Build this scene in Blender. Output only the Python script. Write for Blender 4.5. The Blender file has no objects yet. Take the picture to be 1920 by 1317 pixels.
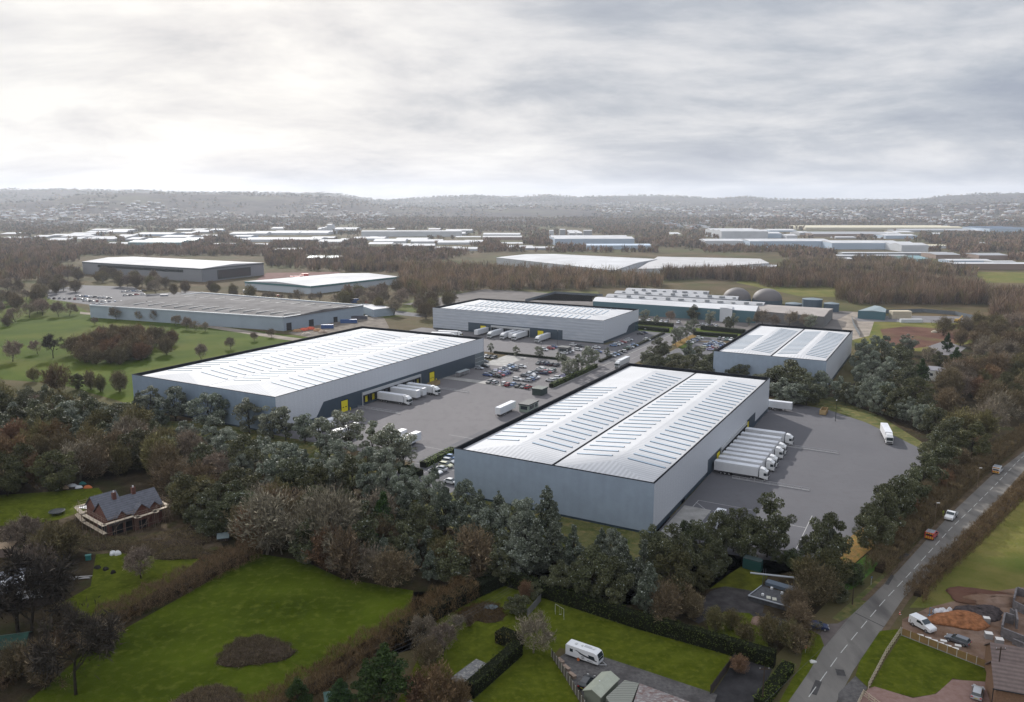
import bpy, math, random
import numpy as np
from math import radians as R
rnd = random.Random(11)

# ---------------------------------------------------------------- camera
H0 = 89.2; FPX = 1500.0; CX, CY = 960.0, 658.5
PITCH = math.atan((CY - 376.0) / FPX)
sc = bpy.context.scene
cam_d = bpy.data.cameras.new('camera'); cam = bpy.data.objects.new('camera', cam_d)
sc.collection.objects.link(cam); sc.camera = cam
cam.location = (0, 0, H0); cam.rotation_euler = (R(90) - PITCH, 0, 0)
cam_d.sensor_width = 36; cam_d.lens = FPX / 1920 * 36
cam_d.clip_start = 0.5; cam_d.clip_end = 40000

# ---------------------------------------------------------------- sky
SUN_EL, SUN_AZ = 27.0, -18.0           # azimuth from the view direction (+Y), negative = left
w = bpy.data.worlds.new('World'); sc.world = w; w.use_nodes = True
nt = w.node_tree; nt.nodes.clear(); N = nt.nodes; L = nt.links
def nd(t, **k):
    n = N.new(t)
    for a, b in k.items(): setattr(n, a, b)
    return n
def mth(op, a, b=None, clamp=False):
    n = N.new('ShaderNodeMath'); n.operation = op; n.use_clamp = clamp
    for i, x in enumerate((a, b)):
        if x is None: continue
        if isinstance(x, (int, float)): n.inputs[i].default_value = x
        else: L.new(x, n.inputs[i])
    return n.outputs[0]
sky = nd('ShaderNodeTexSky', sky_type='NISHITA'); sky.sun_disc = False
sky.sun_elevation = R(SUN_EL); sky.sun_rotation = R(SUN_AZ); sky.air_density = 1.2; sky.dust_density = 2.5
tc = nd('ShaderNodeTexCoord'); sep = nd('ShaderNodeSeparateXYZ'); L.new(tc.outputs['Generated'], sep.inputs[0])
zz = mth('MAXIMUM', sep.outputs[2], 0.0); zd = mth('ADD', zz, 0.20)
cu = mth('DIVIDE', sep.outputs[0], zd); cv = mth('DIVIDE', sep.outputs[1], zd)
com = nd('ShaderNodeCombineXYZ'); L.new(cu, com.inputs[0]); L.new(mth('MULTIPLY', cv, 1.25), com.inputs[1])
n1 = nd('ShaderNodeTexNoise'); n1.inputs['Scale'].default_value = 0.95; n1.inputs['Detail'].default_value = 9
n1.inputs['Roughness'].default_value = 0.63; n1.inputs['Distortion'].default_value = 0.25
mp = nd('ShaderNodeMapping'); mp.inputs['Location'].default_value = (3.3, 1.7, 0.0); mp.inputs['Rotation'].default_value = (0, 0, 0.5); L.new(com.outputs[0], mp.inputs[0]); L.new(mp.outputs[0], n1.inputs['Vector'])
# brightness towards the sun's side of the sky
sd = (math.sin(R(-24)) * math.cos(R(3)), math.cos(R(-24)) * math.cos(R(3)), math.sin(R(3)))
dp = nd('ShaderNodeVectorMath', operation='DOT_PRODUCT'); L.new(tc.outputs['Generated'], dp.inputs[0]); dp.inputs[1].default_value = sd
glow = mth('POWER', mth('MAXIMUM', dp.outputs['Value'], 0.0), 16.0)
hor = mth('POWER', mth('SUBTRACT', 1.0, zz, True), 14.0)       # thin bright band above the horizon
f = mth('MULTIPLY_ADD', n1.outputs['Fac'], 3.2); N[-1].inputs[2].default_value = -1.06
f2 = mth('ADD', f, mth('MULTIPLY', glow, 0.38)); f3 = mth('ADD', f2, mth('MULTIPLY', hor, 0.16)); f3 = mth('MULTIPLY', f3, 0.8)
# the deck is thicker and greyer towards the right of the view
f3 = mth('ADD', f3, mth('MULTIPLY', sep.outputs[0], -0.36)); cr = nd('ShaderNodeValToRGB'); L.new(f3, cr.inputs[0])
els = cr.color_ramp.elements
els[0].position = 0.0; els[0].color = (.34, .38, .47, 1); els[1].position = 1.0; els[1].color = (.98, .975, .965, 1)
e = els.new(0.3); e.color = (.49, .525, .59, 1)
e = els.new(0.6); e.color = (.74, .745, .775, 1)
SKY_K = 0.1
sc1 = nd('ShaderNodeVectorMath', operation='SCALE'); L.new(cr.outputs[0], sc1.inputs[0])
zen = nd('ShaderNodeMapRange'); zen.inputs[1].default_value = .26; zen.inputs[2].default_value = .65; zen.inputs[3].default_value = .68 / SKY_K; zen.inputs[4].default_value = 1.25 / SKY_K   # unseen sky overhead brightened to add ambient fill
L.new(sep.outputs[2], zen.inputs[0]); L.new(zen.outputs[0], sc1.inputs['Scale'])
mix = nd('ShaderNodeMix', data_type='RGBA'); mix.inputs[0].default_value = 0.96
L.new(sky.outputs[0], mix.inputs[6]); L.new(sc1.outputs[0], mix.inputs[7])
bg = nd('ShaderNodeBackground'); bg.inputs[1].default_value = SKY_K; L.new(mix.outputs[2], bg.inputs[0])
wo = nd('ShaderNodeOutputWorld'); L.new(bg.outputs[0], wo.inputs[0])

# ---------------------------------------------------------------- sun
sl = bpy.data.lights.new('sun', 'SUN'); so = bpy.data.objects.new('sun', sl); sc.collection.objects.link(so)
sl.energy = 3.9; sl.angle = R(0.5); sl.color = (1, .955, .90)
so.rotation_euler = (R(90 - SUN_EL), 0, R(180 - SUN_AZ)); so.location = (0, 0, 400)
sc.view_settings.view_transform = 'Standard'; sc.view_settings.look = 'None'
sc.view_settings.exposure = 0.5; sc.view_settings.gamma = 1
sc.cycles.volume_bounces = 0; sc.cycles.max_bounces = 5; sc.cycles.diffuse_bounces = 3
sc.cycles.glossy_bounces = 2; sc.cycles.transparent_max_bounces = 12; sc.cycles.transmission_bounces = 4
try: sc.cycles.use_denoising = True
except Exception: pass

# ---------------------------------------------------------------- geometry of the view (design helpers)
AZ = R(29.03); UX, UY = math.sin(AZ), math.cos(AZ); VX, VY = math.cos(AZ), -math.sin(AZ)
RZU = R(90) - AZ                        # rotation that lays local +x along the estate's long axis
def ray(x, y):
    a = (x - CX) / FPX; b = -(y - CY) / FPX
    return a, math.cos(PITCH) + b * math.sin(PITCH), -math.sin(PITCH) + b * math.cos(PITCH)
def G(x, y, z=0.0):
    a, b, c = ray(x, y); t = (z - H0) / c
    return (a * t, b * t, z)
def PJ(X, Y, Z=0.0):
    Z = Z - H0; d = Y * math.cos(PITCH) - Z * math.sin(PITCH)
    if d < 1: return (-9999, -9999)
    return CX + FPX * X / d, CY - FPX * (Y * math.sin(PITCH) + Z * math.cos(PITCH)) / d
def W(u, v, z=0.0): return (u * UX + v * VX, u * UY + v * VY, z)
def WE(x, y, v):                        # a point of a wall plane v = const, back to (u, z)
    a, b, c = ray(x, y); t = v / (a * VX + b * VY); return (a * UX + b * UY) * t, H0 + c * t
def inpoly(x, y, P):
    c = False; j = len(P) - 1
    for i in range(len(P)):
        if (P[i][1] > y) != (P[j][1] > y) and x < (P[j][0] - P[i][0]) * (y - P[i][1]) / (P[j][1] - P[i][1]) + P[i][0]: c = not c
        j = i
    return c

# ---------------------------------------------------------------- materials
MATS = {}
def mat(name, col, rough=0.7, metal=0.0, var=0.0, scale=1.0, col2=None, bump=0.0, bscale=None, detail=5, objrand=0.0, spec=None, wave=None, coat=0, emit=None, stretch=None, lo=.35, hi=.65, col3=None, scale3=None):
    if name in MATS: return MATS[name]
    m = bpy.data.materials.new(name); m.use_nodes = True; t = m.node_tree; b = t.nodes['Principled BSDF']
    b.inputs['Roughness'].default_value = rough; b.inputs['Metallic'].default_value = metal
    if spec is None and rough >= .9: spec = .04
    if spec is not None: b.inputs['Specular IOR Level'].default_value = spec
    if coat: b.inputs['Coat Weight'].default_value = coat
    c = tuple(col) + (1,); out = None
    tcn = t.nodes.new('ShaderNodeTexCoord'); src = tcn.outputs['Object']
    if stretch:
        mpn = t.nodes.new('ShaderNodeMapping'); mpn.inputs['Scale'].default_value = stretch; t.links.new(src, mpn.inputs[0]); srcn = mpn.outputs[0]
    else: srcn = src
    if var or col2:
        n = t.nodes.new('ShaderNodeTexNoise'); n.inputs['Scale'].default_value = scale; n.inputs['Detail'].default_value = detail; n.inputs['Roughness'].default_value = .62
        t.links.new(srcn, n.inputs['Vector'])
        r = t.nodes.new('ShaderNodeMapRange'); r.inputs[1].default_value = lo; r.inputs[2].default_value = hi; t.links.new(n.outputs['Fac'], r.inputs[0])
        mx = t.nodes.new('ShaderNodeMix'); mx.data_type = 'RGBA'; t.links.new(r.outputs[0], mx.inputs[0])
        c2 = tuple(col2) + (1,) if col2 else tuple(min(1, x * (1 + var)) for x in col) + (1,)
        c1 = c if col2 else tuple(x * (1 - var) for x in col) + (1,)
        mx.inputs[6].default_value = c1; mx.inputs[7].default_value = c2; out = mx.outputs[2]
        if col3:
            n3 = t.nodes.new('ShaderNodeTexNoise'); n3.inputs['Scale'].default_value = scale3 or scale * 6; n3.inputs['Detail'].default_value = 4
            t.links.new(srcn, n3.inputs['Vector'])
            r3 = t.nodes.new('ShaderNodeMapRange'); r3.inputs[1].default_value = .5; r3.inputs[2].default_value = .72; t.links.new(n3.outputs['Fac'], r3.inputs[0])
            m3 = t.nodes.new('ShaderNodeMix'); m3.data_type = 'RGBA'; t.links.new(r3.outputs[0], m3.inputs[0]); t.links.new(out, m3.inputs[6]); m3.inputs[7].default_value = tuple(col3) + (1,); out = m3.outputs[2]
    else:
        rgb = t.nodes.new('ShaderNodeRGB'); rgb.outputs[0].default_value = c; out = rgb.outputs[0]
    if wave:                                   # (scale, depth, axis, colour contrast)
        wv = t.nodes.new('ShaderNodeTexWave'); wv.bands_direction = wave[2]; wv.inputs['Scale'].default_value = wave[0]; t.links.new(src, wv.inputs['Vector'])
        mr = t.nodes.new('ShaderNodeMapRange'); mr.inputs[3].default_value = 1 - wave[3]; mr.inputs[4].default_value = 1.0; t.links.new(wv.outputs['Fac'], mr.inputs[0])
        sc2 = t.nodes.new('ShaderNodeVectorMath'); sc2.operation = 'SCALE'; t.links.new(out, sc2.inputs[0]); t.links.new(mr.outputs[0], sc2.inputs['Scale']); out = sc2.outputs[0]
        if wave[1]:
            bp = t.nodes.new('ShaderNodeBump'); bp.inputs['Distance'].default_value = wave[1]; bp.inputs['Strength'].default_value = .6; t.links.new(wv.outputs['Fac'], bp.inputs['Height']); t.links.new(bp.outputs[0], b.inputs['Normal'])
    if objrand:
        oi = t.nodes.new('ShaderNodeObjectInfo'); mr = t.nodes.new('ShaderNodeMapRange'); mr.inputs[3].default_value = 1 - objrand; mr.inputs[4].default_value = 1 + objrand
        t.links.new(oi.outputs['Random'], mr.inputs[0]); s3 = t.nodes.new('ShaderNodeVectorMath'); s3.operation = 'SCALE'
        t.links.new(out, s3.inputs[0]); t.links.new(mr.outputs[0], s3.inputs['Scale']); out = s3.outputs[0]
        hs = t.nodes.new('ShaderNodeHueSaturation'); mh = t.nodes.new('ShaderNodeMapRange'); mh.inputs[3].default_value = .485; mh.inputs[4].default_value = .515
        mm = t.nodes.new('ShaderNodeMath'); mm.operation = 'FRACT'; m7 = t.nodes.new('ShaderNodeMath'); m7.operation = 'MULTIPLY'; m7.inputs[1].default_value = 7.31
        t.links.new(oi.outputs['Random'], m7.inputs[0]); t.links.new(m7.outputs[0], mm.inputs[0]); t.links.new(mm.outputs[0], mh.inputs[0]); t.links.new(mh.outputs[0], hs.inputs[0]); t.links.new(out, hs.inputs['Color']); out = hs.outputs[0]
    t.links.new(out, b.inputs['Base Color'])
    if emit: b.inputs['Emission Color'].default_value = tuple(emit) + (1,); b.inputs['Emission Strength'].default_value = 1
    if bump:
        nb = t.nodes.new('ShaderNodeTexNoise'); nb.inputs['Scale'].default_value = bscale or scale * 4; nb.inputs['Detail'].default_value = 6; t.links.new(src, nb.inputs['Vector'])
        bp = t.nodes.new('ShaderNodeBump'); bp.inputs['Distance'].default_value = bump; bp.inputs['Strength'].default_value = 1; t.links.new(nb.outputs['Fac'], bp.inputs['Height']); t.links.new(bp.outputs[0], b.inputs['Normal'])
    MATS[name] = m; return m
def leafmat(name, rough=0.6, objrand=0.2, spec=.4, trans=0.0):
    """colour comes from each leaf's own attribute (real leaf colour differences), shifted per tree"""
    if name in MATS: return MATS[name]
    m = mat(name, (.1, .1, .1), rough=rough, objrand=objrand, spec=min(spec,.12)); t = m.node_tree
    at = t.nodes.new('ShaderNodeAttribute'); at.attribute_name = 'tint'
    for n in t.nodes:
        if n.type == 'RGB':
            for l in list(n.outputs[0].links): t.links.new(at.outputs['Color'], l.to_socket)
    return m

# ---------------------------------------------------------------- mesh builders
col0 = sc.collection
def link(o, parent=None):
    col0.objects.link(o)
    if parent is not None: o.parent = parent
    return o
def bx8(x0, x1, y0, y1, z0, z1):
    return [(x0,y0,z0),(x1,y0,z0),(x1,y1,z0),(x0,y1,z0),(x0,y0,z1),(x1,y0,z1),(x1,y1,z1),(x0,y1,z1)], [(3,2,1,0),(4,5,6,7),(0,1,5,4),(1,2,6,5),(2,3,7,6),(3,0,4,7)]
class MB:
    def __init__(s): s.v = []; s.f = []; s.m = []
    def add(s, vs, fs, m=0):
        n = len(s.v); s.v += [tuple(p) for p in vs]; s.f += [tuple(i + n for i in f) for f in fs]; s.m += ([m] * len(fs) if isinstance(m, int) else list(m)); return s
    def box(s, x0, x1, y0, y1, z0, z1, m=0):
        a, b = bx8(min(x0,x1), max(x0,x1), min(y0,y1), max(y0,y1), z0, z1); return s.add(a, b, m)
    def rbox(s, cx, cy, z0, sx, sy, sz, rz, m=0):
        a, b = bx8(-sx/2, sx/2, -sy/2, sy/2, z0, z0 + sz); c, d = math.cos(rz), math.sin(rz)
        return s.add([(cx + x*c - y*d, cy + x*d + y*c, z) for x, y, z in a], b, m)
    def poly(s, pts, m=0): return s.add(pts, [tuple(range(len(pts)))], m)
    def prism(s, P, z0, z1, m=0, mt=None):
        n = len(P)
        ar = sum(P[i][0]*P[(i+1)%n][1] - P[(i+1)%n][0]*P[i][1] for i in range(n))
        if ar < 0: P = P[::-1]
        v = [(p[0], p[1], z0) for p in P] + [(p[0], p[1], z1) for p in P]
        s.add(v, [tuple(range(n))[::-1]] + [(i, (i+1)%n, n + (i+1)%n, n+i) for i in range(n)], m); 
        return s.add(v[n:], [tuple(range(n))], m if mt is None else mt)
    def side(s, P, y0, y1, m=0):               # profile in x-z, extruded along y
        n = len(P); v = [(p[0], y0, p[1]) for p in P] + [(p[0], y1, p[1]) for p in P]
        ar = sum(P[i][0]*P[(i+1)%n][1] - P[(i+1)%n][0]*P[i][1] for i in range(n))
        fs = [tuple(range(n)), tuple(range(2*n-1, n-1, -1))] + [(i, n+i, n+(i+1)%n, (i+1)%n) for i in range(n)]
        if ar < 0: fs = [f[::-1] for f in fs]
        return s.add(v, fs, m)
    def bar(s, p, q, r0, r1=None, n=6, m=0, cap=True):
        r1 = r0 if r1 is None else r1
        p = np.array(p, float); q = np.array(q, float); d = q - p; l = np.linalg.norm(d)
        if l < 1e-6: return s
        d /= l; a = np.cross(d, (0,0,1) if abs(d[2]) < .9 else (1,0,0)); a /= np.linalg.norm(a); b = np.cross(d, a)
        v = []
        for c, r in ((p, r0), (q, r1)):
            for i in range(n):
                t = 2*math.pi*i/n; v.append(tuple(c + (a*math.cos(t) + b*math.sin(t))*r))
        fs = [(i, (i+1)%n, n+(i+1)%n, n+i) for i in range(n)]
        if cap: fs += [tuple(range(n))[::-1], tuple(range(n, 2*n))]
        return s.add(v, fs, m)
    def obj(s, name, mats, parent=None, smooth=False, bevel=0):
        me = bpy.data.meshes.new(name); me.from_pydata(s.v, [], s.f)
        for mm in (mats if isinstance(mats, (list, tuple)) else [mats]): me.materials.append(mm)
        me.polygons.foreach_set('material_index', s.m)
        if smooth: me.polygons.foreach_set('use_smooth', [True]*len(s.f))
        me.update(); o = bpy.data.objects.new(name, me); link(o, parent)
        if bevel:
            md = o.modifiers.new('bevel', 'BEVEL'); md.width = bevel; md.segments = 2; md.limit_method = 'ANGLE'
        return o
def npmesh(name, V, F, mats, tint=None, midx=None, smooth=False):
    """V (n,3), F (m,3 or 4) numpy arrays; tint (n,3) colour per vertex"""
    me = bpy.data.meshes.new(name); n = len(V); m, k = F.shape
    me.vertices.add(n); me.vertices.foreach_set('co', np.asarray(V, np.float32).ravel())
    me.loops.add(m*k); me.loops.foreach_set('vertex_index', F.astype(np.int32).ravel())
    me.polygons.add(m); me.polygons.foreach_set('loop_start', np.arange(0, m*k, k, dtype=np.int32))
    for mm in (mats if isinstance(mats, (list, tuple)) else [mats]): me.materials.append(mm)
    if midx is not None: me.polygons.foreach_set('material_index', np.asarray(midx, np.int32))
    if smooth: me.polygons.foreach_set('use_smooth', np.ones(m, bool))
    if tint is not None:
        a = me.attributes.new('tint', 'FLOAT_COLOR', 'POINT'); c = np.ones((n, 4), np.float32); c[:, :3] = tint; a.data.foreach_set('color', c.ravel())
    me.update(calc_edges=True); me.validate(); return me
def tag(o, label=None, cat=None, group=None, kind=None):
    if label: o['label'] = label
    if cat: o['category'] = cat
    if group: o['group'] = group
    if kind: o['kind'] = kind
    return o
def empty(name, label, cat, loc=(0,0,0), rz=0, group=None):
    o = bpy.data.objects.new(name, None); o.empty_display_size = .5; link(o); o.location = loc; o.rotation_euler = (0,0,rz)
    return tag(o, label, cat, group)
def clone(root, loc, rz=0, scale=1, label=None, group=None):
    def cp(o, par):
        c = o.copy(); col0.objects.link(c); c.parent = par
        for ch in o.children: cp(ch, c)
        return c
    r = cp(root, None); r.location = loc; r.rotation_euler = (0, 0, rz)
    r.scale = (scale,)*3 if isinstance(scale, (int, float)) else scale
    if label: r['label'] = label
    if group: r['group'] = group
    return r
def sheet(name, pts, z, m, px=True, kind='structure', label=None):
    P = [G(*p) for p in pts] if px else [W(*p) for p in pts]
    b = MB(); b.poly([(p[0], p[1], z) for p in P]); 
    n = len(P)
    if sum(P[i][0]*P[(i+1)%n][1] - P[(i+1)%n][0]*P[i][1] for i in range(n)) < 0: b.f = [f[::-1] for f in b.f]
    o = b.obj(name, m); o['kind'] = kind
    if label: o['label'] = label
    return o
def ribbon(name, pts, wid, z, m, px=True, kind='structure'):
    P = [np.array((G(*p) if px else W(*p))[:2]) for p in pts]; b = MB(); L_, R_ = [], []
    for i, p in enumerate(P):
        d = P[min(i+1, len(P)-1)] - P[max(i-1, 0)]; d /= np.linalg.norm(d); nn = np.array((-d[1], d[0]))*wid/2
        L_.append(p + nn); R_.append(p - nn)
    for i in range(len(P)-1): b.poly([(*R_[i], z), (*R_[i+1], z), (*L_[i+1], z), (*L_[i], z)])
    o = b.obj(name, m); o['kind'] = kind; return o
ORD = ['leftmost','second','third','fourth','fifth','sixth','seventh','eighth','ninth','tenth','eleventh','twelfth','thirteenth','fourteenth','fifteenth','sixteenth','seventeenth','eighteenth','nineteenth','twentieth']
def nth(i): 
    if i < 20: return ORD[i]
    t = i + 1; s = 'th' if 10 <= t % 100 <= 20 else {1:'st',2:'nd',3:'rd'}.get(t % 10, 'th'); return f'{t}{s}'
# ================================================================ SETTING
NG = {}
def vnoise(x, y, seed=0):
    if seed not in NG: NG[seed] = np.random.RandomState(seed).rand(256, 256)
    r = NG[seed]; xi = np.floor(x).astype(int); yi = np.floor(y).astype(int); fx = x - xi; fy = y - yi
    fx = fx*fx*(3-2*fx); fy = fy*fy*(3-2*fy); g = lambda a, b: r[a % 256, b % 256]
    return (g(xi,yi)*(1-fx) + g(xi+1,yi)*fx)*(1-fy) + (g(xi,yi+1)*(1-fx) + g(xi+1,yi+1)*fx)*fy
def fbm(x, y, seed=0, o=5):
    s = 0; a = .5
    for i in range(o): s = s + a*vnoise(x*2**i, y*2**i, seed+i); a *= .5
    return s
SKYL = [(-200,360),(0,358),(60,357),(100,356),(160,359),(260,359),(330,362),(400,363),(480,363),(560,365),(600,364),(640,366),(680,373),(720,377),(750,375),(780,373),(830,370),(870,369),(900,367),(935,371),(960,371),(1000,369),(1030,367),(1070,371),(1100,370),(1180,368),(1250,369),(1300,371),(1340,374),(1400,370),(1430,373),(1500,376),(1560,374),(1620,376),(1700,377),(1740,373),(1770,368),(1850,365),(1920,363),(2200,360)]
MIDL = [(-200,378),(0,384),(110,376),(150,366),(250,362),(400,365),(560,369),(640,371),(700,384),(800,392),(1000,388),(1200,391),(1400,394),(1600,392),(1750,386),(1920,384),(2200,384)]
def hprof(tab, az):
    xs = np.array([math.atan((p[0]-CX)/FPX/1.0175) for p in tab]); el = np.array([(376-p[1])/FPX*math.cos(x)/1.0 for p, x in zip(tab, xs)])
    return np.interp(az, xs, el)
def terrain(X, Y):
    r = np.hypot(X, Y); az = np.arctan2(X, Y); n = fbm(X/700+50, Y/700+50, 3) - .48; n2 = fbm(X/120+9, Y/120+9, 8, 3) - .44
    z1 = H0 + 4900*hprof(MIDL, az); z2 = H0 + 7800*hprof(SKYL, az)
    z1 = np.maximum(z1 + n*30, 2); z2 = z2 + n*10
    k = [3000, 3900, 4900, 5900, 7800, 9500, 14000]
    out = np.zeros_like(r); pts = [0*z1, 9 + 0*z1 + n*22, z1, np.minimum(z1*.75, z2*.75), z2, z2*.72, z2*.3]
    for i in range(6):
        t = np.clip((r - k[i])/(k[i+1]-k[i]), 0, 1); t = t*t*(3-2*t); m = (r >= k[i]) & (r <= k[i+1]); out = np.where(m, pts[i]*(1-t) + pts[i+1]*t, out)
    out = np.where(r > 14000, pts[6], out)
    return out + n2*14*np.clip((r-3300)/1500, 0, 1)*np.where(r > 6800, .35, 1)
def polar(name, r0, r1, nr, a0, a1, na, m, power=1.0):
    rr = r0 + (r1-r0)*np.linspace(0, 1, nr)**power; aa = np.linspace(a0, a1, na); RR, AA = np.meshgrid(rr, aa, indexing='ij')
    X = RR*np.sin(AA); Y = RR*np.cos(AA); Z = terrain(X, Y); V = np.stack([X.ravel(), Y.ravel(), Z.ravel()], 1)
    i = np.arange(nr-1)[:, None]*na + np.arange(na-1)[None]; F = np.stack([i, i+na, i+na+1, i+1], -1).reshape(-1, 4)[:, ::-1]
    me = npmesh(name, V, F, m, smooth=True); o = bpy.data.objects.new(name, me); link(o); o['kind'] = 'structure'; return o
g_ground = mat('ground_mix', (.05,.048,.020), .95, col2=(.11,.080,.048), scale=.02, detail=9, bump=.25, bscale=1.2, col3=(.055,.075,.022), scale3=.006)
g_hill = mat('hill_woods', (.022,.019,.021), .95, col2=(.066,.054,.050), scale=.012, detail=12, bump=4, bscale=.03, col3=(.075,.072,.05), scale3=.0035, lo=.4, hi=.62)
polar('ground', 15, 3200, 60, -R(62), R(62), 100, g_ground, 1.6)
b = MB(); b.poly([(-900,-800,-.05),(900,-800,-.05),(900,60,-.05),(-900,60,-.05)]); b.obj('ground', g_ground)['kind'] = 'structure'
polar('hills', 3200, 14000, 230, -R(48), R(48), 900, g_hill, 1.25)

grass_near = mat('grass_near', (.034,.050,.002), .95, col2=(.072,.098,.006), scale=.05, detail=12, bump=.3, bscale=2.2, col3=(.090,.108,.014), scale3=.5)
grass_lawn = mat('grass_lawn', (.044,.058,.003), .95, col2=(.080,.096,.008), scale=.3, detail=9, bump=.12, bscale=3.5, col3=(.095,.108,.012), scale3=.8)
grass_mid = mat('grass_mid', (.036,.060,.003), .95, col2=(.062,.088,.006), scale=.03, detail=9, bump=.15, bscale=1.2, col3=(.080,.088,.014), scale3=.015)
grass_rough = mat('grass_rough', (.055,.072,.022), .95, col2=(.125,.12,.05), scale=.18, detail=9, bump=.5, bscale=1.2, col3=(.17,.14,.06), scale3=.4)
grass_field = mat('grass_field', (.085,.095,.020), .95, col2=(.155,.135,.045), scale=.08, detail=10, bump=.3, bscale=1.5, col3=(.07,.10,.02), scale3=.03)
bank_orange = mat('bank_orange', (.15,.11,.05), .95, col2=(.30,.17,.055), scale=.5, bump=.4, bscale=2, col3=(.10,.12,.03), scale3=.8)
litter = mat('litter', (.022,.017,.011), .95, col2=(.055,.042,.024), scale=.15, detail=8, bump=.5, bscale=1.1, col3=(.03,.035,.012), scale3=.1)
tarmac = mat('tarmac', (.122,.117,.123), .88, spec=.15, col2=(.136,.130,.136), scale=.035, detail=10, bump=.02, bscale=4, col3=(.112,.107,.113), scale3=.3, stretch=(1,.6,1))
tarmac_r = mat('tarmac_dark', (.092,.092,.101), .88, spec=.15, col2=(.108,.107,.116), scale=.04, detail=10, bump=.02, bscale=4, col3=(.095,.092,.10), scale3=.4)
tarmac_old = mat('tarmac_old', (.125,.118,.110), .9, spec=.15, col2=(.175,.165,.152), scale=.10, detail=10, bump=.02, bscale=5, col3=(.085,.08,.076), scale3=.25, stretch=(1,.35,1))
gravel = mat('gravel', (.075,.072,.072), .95, col2=(.135,.128,.125), scale=1.2, detail=8, bump=.08, bscale=7, col3=(.06,.055,.055), scale3=.2)
concrete = mat('concrete', (.24,.235,.225), .85, var=.2, scale=.3, detail=7)
paint = mat('road_paint', (.42,.42,.40), .7, var=.15, scale=1.5)
mud = mat('mud', (.14,.085,.055), .95, col2=(.21,.15,.12), scale=.18, detail=9, bump=.25, bscale=1.5, col3=(.09,.06,.045), scale3=.3)
brick_pave = mat('brick_paving', (.20,.125,.105), .9, col2=(.25,.17,.15), scale=.8, detail=8)
soil = mat('soil', (.075,.036,.028), .95, col2=(.13,.07,.05), scale=.06, detail=9, bump=.4, bscale=.6, col3=(.09,.09,.035), scale3=.03)

# fields and lawns (traced on the ground)
sheet('meadow', [(-150,560),(110,556),(165,585),(300,598),(540,628),(640,640),(700,648),(640,690),(420,760),(250,760),(110,720),(-150,700)], .02, grass_mid)
sheet('meadow', [(-100,497),(60,492),(100,500),(95,512),(-100,516)], .02, grass_mid)
sheet('meadow', [(780,560),(900,550),(1040,547),(1120,547),(1130,560),(1000,566),(820,585),(700,600),(740,575)], .02, mat('grass_pale', (.075,.085,.025), .95, col2=(.12,.12,.05), scale=.03, detail=9, col3=(.06,.095,.02), scale3=.02))
sheet('paddock', [(990,563),(1040,549),(1125,553),(1110,566)], .04, grass_mid)
sheet('meadow', [(1440,500),(1490,497),(1500,510),(1440,512)], .02, grass_mid)
sheet('meadow', [(1400,505),(1480,512),(1700,560),(1500,556),(1380,530)], .02, grass_field)
sheet('meadow', [(1600,515),(1690,514),(1690,524),(1600,525)], .02, grass_field)
sheet('meadow', [(1820,510),(2000,512),(2000,532),(1850,530)], .02, grass_field)
sheet('meadow', [(1888,700),(2060,690),(2060,760),(1905,735)], .02, grass_mid)
sheet('grass_field', [(1925,850),(2300,800),(2400,1100),(1920,1140),(1850,1112),(1740,1140),(1705,1140),(1735,1105),(1800,1050),(1850,985),(1915,925)], .02, grass_field)
sheet('grass_field', [(-150,1420),(50,1317),(170,1215),(340,1120),(480,1038),(570,1052),(640,1085),(775,1108),(770,1150),(640,1230),(500,1317),(380,1420)], .02, grass_near)
sheet('lawn', [(-120,935),(60,925),(185,915),(200,935),(180,950),(110,975),(40,985),(-120,990)], .03, grass_lawn)
sheet('lawn', [(180,1040),(300,1030),(390,1035),(330,1085),(240,1140),(130,1170),(100,1140),(170,1100)], .03, grass_lawn)
sheet('lawn', [(930,1095),(1010,1118),(1200,1178),(1378,1232),(1330,1300),(1240,1270),(1140,1238),(1050,1215),(985,1290),(880,1330),(740,1330),(800,1200),(820,1160),(880,1115)], .03, grass_lawn)
sheet('lawn', [(940,1250),(1000,1225),(1034,1228),(1100,1340),(880,1340)], .035, grass_lawn)
sheet('lawn', [(1325,1160),(1360,1148),(1405,1150),(1440,1180),(1440,1215),(1400,1215),(1330,1190)], .04, grass_lawn)
sheet('building_plot', [(110,975),(150,950),(200,938),(330,930),(400,985),(420,1030),(330,1040),(200,1042),(120,1030)], .028, mat('plot_mud', (.055,.040,.026), .95, col2=(.13,.10,.065), scale=.35, detail=10, bump=.4, bscale=1.5, col3=(.05,.055,.015), scale3=.3))
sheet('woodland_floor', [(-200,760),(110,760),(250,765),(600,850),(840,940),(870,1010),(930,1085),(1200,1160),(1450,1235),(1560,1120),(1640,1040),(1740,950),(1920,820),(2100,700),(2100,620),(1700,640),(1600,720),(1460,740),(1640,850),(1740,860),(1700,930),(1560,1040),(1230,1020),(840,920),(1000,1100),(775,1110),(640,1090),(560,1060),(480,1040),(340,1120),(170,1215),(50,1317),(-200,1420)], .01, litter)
sheet('grass_bank', [(255,790),(420,790),(570,815),(640,850),(780,880),(790,905),(680,905),(560,880),(420,830),(300,800)], .03, grass_rough)
sheet('grass_bank', [(780,880),(830,868),(845,915),(1228,1003),(1260,1012),(1240,1060),(1050,1050),(860,1000),(760,930)], .035, grass_rough)
sheet('grass_bank', [(1445,752),(1460,740),(1560,745),(1650,780),(1745,840),(1730,860),(1690,825),(1620,795),(1545,770),(1480,756)], .03, grass_rough)
sheet('grass_bank', [(1725,870),(1738,860),(1700,930),(1640,990),(1600,1040),(1580,1080),(1565,1090),(1572,1030),(1606,1000),(1660,955),(1705,905)], .03, grass_rough)
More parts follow.
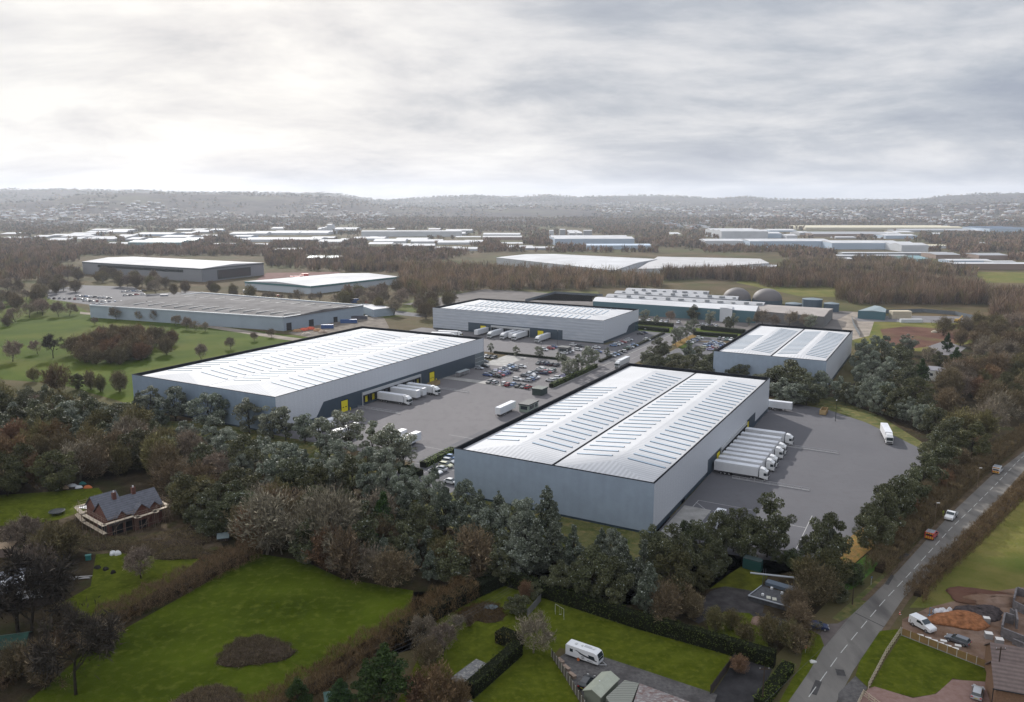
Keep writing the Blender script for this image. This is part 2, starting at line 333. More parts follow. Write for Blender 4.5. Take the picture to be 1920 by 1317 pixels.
sheet('flower_bank', [(1602,1000),(1625,985),(1645,1020),(1610,1050),(1580,1078),(1572,1040),(1582,1020)], .06, bank_orange)
sheet('flower_bank', [(1676,938),(1690,928),(1700,938),(1686,948)], .06, bank_orange)
sheet('grass_bank', [(1572,1085),(1625,1040),(1650,1060),(1600,1105),(1570,1110)], .045, mat('grass_bright', (.045,.10,.02), .95, col2=(.08,.14,.03), scale=.5, bump=.3, bscale=3))
sheet('verge', [(1560,1160),(1600,1125),(1640,1090),(1665,1070),(1683,1072),(1625,1128),(1590,1160),(1575,1166)], .05, grass_rough)
sheet('verge', [(1470,1300),(1500,1250),(1510,1190),(1525,1178),(1545,1190),(1545,1215),(1482,1317),(1455,1330)], .05, grass_lawn)

# yards, car parks and roads
sheet('yard', [(1226,1006),(1440,768),(1462,752),(1550,768),(1622,792),(1690,824),(1738,848),(1724,882),(1700,908),(1660,955),(1604,1002),(1568,1028),(1500,1060),(1300,1030)], .05, tarmac_r)
def usheet(name, u0, u1, v0, v1, z, m): return sheet(name, [(u0,v0),(u1,v0),(u1,v1),(u0,v1)], z, m, px=False)
usheet('yard', 216, 330, -226, -128, .05, tarmac)
usheet('car_park', 330.3, 404, -226, -165, .05, mat('tarmac_pale', (.112,.107,.112), .88, spec=.15, col2=(.145,.138,.141), scale=.03, detail=10))
usheet('road', 330.3, 404, -164.8, -146, .05, tarmac)
usheet('yard', 404.3, 462, -330, -176, .05, tarmac)
usheet('car_park', 404.3, 560, -188, -165, .055, tarmac_r)
usheet('road', 404.3, 640, -164.8, -152, .05, tarmac)
usheet('road', 330.3, 470, -145.8, -134, .05, tarmac)
usheet('car_park', 405, 500, -145, -95, .052, tarmac_r)
usheet('car_park', 196, 262, -158, -131, .06, tarmac_r)
usheet('pavement', 330.5, 336, -226, -168, .075, concrete)
usheet('pavement', 372, 400, -226, -212, .075, concrete)
usheet('pavement', 198, 222, -64.5, -56.5, .075, concrete)
usheet('kerb', 336, 404, -164.9, -164.4, .14, concrete)
usheet('kerb', 404, 560, -164.9, -164.4, .14, concrete)
usheet('road', 560, 700, -420, -60, .04, mat('tarmac_far', (.14,.13,.125), .9, var=.15, scale=.05))
sheet('yard', [(1010,640),(1190,620),(1560,600),(1600,585),(1620,590),(1595,625),(1560,640)], .03, tarmac_r)
sheet('road', [(1590,640),(1570,600),(1600,585),(1650,590),(1640,600),(1630,630)], .06, mat('track', (.24,.21,.18), .95, var=.25, scale=.1))
sheet('soil', [(1600,605),(1680,600),(1800,604),(1860,620),(1840,640),(1740,660),(1640,655),(1600,640)], .045, grass_field)
sheet('soil', [(1650,618),(1700,612),(1780,618),(1850,612),(1860,625),(1790,645),(1700,655),(1660,640)], .06, soil)
sheet('yard', [(1600,596),(1680,592),(1800,594),(1850,604),(1780,606),(1610,603)], .07, mat('grey_pad', (.16,.155,.16), .95, var=.1, scale=.2))
sheet('yard', [(1740,650),(1770,640),(1812,652),(1790,668),(1750,664)], .08, mat('grey_pad', (.16,.155,.16), .9, var=.1, scale=.2))
sheet('flower_bank', [(1260,646),(1299,627),(1308,630),(1271,652)], .08, bank_orange)
sheet('grass_bank', [(1271,653),(1308,631),(1318,634),(1284,655)], .075, grass_mid)
sheet('grass_bank', [(1195,606),(1262,612),(1262,626),(1195,620)], .07, grass_mid)
sheet('grass_bank', [(1300,615),(1400,622),(1396,637),(1300,630)], .07, grass_mid)
# tracks and yards around the older estate on the left
sheet('track', [(150,585),(330,600),(540,632),(700,652),(700,656),(530,637),(320,604),(150,589)], .05, mat('track', (.24,.21,.18)))
sheet('car_park', [(85,545),(150,535),(250,538),(275,552),(330,548),(370,552),(250,570),(170,572),(95,562)], .03, tarmac_r)
sheet('road', [(340,545),(480,556),(720,580),(800,590),(800,596),(700,587),(470,562),(340,552)], .05, tarmac_r)
sheet('yard', [(540,625),(640,590),(720,596),(730,615),(640,645)], .045, mat('gravel_yard', (.16,.14,.12), .95, var=.3, scale=.2))
sheet('yard', [(460,540),(500,512),(640,510),(600,530)], .03, mat('red_yard', (.17,.10,.09), .95, var=.2, scale=.1))
# gardens and drives in the foreground
sheet('driveway', [(1041,1238),(1075,1215),(1143,1236),(1240,1268),(1345,1303),(1330,1345),(1110,1345),(1090,1300)], .05, gravel)
sheet('driveway', [(1338,1300),(1372,1248),(1395,1236),(1450,1250),(1412,1345),(1325,1345)], .045, mat('dark_yard', (.035,.034,.036), .95, var=.3, scale=.3, bump=.05, bscale=5))
sheet('driveway', [(1290,1160),(1330,1110),(1400,1085),(1440,1100),(1430,1150),(1480,1165),(1500,1195),(1440,1185),(1400,1150),(1350,1148),(1310,1170)], .035, mat('dark_gravel', (.045,.042,.042), .95, var=.3, scale=.4, bump=.06, bscale=5))
sheet('driveway', [(1500,1172),(1570,1170),(1592,1158),(1546,1214),(1538,1192),(1520,1182)], .062, mat('side_drive', (.105,.09,.085), .9, var=.2, scale=.3))
sheet('lawn', [(1395,1060),(1440,1080),(1420,1110),(1360,1100),(1330,1105),(1370,1075)], .045, mat('moss', (.06,.065,.008), .95, var=.35, scale=.3))
# main road, with verge edges and centre dashes
LE = [(1460,1345),(1482,1311),(1516,1262),(1545,1212),(1592,1158),(1625,1128),(1683,1072),(1733,1017),(1788,959),(1857,894),(1925,843),(2100,725)]
RE = [(1555,1345),(1570,1314),(1600,1258),(1652,1184),(1694,1122),(1759,1057),(1824,985),(1878,930),(1925,877),(2100,745)]
sheet('road', LE + RE[::-1], .06, tarmac_old)
dirt = mat('verge_mud', (.10,.075,.05), .95, var=.3, scale=.4)
for e, s in ((LE[5:11], -1), (RE[3:9], 1)):
    P = [G(*p) for p in e]; q = [(p[0]+s*1.1, p[1]-s*.6, 0) for p in P]; bb = MB(); vs = P + q[::-1]
    o = MB().poly([(p[0], p[1], .052) for p in (vs if s > 0 else vs[::-1])]).obj('verge', dirt); o['kind'] = 'structure'
CLN = [(1492,1345),(1514,1311),(1570,1233),(1599,1197),(1628,1162),(1654,1131),(1703,1079),(1746,1032),(1784,990),(1820,956),(1864,912),(1911,863),(1960,822)]
P = [np.array(G(*p)[:2]) for p in CLN]; seg = [np.linalg.norm(P[i+1]-P[i]) for i in range(len(P)-1)]; tot = sum(seg)
def along(s):
    for i, l in enumerate(seg):
        if s <= l: t = s/l; return P[i]*(1-t) + P[i+1]*t, (P[i+1]-P[i])/l
        s -= l
    return P[-1], (P[-1]-P[-2])/seg[-1]
b = MB(); s = 1.0
while s < tot - 4:
    a, d = along(s); c, d2 = along(s+4); n = np.array((-d[1], d[0]))*.075
    b.poly([(*(a-n), .078), (*(c-n), .078), (*(c+n), .078), (*(a+n), .078)]); s += 6.2
b.obj('road_marking', paint)['kind'] = 'structure'
b = MB()
for (x, y, dx, dy, wd, ln) in [(1690,1042,.8,.6,2.2,4.5),(1576,1262,.9,-.2,2.2,1.6),(1630,1163,.5,-.8,.25,7),(1668,1088,.6,.8,.8,6),(1530,1290,.5,.8,1.2,5)]:
    c = G(x, y); b.rbox(c[0], c[1], .066, ln, wd, .006, math.atan2(dy, dx))
b.obj('road_patch', mat('tar_patch', (.06,.058,.058), .9, var=.2, scale=1))['kind'] = 'structure'
# bay markings
b = MB()
def uline(u0, v0, u1, v1, wd=.14, z=.066):
    p = np.array(W(u0, v0)[:2]); q = np.array(W(u1, v1)[:2]); d = (q-p)/np.linalg.norm(q-p); n = np.array((-d[1], d[0]))*wd/2
    b.poly([(*(p-n), z), (*(q-n), z), (*(q+n), z), (*(p+n), z)])
def bays_u(u0, u1, v, dv, n):                 # bays side by side along u, cars lying along v
    for i in range(n+1): uu = u0 + (u1-u0)*i/n; uline(uu, v, uu, v+dv)
def bays_v(v0, v1, u, du, n):
    for i in range(n+1): vv = v0 + (v1-v0)*i/n; uline(u, vv, u+du, vv)
bays_u(340, 388, -210, 4.8, 18); bays_u(340, 388, -205, 4.8, 18); uline(340,-205.1,388,-205.1)
bays_u(340, 388, -193, 4.8, 18); bays_u(340, 388, -188, 4.8, 18); uline(340,-188.1,388,-188.1)
bays_u(340, 388, -172, 4.6, 18); bays_v(-207, -170, 330.8, 4.8, 15); bays_v(-210, -172, 395, 4.8, 15)
bays_u(198, 258, -154, 4.9, 24); uline(198, -149.1, 258, -149.1)

for v in (-124,): uline(206, -44, 226, -62, .2)
uline(228,-62,228,-46,.2); uline(214,-62,228,-62,.2); uline(198,-30,232,-30,.2); uline(222, -56, 222, -30, .2)
for i in range(9): uline(204+i*2.7, -134-0, 204+i*2.7, -129.8, .14, .066)
uline(215,-172,215,-140,.2); uline(232,-172,232,-150,.2); uline(249,-166,249,-152,.2)
uline(350,-157.5,400,-157.5,.2); uline(300,-152,334,-150,.2); uline(410,-158,560,-158,.15)
bays_u(415, 500, -174.5, 4.8, 30); bays_u(428, 500, -189.5, 4.8, 27); bays_v(-215,-180,440,4.8,13)
b.obj('bay_marking', mat('bay_paint', (.30,.30,.30), .8, var=.2, scale=.8))['kind'] = 'structure'
# ================================================================ THE FOUR NEW WAREHOUSES
roof_white = mat('roof_white', (.51,.52,.54), .75, var=.05, scale=.08, spec=.2, wave=(.22, .06, 'X', .20))
roof_whiteY = mat('roof_white_y', (.51,.52,.54), .75, var=.05, scale=.08, spec=.2, wave=(.22, .06, 'Y', .20))
clad_slate = mat('clad_slate', (.275,.335,.415), .5, var=.06, scale=.25, wave=(.13, .0, 'Y', .025))
clad_silver = mat('clad_silver', (.50,.52,.555), .5, col2=(.60,.615,.64), scale=2.2, detail=3, wave=(.13, .0, 'X', .035))
clad_silver_h = mat('clad_silver_h', (.36,.395,.45), .5, col2=(.46,.49,.535), scale=.9, detail=3, stretch=(1,.12,1), wave=(.16, .02, 'Z', .14))
clad_dark = mat('clad_dark', (.034,.055,.078), .45, var=.08, scale=.3)
trim_dark = mat('trim_dark', (.012,.014,.018), .9)
yellow = mat('door_yellow', (.72,.60,.01), .5)
black = mat('recess_black', (.008,.008,.01), .8)
grey_panel = mat('panel_pale', (.42,.43,.44), .6)
light_top = mat('rooflight_top', (.34,.42,.50), .6, spec=.2)
light_side = mat('rooflight_side', (.05,.08,.12), .6)  # dark sides put each strip's shadow edge into the colour
glass = mat('glass_dark', (.02,.03,.035), .12, spec=.7)
glass_teal = mat('glass_teal', (.035,.075,.095), .2, spec=.7, var=.2, scale=.15)
white_paint = mat('white_paint', (.62,.63,.64), .45)
H = 14.8
def roof_bay(mb, a0, a1, b0, b1, ze, rise, hip, swap):
    """hipped bay: ridge along a between a0 and a1; swap puts a on the local y axis"""
    bm = (b0+b1)/2; hw = (b1-b0)/2
    P = [(a0,b0,ze),(a1,b0,ze),(a1,b1,ze),(a0,b1,ze),(a0+hip,bm,ze+rise),(a1-hip,bm,ze+rise)]
    F = [(0,1,5,4),(2,3,4,5),(3,0,4),(1,2,5)]
    if swap: P = [(p[1], p[0], p[2]) for p in P]; F = [f[::-1] for f in F]
    mb.add(P, F, [0,0,1,1])
def rooflights(roof, a0, a1, b0, b1, ze, rise, n, swap, slopes=(0,1), frac=(.10,.84), skip=None):
    """n strips on each slope of a bay, each its own object lying on the slope"""
    hw = (b1-b0)/2; th = math.atan2(rise, hw)
    for sl_ in slopes:
        if ('rl', round(hw,2)) not in MATS:
            m_ = MB(); Ls = hw*(frac[1]-frac[0])/math.cos(th); k = 7; wd = .46
            prof = [(-wd, -.02), (-wd, .17), (-wd*.5, .23), (0, .26), (wd*.5, .23), (wd, .17), (wd, -.02)]
            v = [(x, 0, z) for x, z in prof] + [(x, Ls, z) for x, z in prof]
            m_.add(v, [(i, 7+i, 8+i, i+1) for i in range(6)] + [tuple(range(7)), tuple(range(13, 6, -1))], [1,0,0,0,0,1,1,1]); m_.f = [f[::-1] for f in m_.f]
            me = bpy.data.meshes.new('rooflight'); me.from_pydata(m_.v, [], m_.f); me.materials.append(light_top); me.materials.append(light_side)
            me.polygons.foreach_set('material_index', m_.m); me.update(); MATS[('rl', round(hw,2))] = me
        me = MATS[('rl', round(hw,2))]
        for i in range(n):
            if skip and skip(sl_, i): continue
            a = a0 + (a1-a0)*(i+.5)/n; o = bpy.data.objects.new('rooflight', me); link(o, roof)
            if sl_ == 0: b_ = b0 + hw*frac[0]; pos = (a, b_, ze + rise*frac[0]); rz = 0
            else: b_ = b1 - hw*frac[0]; pos = (a, b_, ze + rise*frac[0]); rz = math.pi
            if swap: pos = (pos[1], pos[0], pos[2]); rz = -math.pi/2 if sl_ == 0 else math.pi/2
            o.location = pos; o.rotation_euler = (th, 0, rz)
def warehouse(label, u0, u1, v0, v1, nbay=2, swap=False, wall_s=clad_slate, wall_e=clad_silver, hip=11, lights=25, lpad=13, skip=None, gutter=.5):
    root = empty('warehouse', label, 'warehouse', W(u0, v1), RZU); Lx, Ly = u1-u0, v1-v0
    ze = H - 1.1; t = .45
    m_ = MB()                                    # four wall slabs butted at the corners, with plinth below
    m_.box(0, t, 0, Ly, .7, H, 0); m_.box(Lx-t, Lx, 0, Ly, 0, H, 0)
    m_.box(t, Lx-t, 0, t, 1.7, H, 1); m_.box(t, Lx-t, Ly-t, Ly, 0, H, 0)
    # the side wall runs right up to the corner
    m_.box(-.004, t, -.004, 0, 1.7, H, 1)
    wallo = m_.obj('wall', [wall_s, wall_e], root)
    pl = MB(); pl.box(.12, t-.02, .46, Ly-.12, 0, .7); pl.box(.06, Lx-.12, .12, .45, 0, 1.7); pl.obj('plinth', clad_dark, root)
    cp = MB(); c = .05
    cp.box(-c, t+c, -c, Ly+c, H, H+.10); cp.box(Lx-t-c, Lx+c, -c, Ly+c, H, H+.10); cp.box(t+c, Lx-t-c, -c, t+c, H, H+.10); cp.box(t+c, Lx-t-c, Ly-t-c, Ly+c, H, H+.10)
    cp.box(t, t+.05, t+.05, Ly-t-.05, ze-.3, H); cp.box(Lx-t-.05, Lx-t, t+.05, Ly-t-.05, ze-.3, H); cp.box(t, Lx-t, t, t+.05, ze-.3, H); cp.box(t, Lx-t, Ly-t-.05, Ly-t, ze-.3, H)
    cp.obj('parapet_coping', trim_dark, root)
    rf = MB(); A0, A1 = (0+t+.4, Lx-t-.4) if not swap else (t+.4, Ly-t-.4); B0, B1 = (t+.4, Ly-t-.4) if not swap else (t+.4, Lx-t-.4)
    bw = (B1-B0-(nbay-1)*gutter)/nbay; rise = bw/2*math.tan(R(5.5)); bays = []
    for k in range(nbay):
        b0 = B0 + k*(bw+gutter); bays.append((b0, b0+bw)); roof_bay(rf, A0, A1, b0, b0+bw, ze, rise, hip, swap)
    ro = rf.obj('roof', [roof_white if not swap else roof_whiteY, roof_whiteY if not swap else roof_white], root)
    gm = MB(); gm.box(t+.05, Lx-t-.05, t+.05, Ly-t-.05, ze-.4, ze-.05); gm.obj('gutter', trim_dark, root)
    for k, (b0, b1) in enumerate(bays):
        rooflights(ro, A0+lpad, A1-lpad, b0, b1, ze, rise, lights, swap, skip=(lambda s, i, k=k: skip(k, s, i)) if skip else None)
    return root, Lx, Ly
# helpers that put pieces on a warehouse's side wall (y = 0) or front wall (x = 0)
def on_wall(mb, wall, a0, a1, z0, z1, d0, d1, m=0):
    if wall == 'E': mb.box(a0, a1, -d1, -d0, z0, z1, m)
    else: mb.box(-d1, -d0, a0, a1, z0, z1, m)
def big_door(root, wall, a, wd=4.2, hh=5.0, z0=0):
    m_ = MB(); on_wall(m_, wall, a-wd/2, a+wd/2, z0, z0+hh, .02, .10)
    d = m_.obj('loading_door', yellow, root)
    f_ = MB(); on_wall(f_, wall, a-wd*.32, a-wd*.1, z0+1.9, z0+2.25, .10, .13); f_.obj('vision_panel', glass, d); f_ = MB(); on_wall(f_, wall, a+wd*.1, a+wd*.32, z0+1.9, z0+2.25, .10, .13); f_.obj('vision_panel', glass, d)
    r_ = MB(); on_wall(r_, wall, a-wd/2-.25, a-wd/2, z0, z0+hh+.25, .02, .16); on_wall(r_, wall, a+wd/2, a+wd/2+.25, z0, z0+hh+.25, .02, .16); on_wall(r_, wall, a-wd/2, a+wd/2, z0+hh, z0+hh+.25, .02, .16); r_.obj('door_frame', trim_dark, d)
    p_ = MB(); on_wall(p_, wall, a+wd/2+.7, a+wd/2+1.0, 0, 1.3, .5, .8); p_.obj('bollard', yellow, root)
def dock_bank(root, wall, a0, a1, n, doors=(), z1=4.6):
    """canopy panel over a row of black dock shelters; yellow doors show where no lorry stands"""
    m_ = MB(); on_wall(m_, wall, a0, a1, z1, z1+1.3, .05, .5); m_.obj('dock_canopy', grey_panel, root)
    pt = (a1-a0)/n
    for i in range(n):
        c = a0 + pt*(i+.5); s = MB(); w2 = 1.75
        on_wall(s, wall, c-w2, c-w2+.45, 1.1, z1-.05, .03, .75); on_wall(s, wall, c+w2-.45, c+w2, 1.1, z1-.05, .03, .75); on_wall(s, wall, c-w2, c+w2, z1-.5, z1-.05, .76, .80); on_wall(s, wall, c-w2+.45, c+w2-.45, 1.1, z1-.5, .015, .03)
        so_ = s.obj('dock_shelter', black, root)
        d = MB(); on_wall(d, wall, c-1.2, c+1.2, 1.2, 3.9, .035, .06) if i in doors else None
        if i in doors: d.obj('dock_door', yellow, so_)
    e_ = MB(); on_wall(e_, wall, a0-.15, a0, .0, z1+1.3, .03, .6); e_.obj('dock_frame', grey_panel, root); e_ = MB(); on_wall(e_, wall, a1, a1+.15, 0, z1+1.3, .03, .6); e_.obj('dock_frame', grey_panel, root)

# front warehouse with the right-hand yard
b3, b3L, b3W = warehouse('large grey warehouse in the foreground with a white ribbed roof and black valley gutter', 196.5, 345, -129.3, -65.5,
    lights=25, skip=lambda k, s, i: (k == 1 and s == 1 and i >= 18), gutter=.9)
m_ = MB(); m_.box(53.5, 122.6, -.06, -.01, 1.7, 5.75); m_.box(53.5, 122.6, -.06, -.01, 0, 1.7); m_.obj('dark_wall_panel', clad_dark, b3)
big_door(b3, 'E', 66.2); big_door(b3, 'E', 109.5); dock_bank(b3, 'E', 69.5, 106.5, 8)
m_ = MB(); m_.box(26, 29, .01, .11, 0, 1); m_.obj('vent_grille', trim_dark, b3)
# left warehouse
b1, b1L, b1W = warehouse('long warehouse on the left with a very bright white roof and dark loading wall', 217, 372, -309.5, -224.4, lights=25, gutter=.25,
    skip=lambda k, s, i: False, wall_s=mat('clad_slate_dark', (.20,.26,.335), .5, var=.06, scale=.25, wave=(.13,0,'Y',.03)))
m_ = MB(); P5 = [(20.5,0),(26.5,7.2),(146,7.2),(146,0)]
m_.add([(x, -.06, z) for x, z in P5] + [(x, -.01, z) for x, z in P5], [(0,3,2,1)[::-1],(0,1,5,4),(1,2,6,5),(2,3,7,6)]); m_.f[0] = (3,2,1,0)[::-1]; o = m_.obj('dark_wall_panel', clad_dark, b1)
m_ = MB(); m_.box(146, 155.4, -.08, -.02, 0, 7.2); m_.obj('office_glazing', glass_teal, b1)
m_ = MB()
for i in range(9): m_.box(146+i*1.15, 146.1+i*1.15, -.2, -.08, 0, 7.2)
for z in (.05, 2.3, 4.7): m_.box(146, 155.4, -.26, -.2, z, z+.15)
m_.obj('glazing_frame', grey_panel, b1)
big_door(b1, 'E', 39.2); big_door(b1, 'E', 104.8); dock_bank(b1, 'E', 51, 94.8, 9, doors=(0,1,8))
# bicycle shelter at its foot
sh = empty('bicycle_shelter', 'glass bicycle shelter beside the dark wall of the left warehouse', 'shelter', W(342, -219), RZU)
m_ = MB(); m_.box(-5, 5, -1.3, 1.3, 2.4, 2.5); m_.obj('canopy', mat('canopy_glass', (.35,.38,.39), .3), sh)
for x in (-4.8, 0, 4.8):
    for y in (-1.2, 1.2): MB().bar((x,y,0), (x,y,2.4), .06).obj('post', grey_panel, sh)
m_ = MB()
for i in range(9): x = -4.5+i*1.1; m_.bar((x,-.5,0), (x,-.5,.8), .03, n=4); m_.bar((x,.5,0), (x,.5,.8), .03, n=4); m_.bar((x,-.5,.8), (x,.5,.8), .03, n=4)
m_.obj('cycle_rack', grey_panel, sh)
# rear warehouse
b2, b2L, b2W = warehouse('mid-size warehouse behind the car park with striped grey side and yellow doors', 463, 526, -321, -191, swap=True, lights=24, lpad=12, hip=12, gutter=.3, wall_s=clad_silver_h, wall_e=clad_silver)
m_ = MB(); m_.box(-.06, -.01, 28.5, 100.5, 0, 6.6); m_.obj('dark_wall_panel', clad_dark, b2)
for a in (44.5, 88.5): big_door(b2, 'S', a)
dock_bank(b2, 'S', 52.5, 82, 6, doors=(0,))
m_ = MB(); P5 = [(38,0),(44,5.6),(52,6.6),(63.0,6.6),(63.0,0)]
m_.add([(x, -.06, z) for x, z in P5], [(0,4,3,2,1)]); m_.obj('dark_wall_panel', clad_dark, b2)
m_ = MB(); m_.box(57, 62.9, -.10, -.07, 1, 6.0); m_.obj('office_glazing', glass_teal, b2)
# right-hand warehouse
b4, b4L, b4W = warehouse('small warehouse at the right with a blue-white roof, standing behind a dark tree belt', 394.5, 498, -103, -49.6, lights=19, lpad=11, gutter=.9, hip=10, skip=lambda k, s, i: (k == 1 and s == 1 and i > 11))

# cabins and gatehouses
def cabin(label, u, v, lx, ly, h, wallm, roofm, win=True):
    c = empty('gatehouse', label, 'gatehouse', W(u, v), RZU)
    MB().box(-lx/2, lx/2, -ly/2, ly/2, .05, h).obj('wall', wallm, c)
    MB().box(-lx/2-.3, lx/2+.3, -ly/2-.3, ly/2+.3, h, h+.45).obj('roof', roofm, c)
    if win:
        for (x0,x1,y0,y1) in ((-lx/2-.03, -lx/2-.002, -ly*.35, ly*.35), (-lx*.4, lx*.05, -ly/2-.03, -ly/2-.002), (lx*.15, lx*.4, -ly/2-.03, -ly/2-.002)):
            MB().box(x0, x1, y0, y1, h*.38, h*.85).obj('window', glass, c)
    return c
dg = mat('cabin_green', (.025,.045,.040), .6, wave=(2,.02,'X',.2)); dr = mat('cabin_roof', (.03,.035,.038), .6)
cabin('gatehouse with pale green walls and dark flat roof beside the standing trailer', 297, -156.5, 9, 4.6, 3.2, mat('sage_wall', (.22,.26,.22), .6), dr)
cabin('dark green windowless cabin between the car park and the access road', 325, -165.5, 6, 5, 2.8, dg, dg, False)
cabin('small grey gatehouse with dark roof beside the rear car park', 425, -200, 5.5, 6.5, 3.2, mat('grey_wall', (.25,.25,.25), .6), dr)
def crate(label, u, v, lx=6, ly=2.4, h=2.2):
    c = empty('timber_skip', label, 'skip', W(u, v), RZU); tm = mat('tan_timber', (.38,.27,.13), .8, wave=(1.5,.05,'X',.35), var=.15, scale=.5)
    m_ = MB(); m_.box(-lx/2, lx/2, -ly/2, -ly/2+.12, .3, h); m_.box(-lx/2, lx/2, ly/2-.12, ly/2, .3, h); m_.box(-lx/2, -lx/2+.12, -ly/2+.12, ly/2-.12, .3, h); m_.box(lx/2-.12, lx/2, -ly/2+.12, ly/2-.12, .3, h); m_.box(-lx/2+.12, lx/2-.12, -ly/2+.12, ly/2-.12, .3, .45)
    m_.obj('body', tm, c)
    m_ = MB()
    for i in range(5): x = -lx/2 + i*lx/4; m_.box(x-.08, x+.08, -ly/2-.1, -ly/2-.001, .05, h+.06); m_.box(x-.08, x+.08, ly/2+.001, ly/2+.1, .05, h+.06)
    m_.obj('rib', mat('tan_rib', (.30,.20,.09), .8), c)
crate('tan open-topped skip against the dark wall beside the yellow door', 315, -218.5, 7)
crate('tan open-topped skip on the far edge of the right-hand yard', 352.5, -44, 6.5)
# guard rails between the lorry bays
def rail(label, u, v, ln, vec='v'):
    r = MB(); n = int(ln/2.4)
    for z in (.5, 1.0): r.bar((0,0,z), (ln,0,z), .06, n=4)
    for i in range(n+1): r.bar((i*ln/n,0,0), (i*ln/n,0,1.05), .06, n=4)
    r.box(0, ln, -.12, .12, .05, .25)
    o = r.obj('guard_rail', mat('rail_grey', (.34,.34,.35), .6)); o.location = W(u, v); o.rotation_euler = (0, 0, RZU - R(90)); tag(o, label, 'guard rail')
rail('white guard rail beside the nearest lorry in the right-hand yard', 252.5, -58, 24)
rail('white guard rail beyond the farthest lorry in the right-hand yard', 296.5, -58, 27)
rail('white guard rail at the near end of the left warehouse docks', 264.5, -224, 23)
rail('white guard rail at the far end of the left warehouse docks', 311, -224, 28)

for i, (u, v, lb) in enumerate([(331,-190,'between the middle yard and the car park'),(404,-205,'behind the middle car park'),(365,-168,'beside the bright clipped hedge'),(342,-38,'at the far edge of the right-hand yard'),(446,-215,'before the rear warehouse'),(480,-170,'beside the access road')]):
    lp = empty('street_lamp', 'slim lighting column ' + lb, 'street lamp', W(u, v), RZU + i)
    MB().bar((0,0,0),(0,0,9),.11,.06,n=8).obj('column', trim_dark, lp); MB().box(-.15,.9,-.15,.15,8.95,9.1).obj('lantern', grey_panel, lp)
# ================================================================ VEHICLES
trailer_white = mat('trailer_white', (.60,.61,.63), .4, var=.04, scale=.5)
trailer_roof = mat('trailer_roof', (.56,.58,.62), .45, var=.08, scale=.4)
rubber = mat('rubber', (.018,.018,.019), .8); chassis_m = mat('chassis', (.045,.045,.05), .6)
cab_white = mat('cab_white', (.66,.67,.68), .3, coat=.3)
red_lamp = mat('red_lamp', (.4,.01,.01), .3); chrome = mat('wheel_hub', (.35,.35,.36), .35, metal=.6)
def wheel_mesh(r, wd, hub=.55):
    m_ = MB(); m_.bar((0,-wd/2,0), (0,wd/2,0), r, n=14, m=0); m_.bar((0,-wd/2-.015,0), (0,wd/2+.015,0), r*hub, n=10, m=1); o = m_.obj('wheel', [rubber, chrome]); me = o.data; bpy.data.objects.remove(o); return me
WHL = wheel_mesh(.50, .34)
def wheels(root, xs, y, r=.5, me=None):
    for x in xs:
        for s in (-1, 1):
            o = bpy.data.objects.new('wheel', me or WHL); link(o, root); o.location = (x, s*y, r)
def tr_side(root):
    m_ = MB(); m_.side([(0,1.15),(13.6,1.15),(13.6,4.08),(0,4.08)], -1.27, 1.27); tb = m_.obj('trailer_body', trailer_white, root, bevel=.04)
    MB().box(.05, 13.55, -1.2, 1.2, 4.082, 4.11).obj('trailer_roof', trailer_roof, tb)
    m_ = MB()
    for x in (.02,): m_.box(-.02, -.002, -1.2, -.02, 1.25, 4.0); m_.box(-.02, -.002, .02, 1.2, 1.25, 4.0)
    m_.obj('rear_door', white_paint, tb)
    m_ = MB(); m_.box(.3, 13.2, -.5, .5, .85, 1.14); m_.box(6.2, 9.9, -1.2, -1.12, .5, 1.1); m_.box(6.2, 9.9, 1.12, 1.2, .5, 1.1); m_.box(-.05, .1, -1.2, 1.2, .45, .6); m_.box(10.6, 10.75, -.9, -.75, .1, 1.1); m_.box(10.6, 10.75, .75, .9, .1, 1.1)
    m_.obj('underframe', chassis_m, root); wheels(root, (2.2, 3.5, 4.8), 1.07)
def cab(root, x0=13.2):
    c = MB(); c.side([(x0+.75,1.0),(x0+3.35,.55),(x0+3.42,1.5),(x0+3.15,2.95),(x0+2.9,3.15),(x0+.75,3.15)], -1.22, 1.22); cb = c.obj('cab', cab_white, root, bevel=.08)
    MB().side([(x0+.9,3.16),(x0+2.75,3.16),(x0+2.2,3.7),(x0+1.2,3.95),(x0+.9,3.9)], -1.1, 1.1).obj('wind_deflector', cab_white, cb, bevel=.05)
    g = MB(); g.add([(x0+3.445,-1.1,1.62),(x0+3.445,1.1,1.62),(x0+3.2,1.08,2.75),(x0+3.2,-1.08,2.75)], [(0,1,2,3)]); g.obj('windscreen', glass, cb)
    g = MB()
    for s in (-1, 1): g.box(x0+2.1, x0+3.05, s*1.225, s*1.24, 1.75, 2.6)
    g.obj('side_window', glass, cb)
    g = MB(); g.box(x0+3.40, x0+3.46, -1.0, 1.0, .75, 1.25); g.obj('grille', chassis_m, cb)
    for s in (-1, 1): MB().box(x0+3.2, x0+3.4, s*1.28, s*1.45, 1.9, 2.6).obj('mirror', chassis_m, cb)
    for s in (-1, 1): MB().box(x0+3.36, x0+3.45, s*.75, s*1.15, .62, .80).obj('headlight', mat('lamp_clear', (.6,.6,.58), .2), cb)
    m_ = MB(); m_.box(x0-1.6, x0+3.2, -.45, .45, .5, .95); m_.box(x0-.1, x0+1.0, -1.15, -.5, .45, .95); m_.box(x0-.1, x0+1.0, .5, 1.15, .45, .95); m_.obj('tractor_chassis', chassis_m, root)
    wheels(root, (x0-1.6, x0-.45, x0+2.45), 1.03)
lorry = empty('lorry', 'x', 'lorry'); tr_side(lorry); cab(lorry)
trail = empty('trailer', 'x', 'trailer'); tr_side(trail)
used = set()
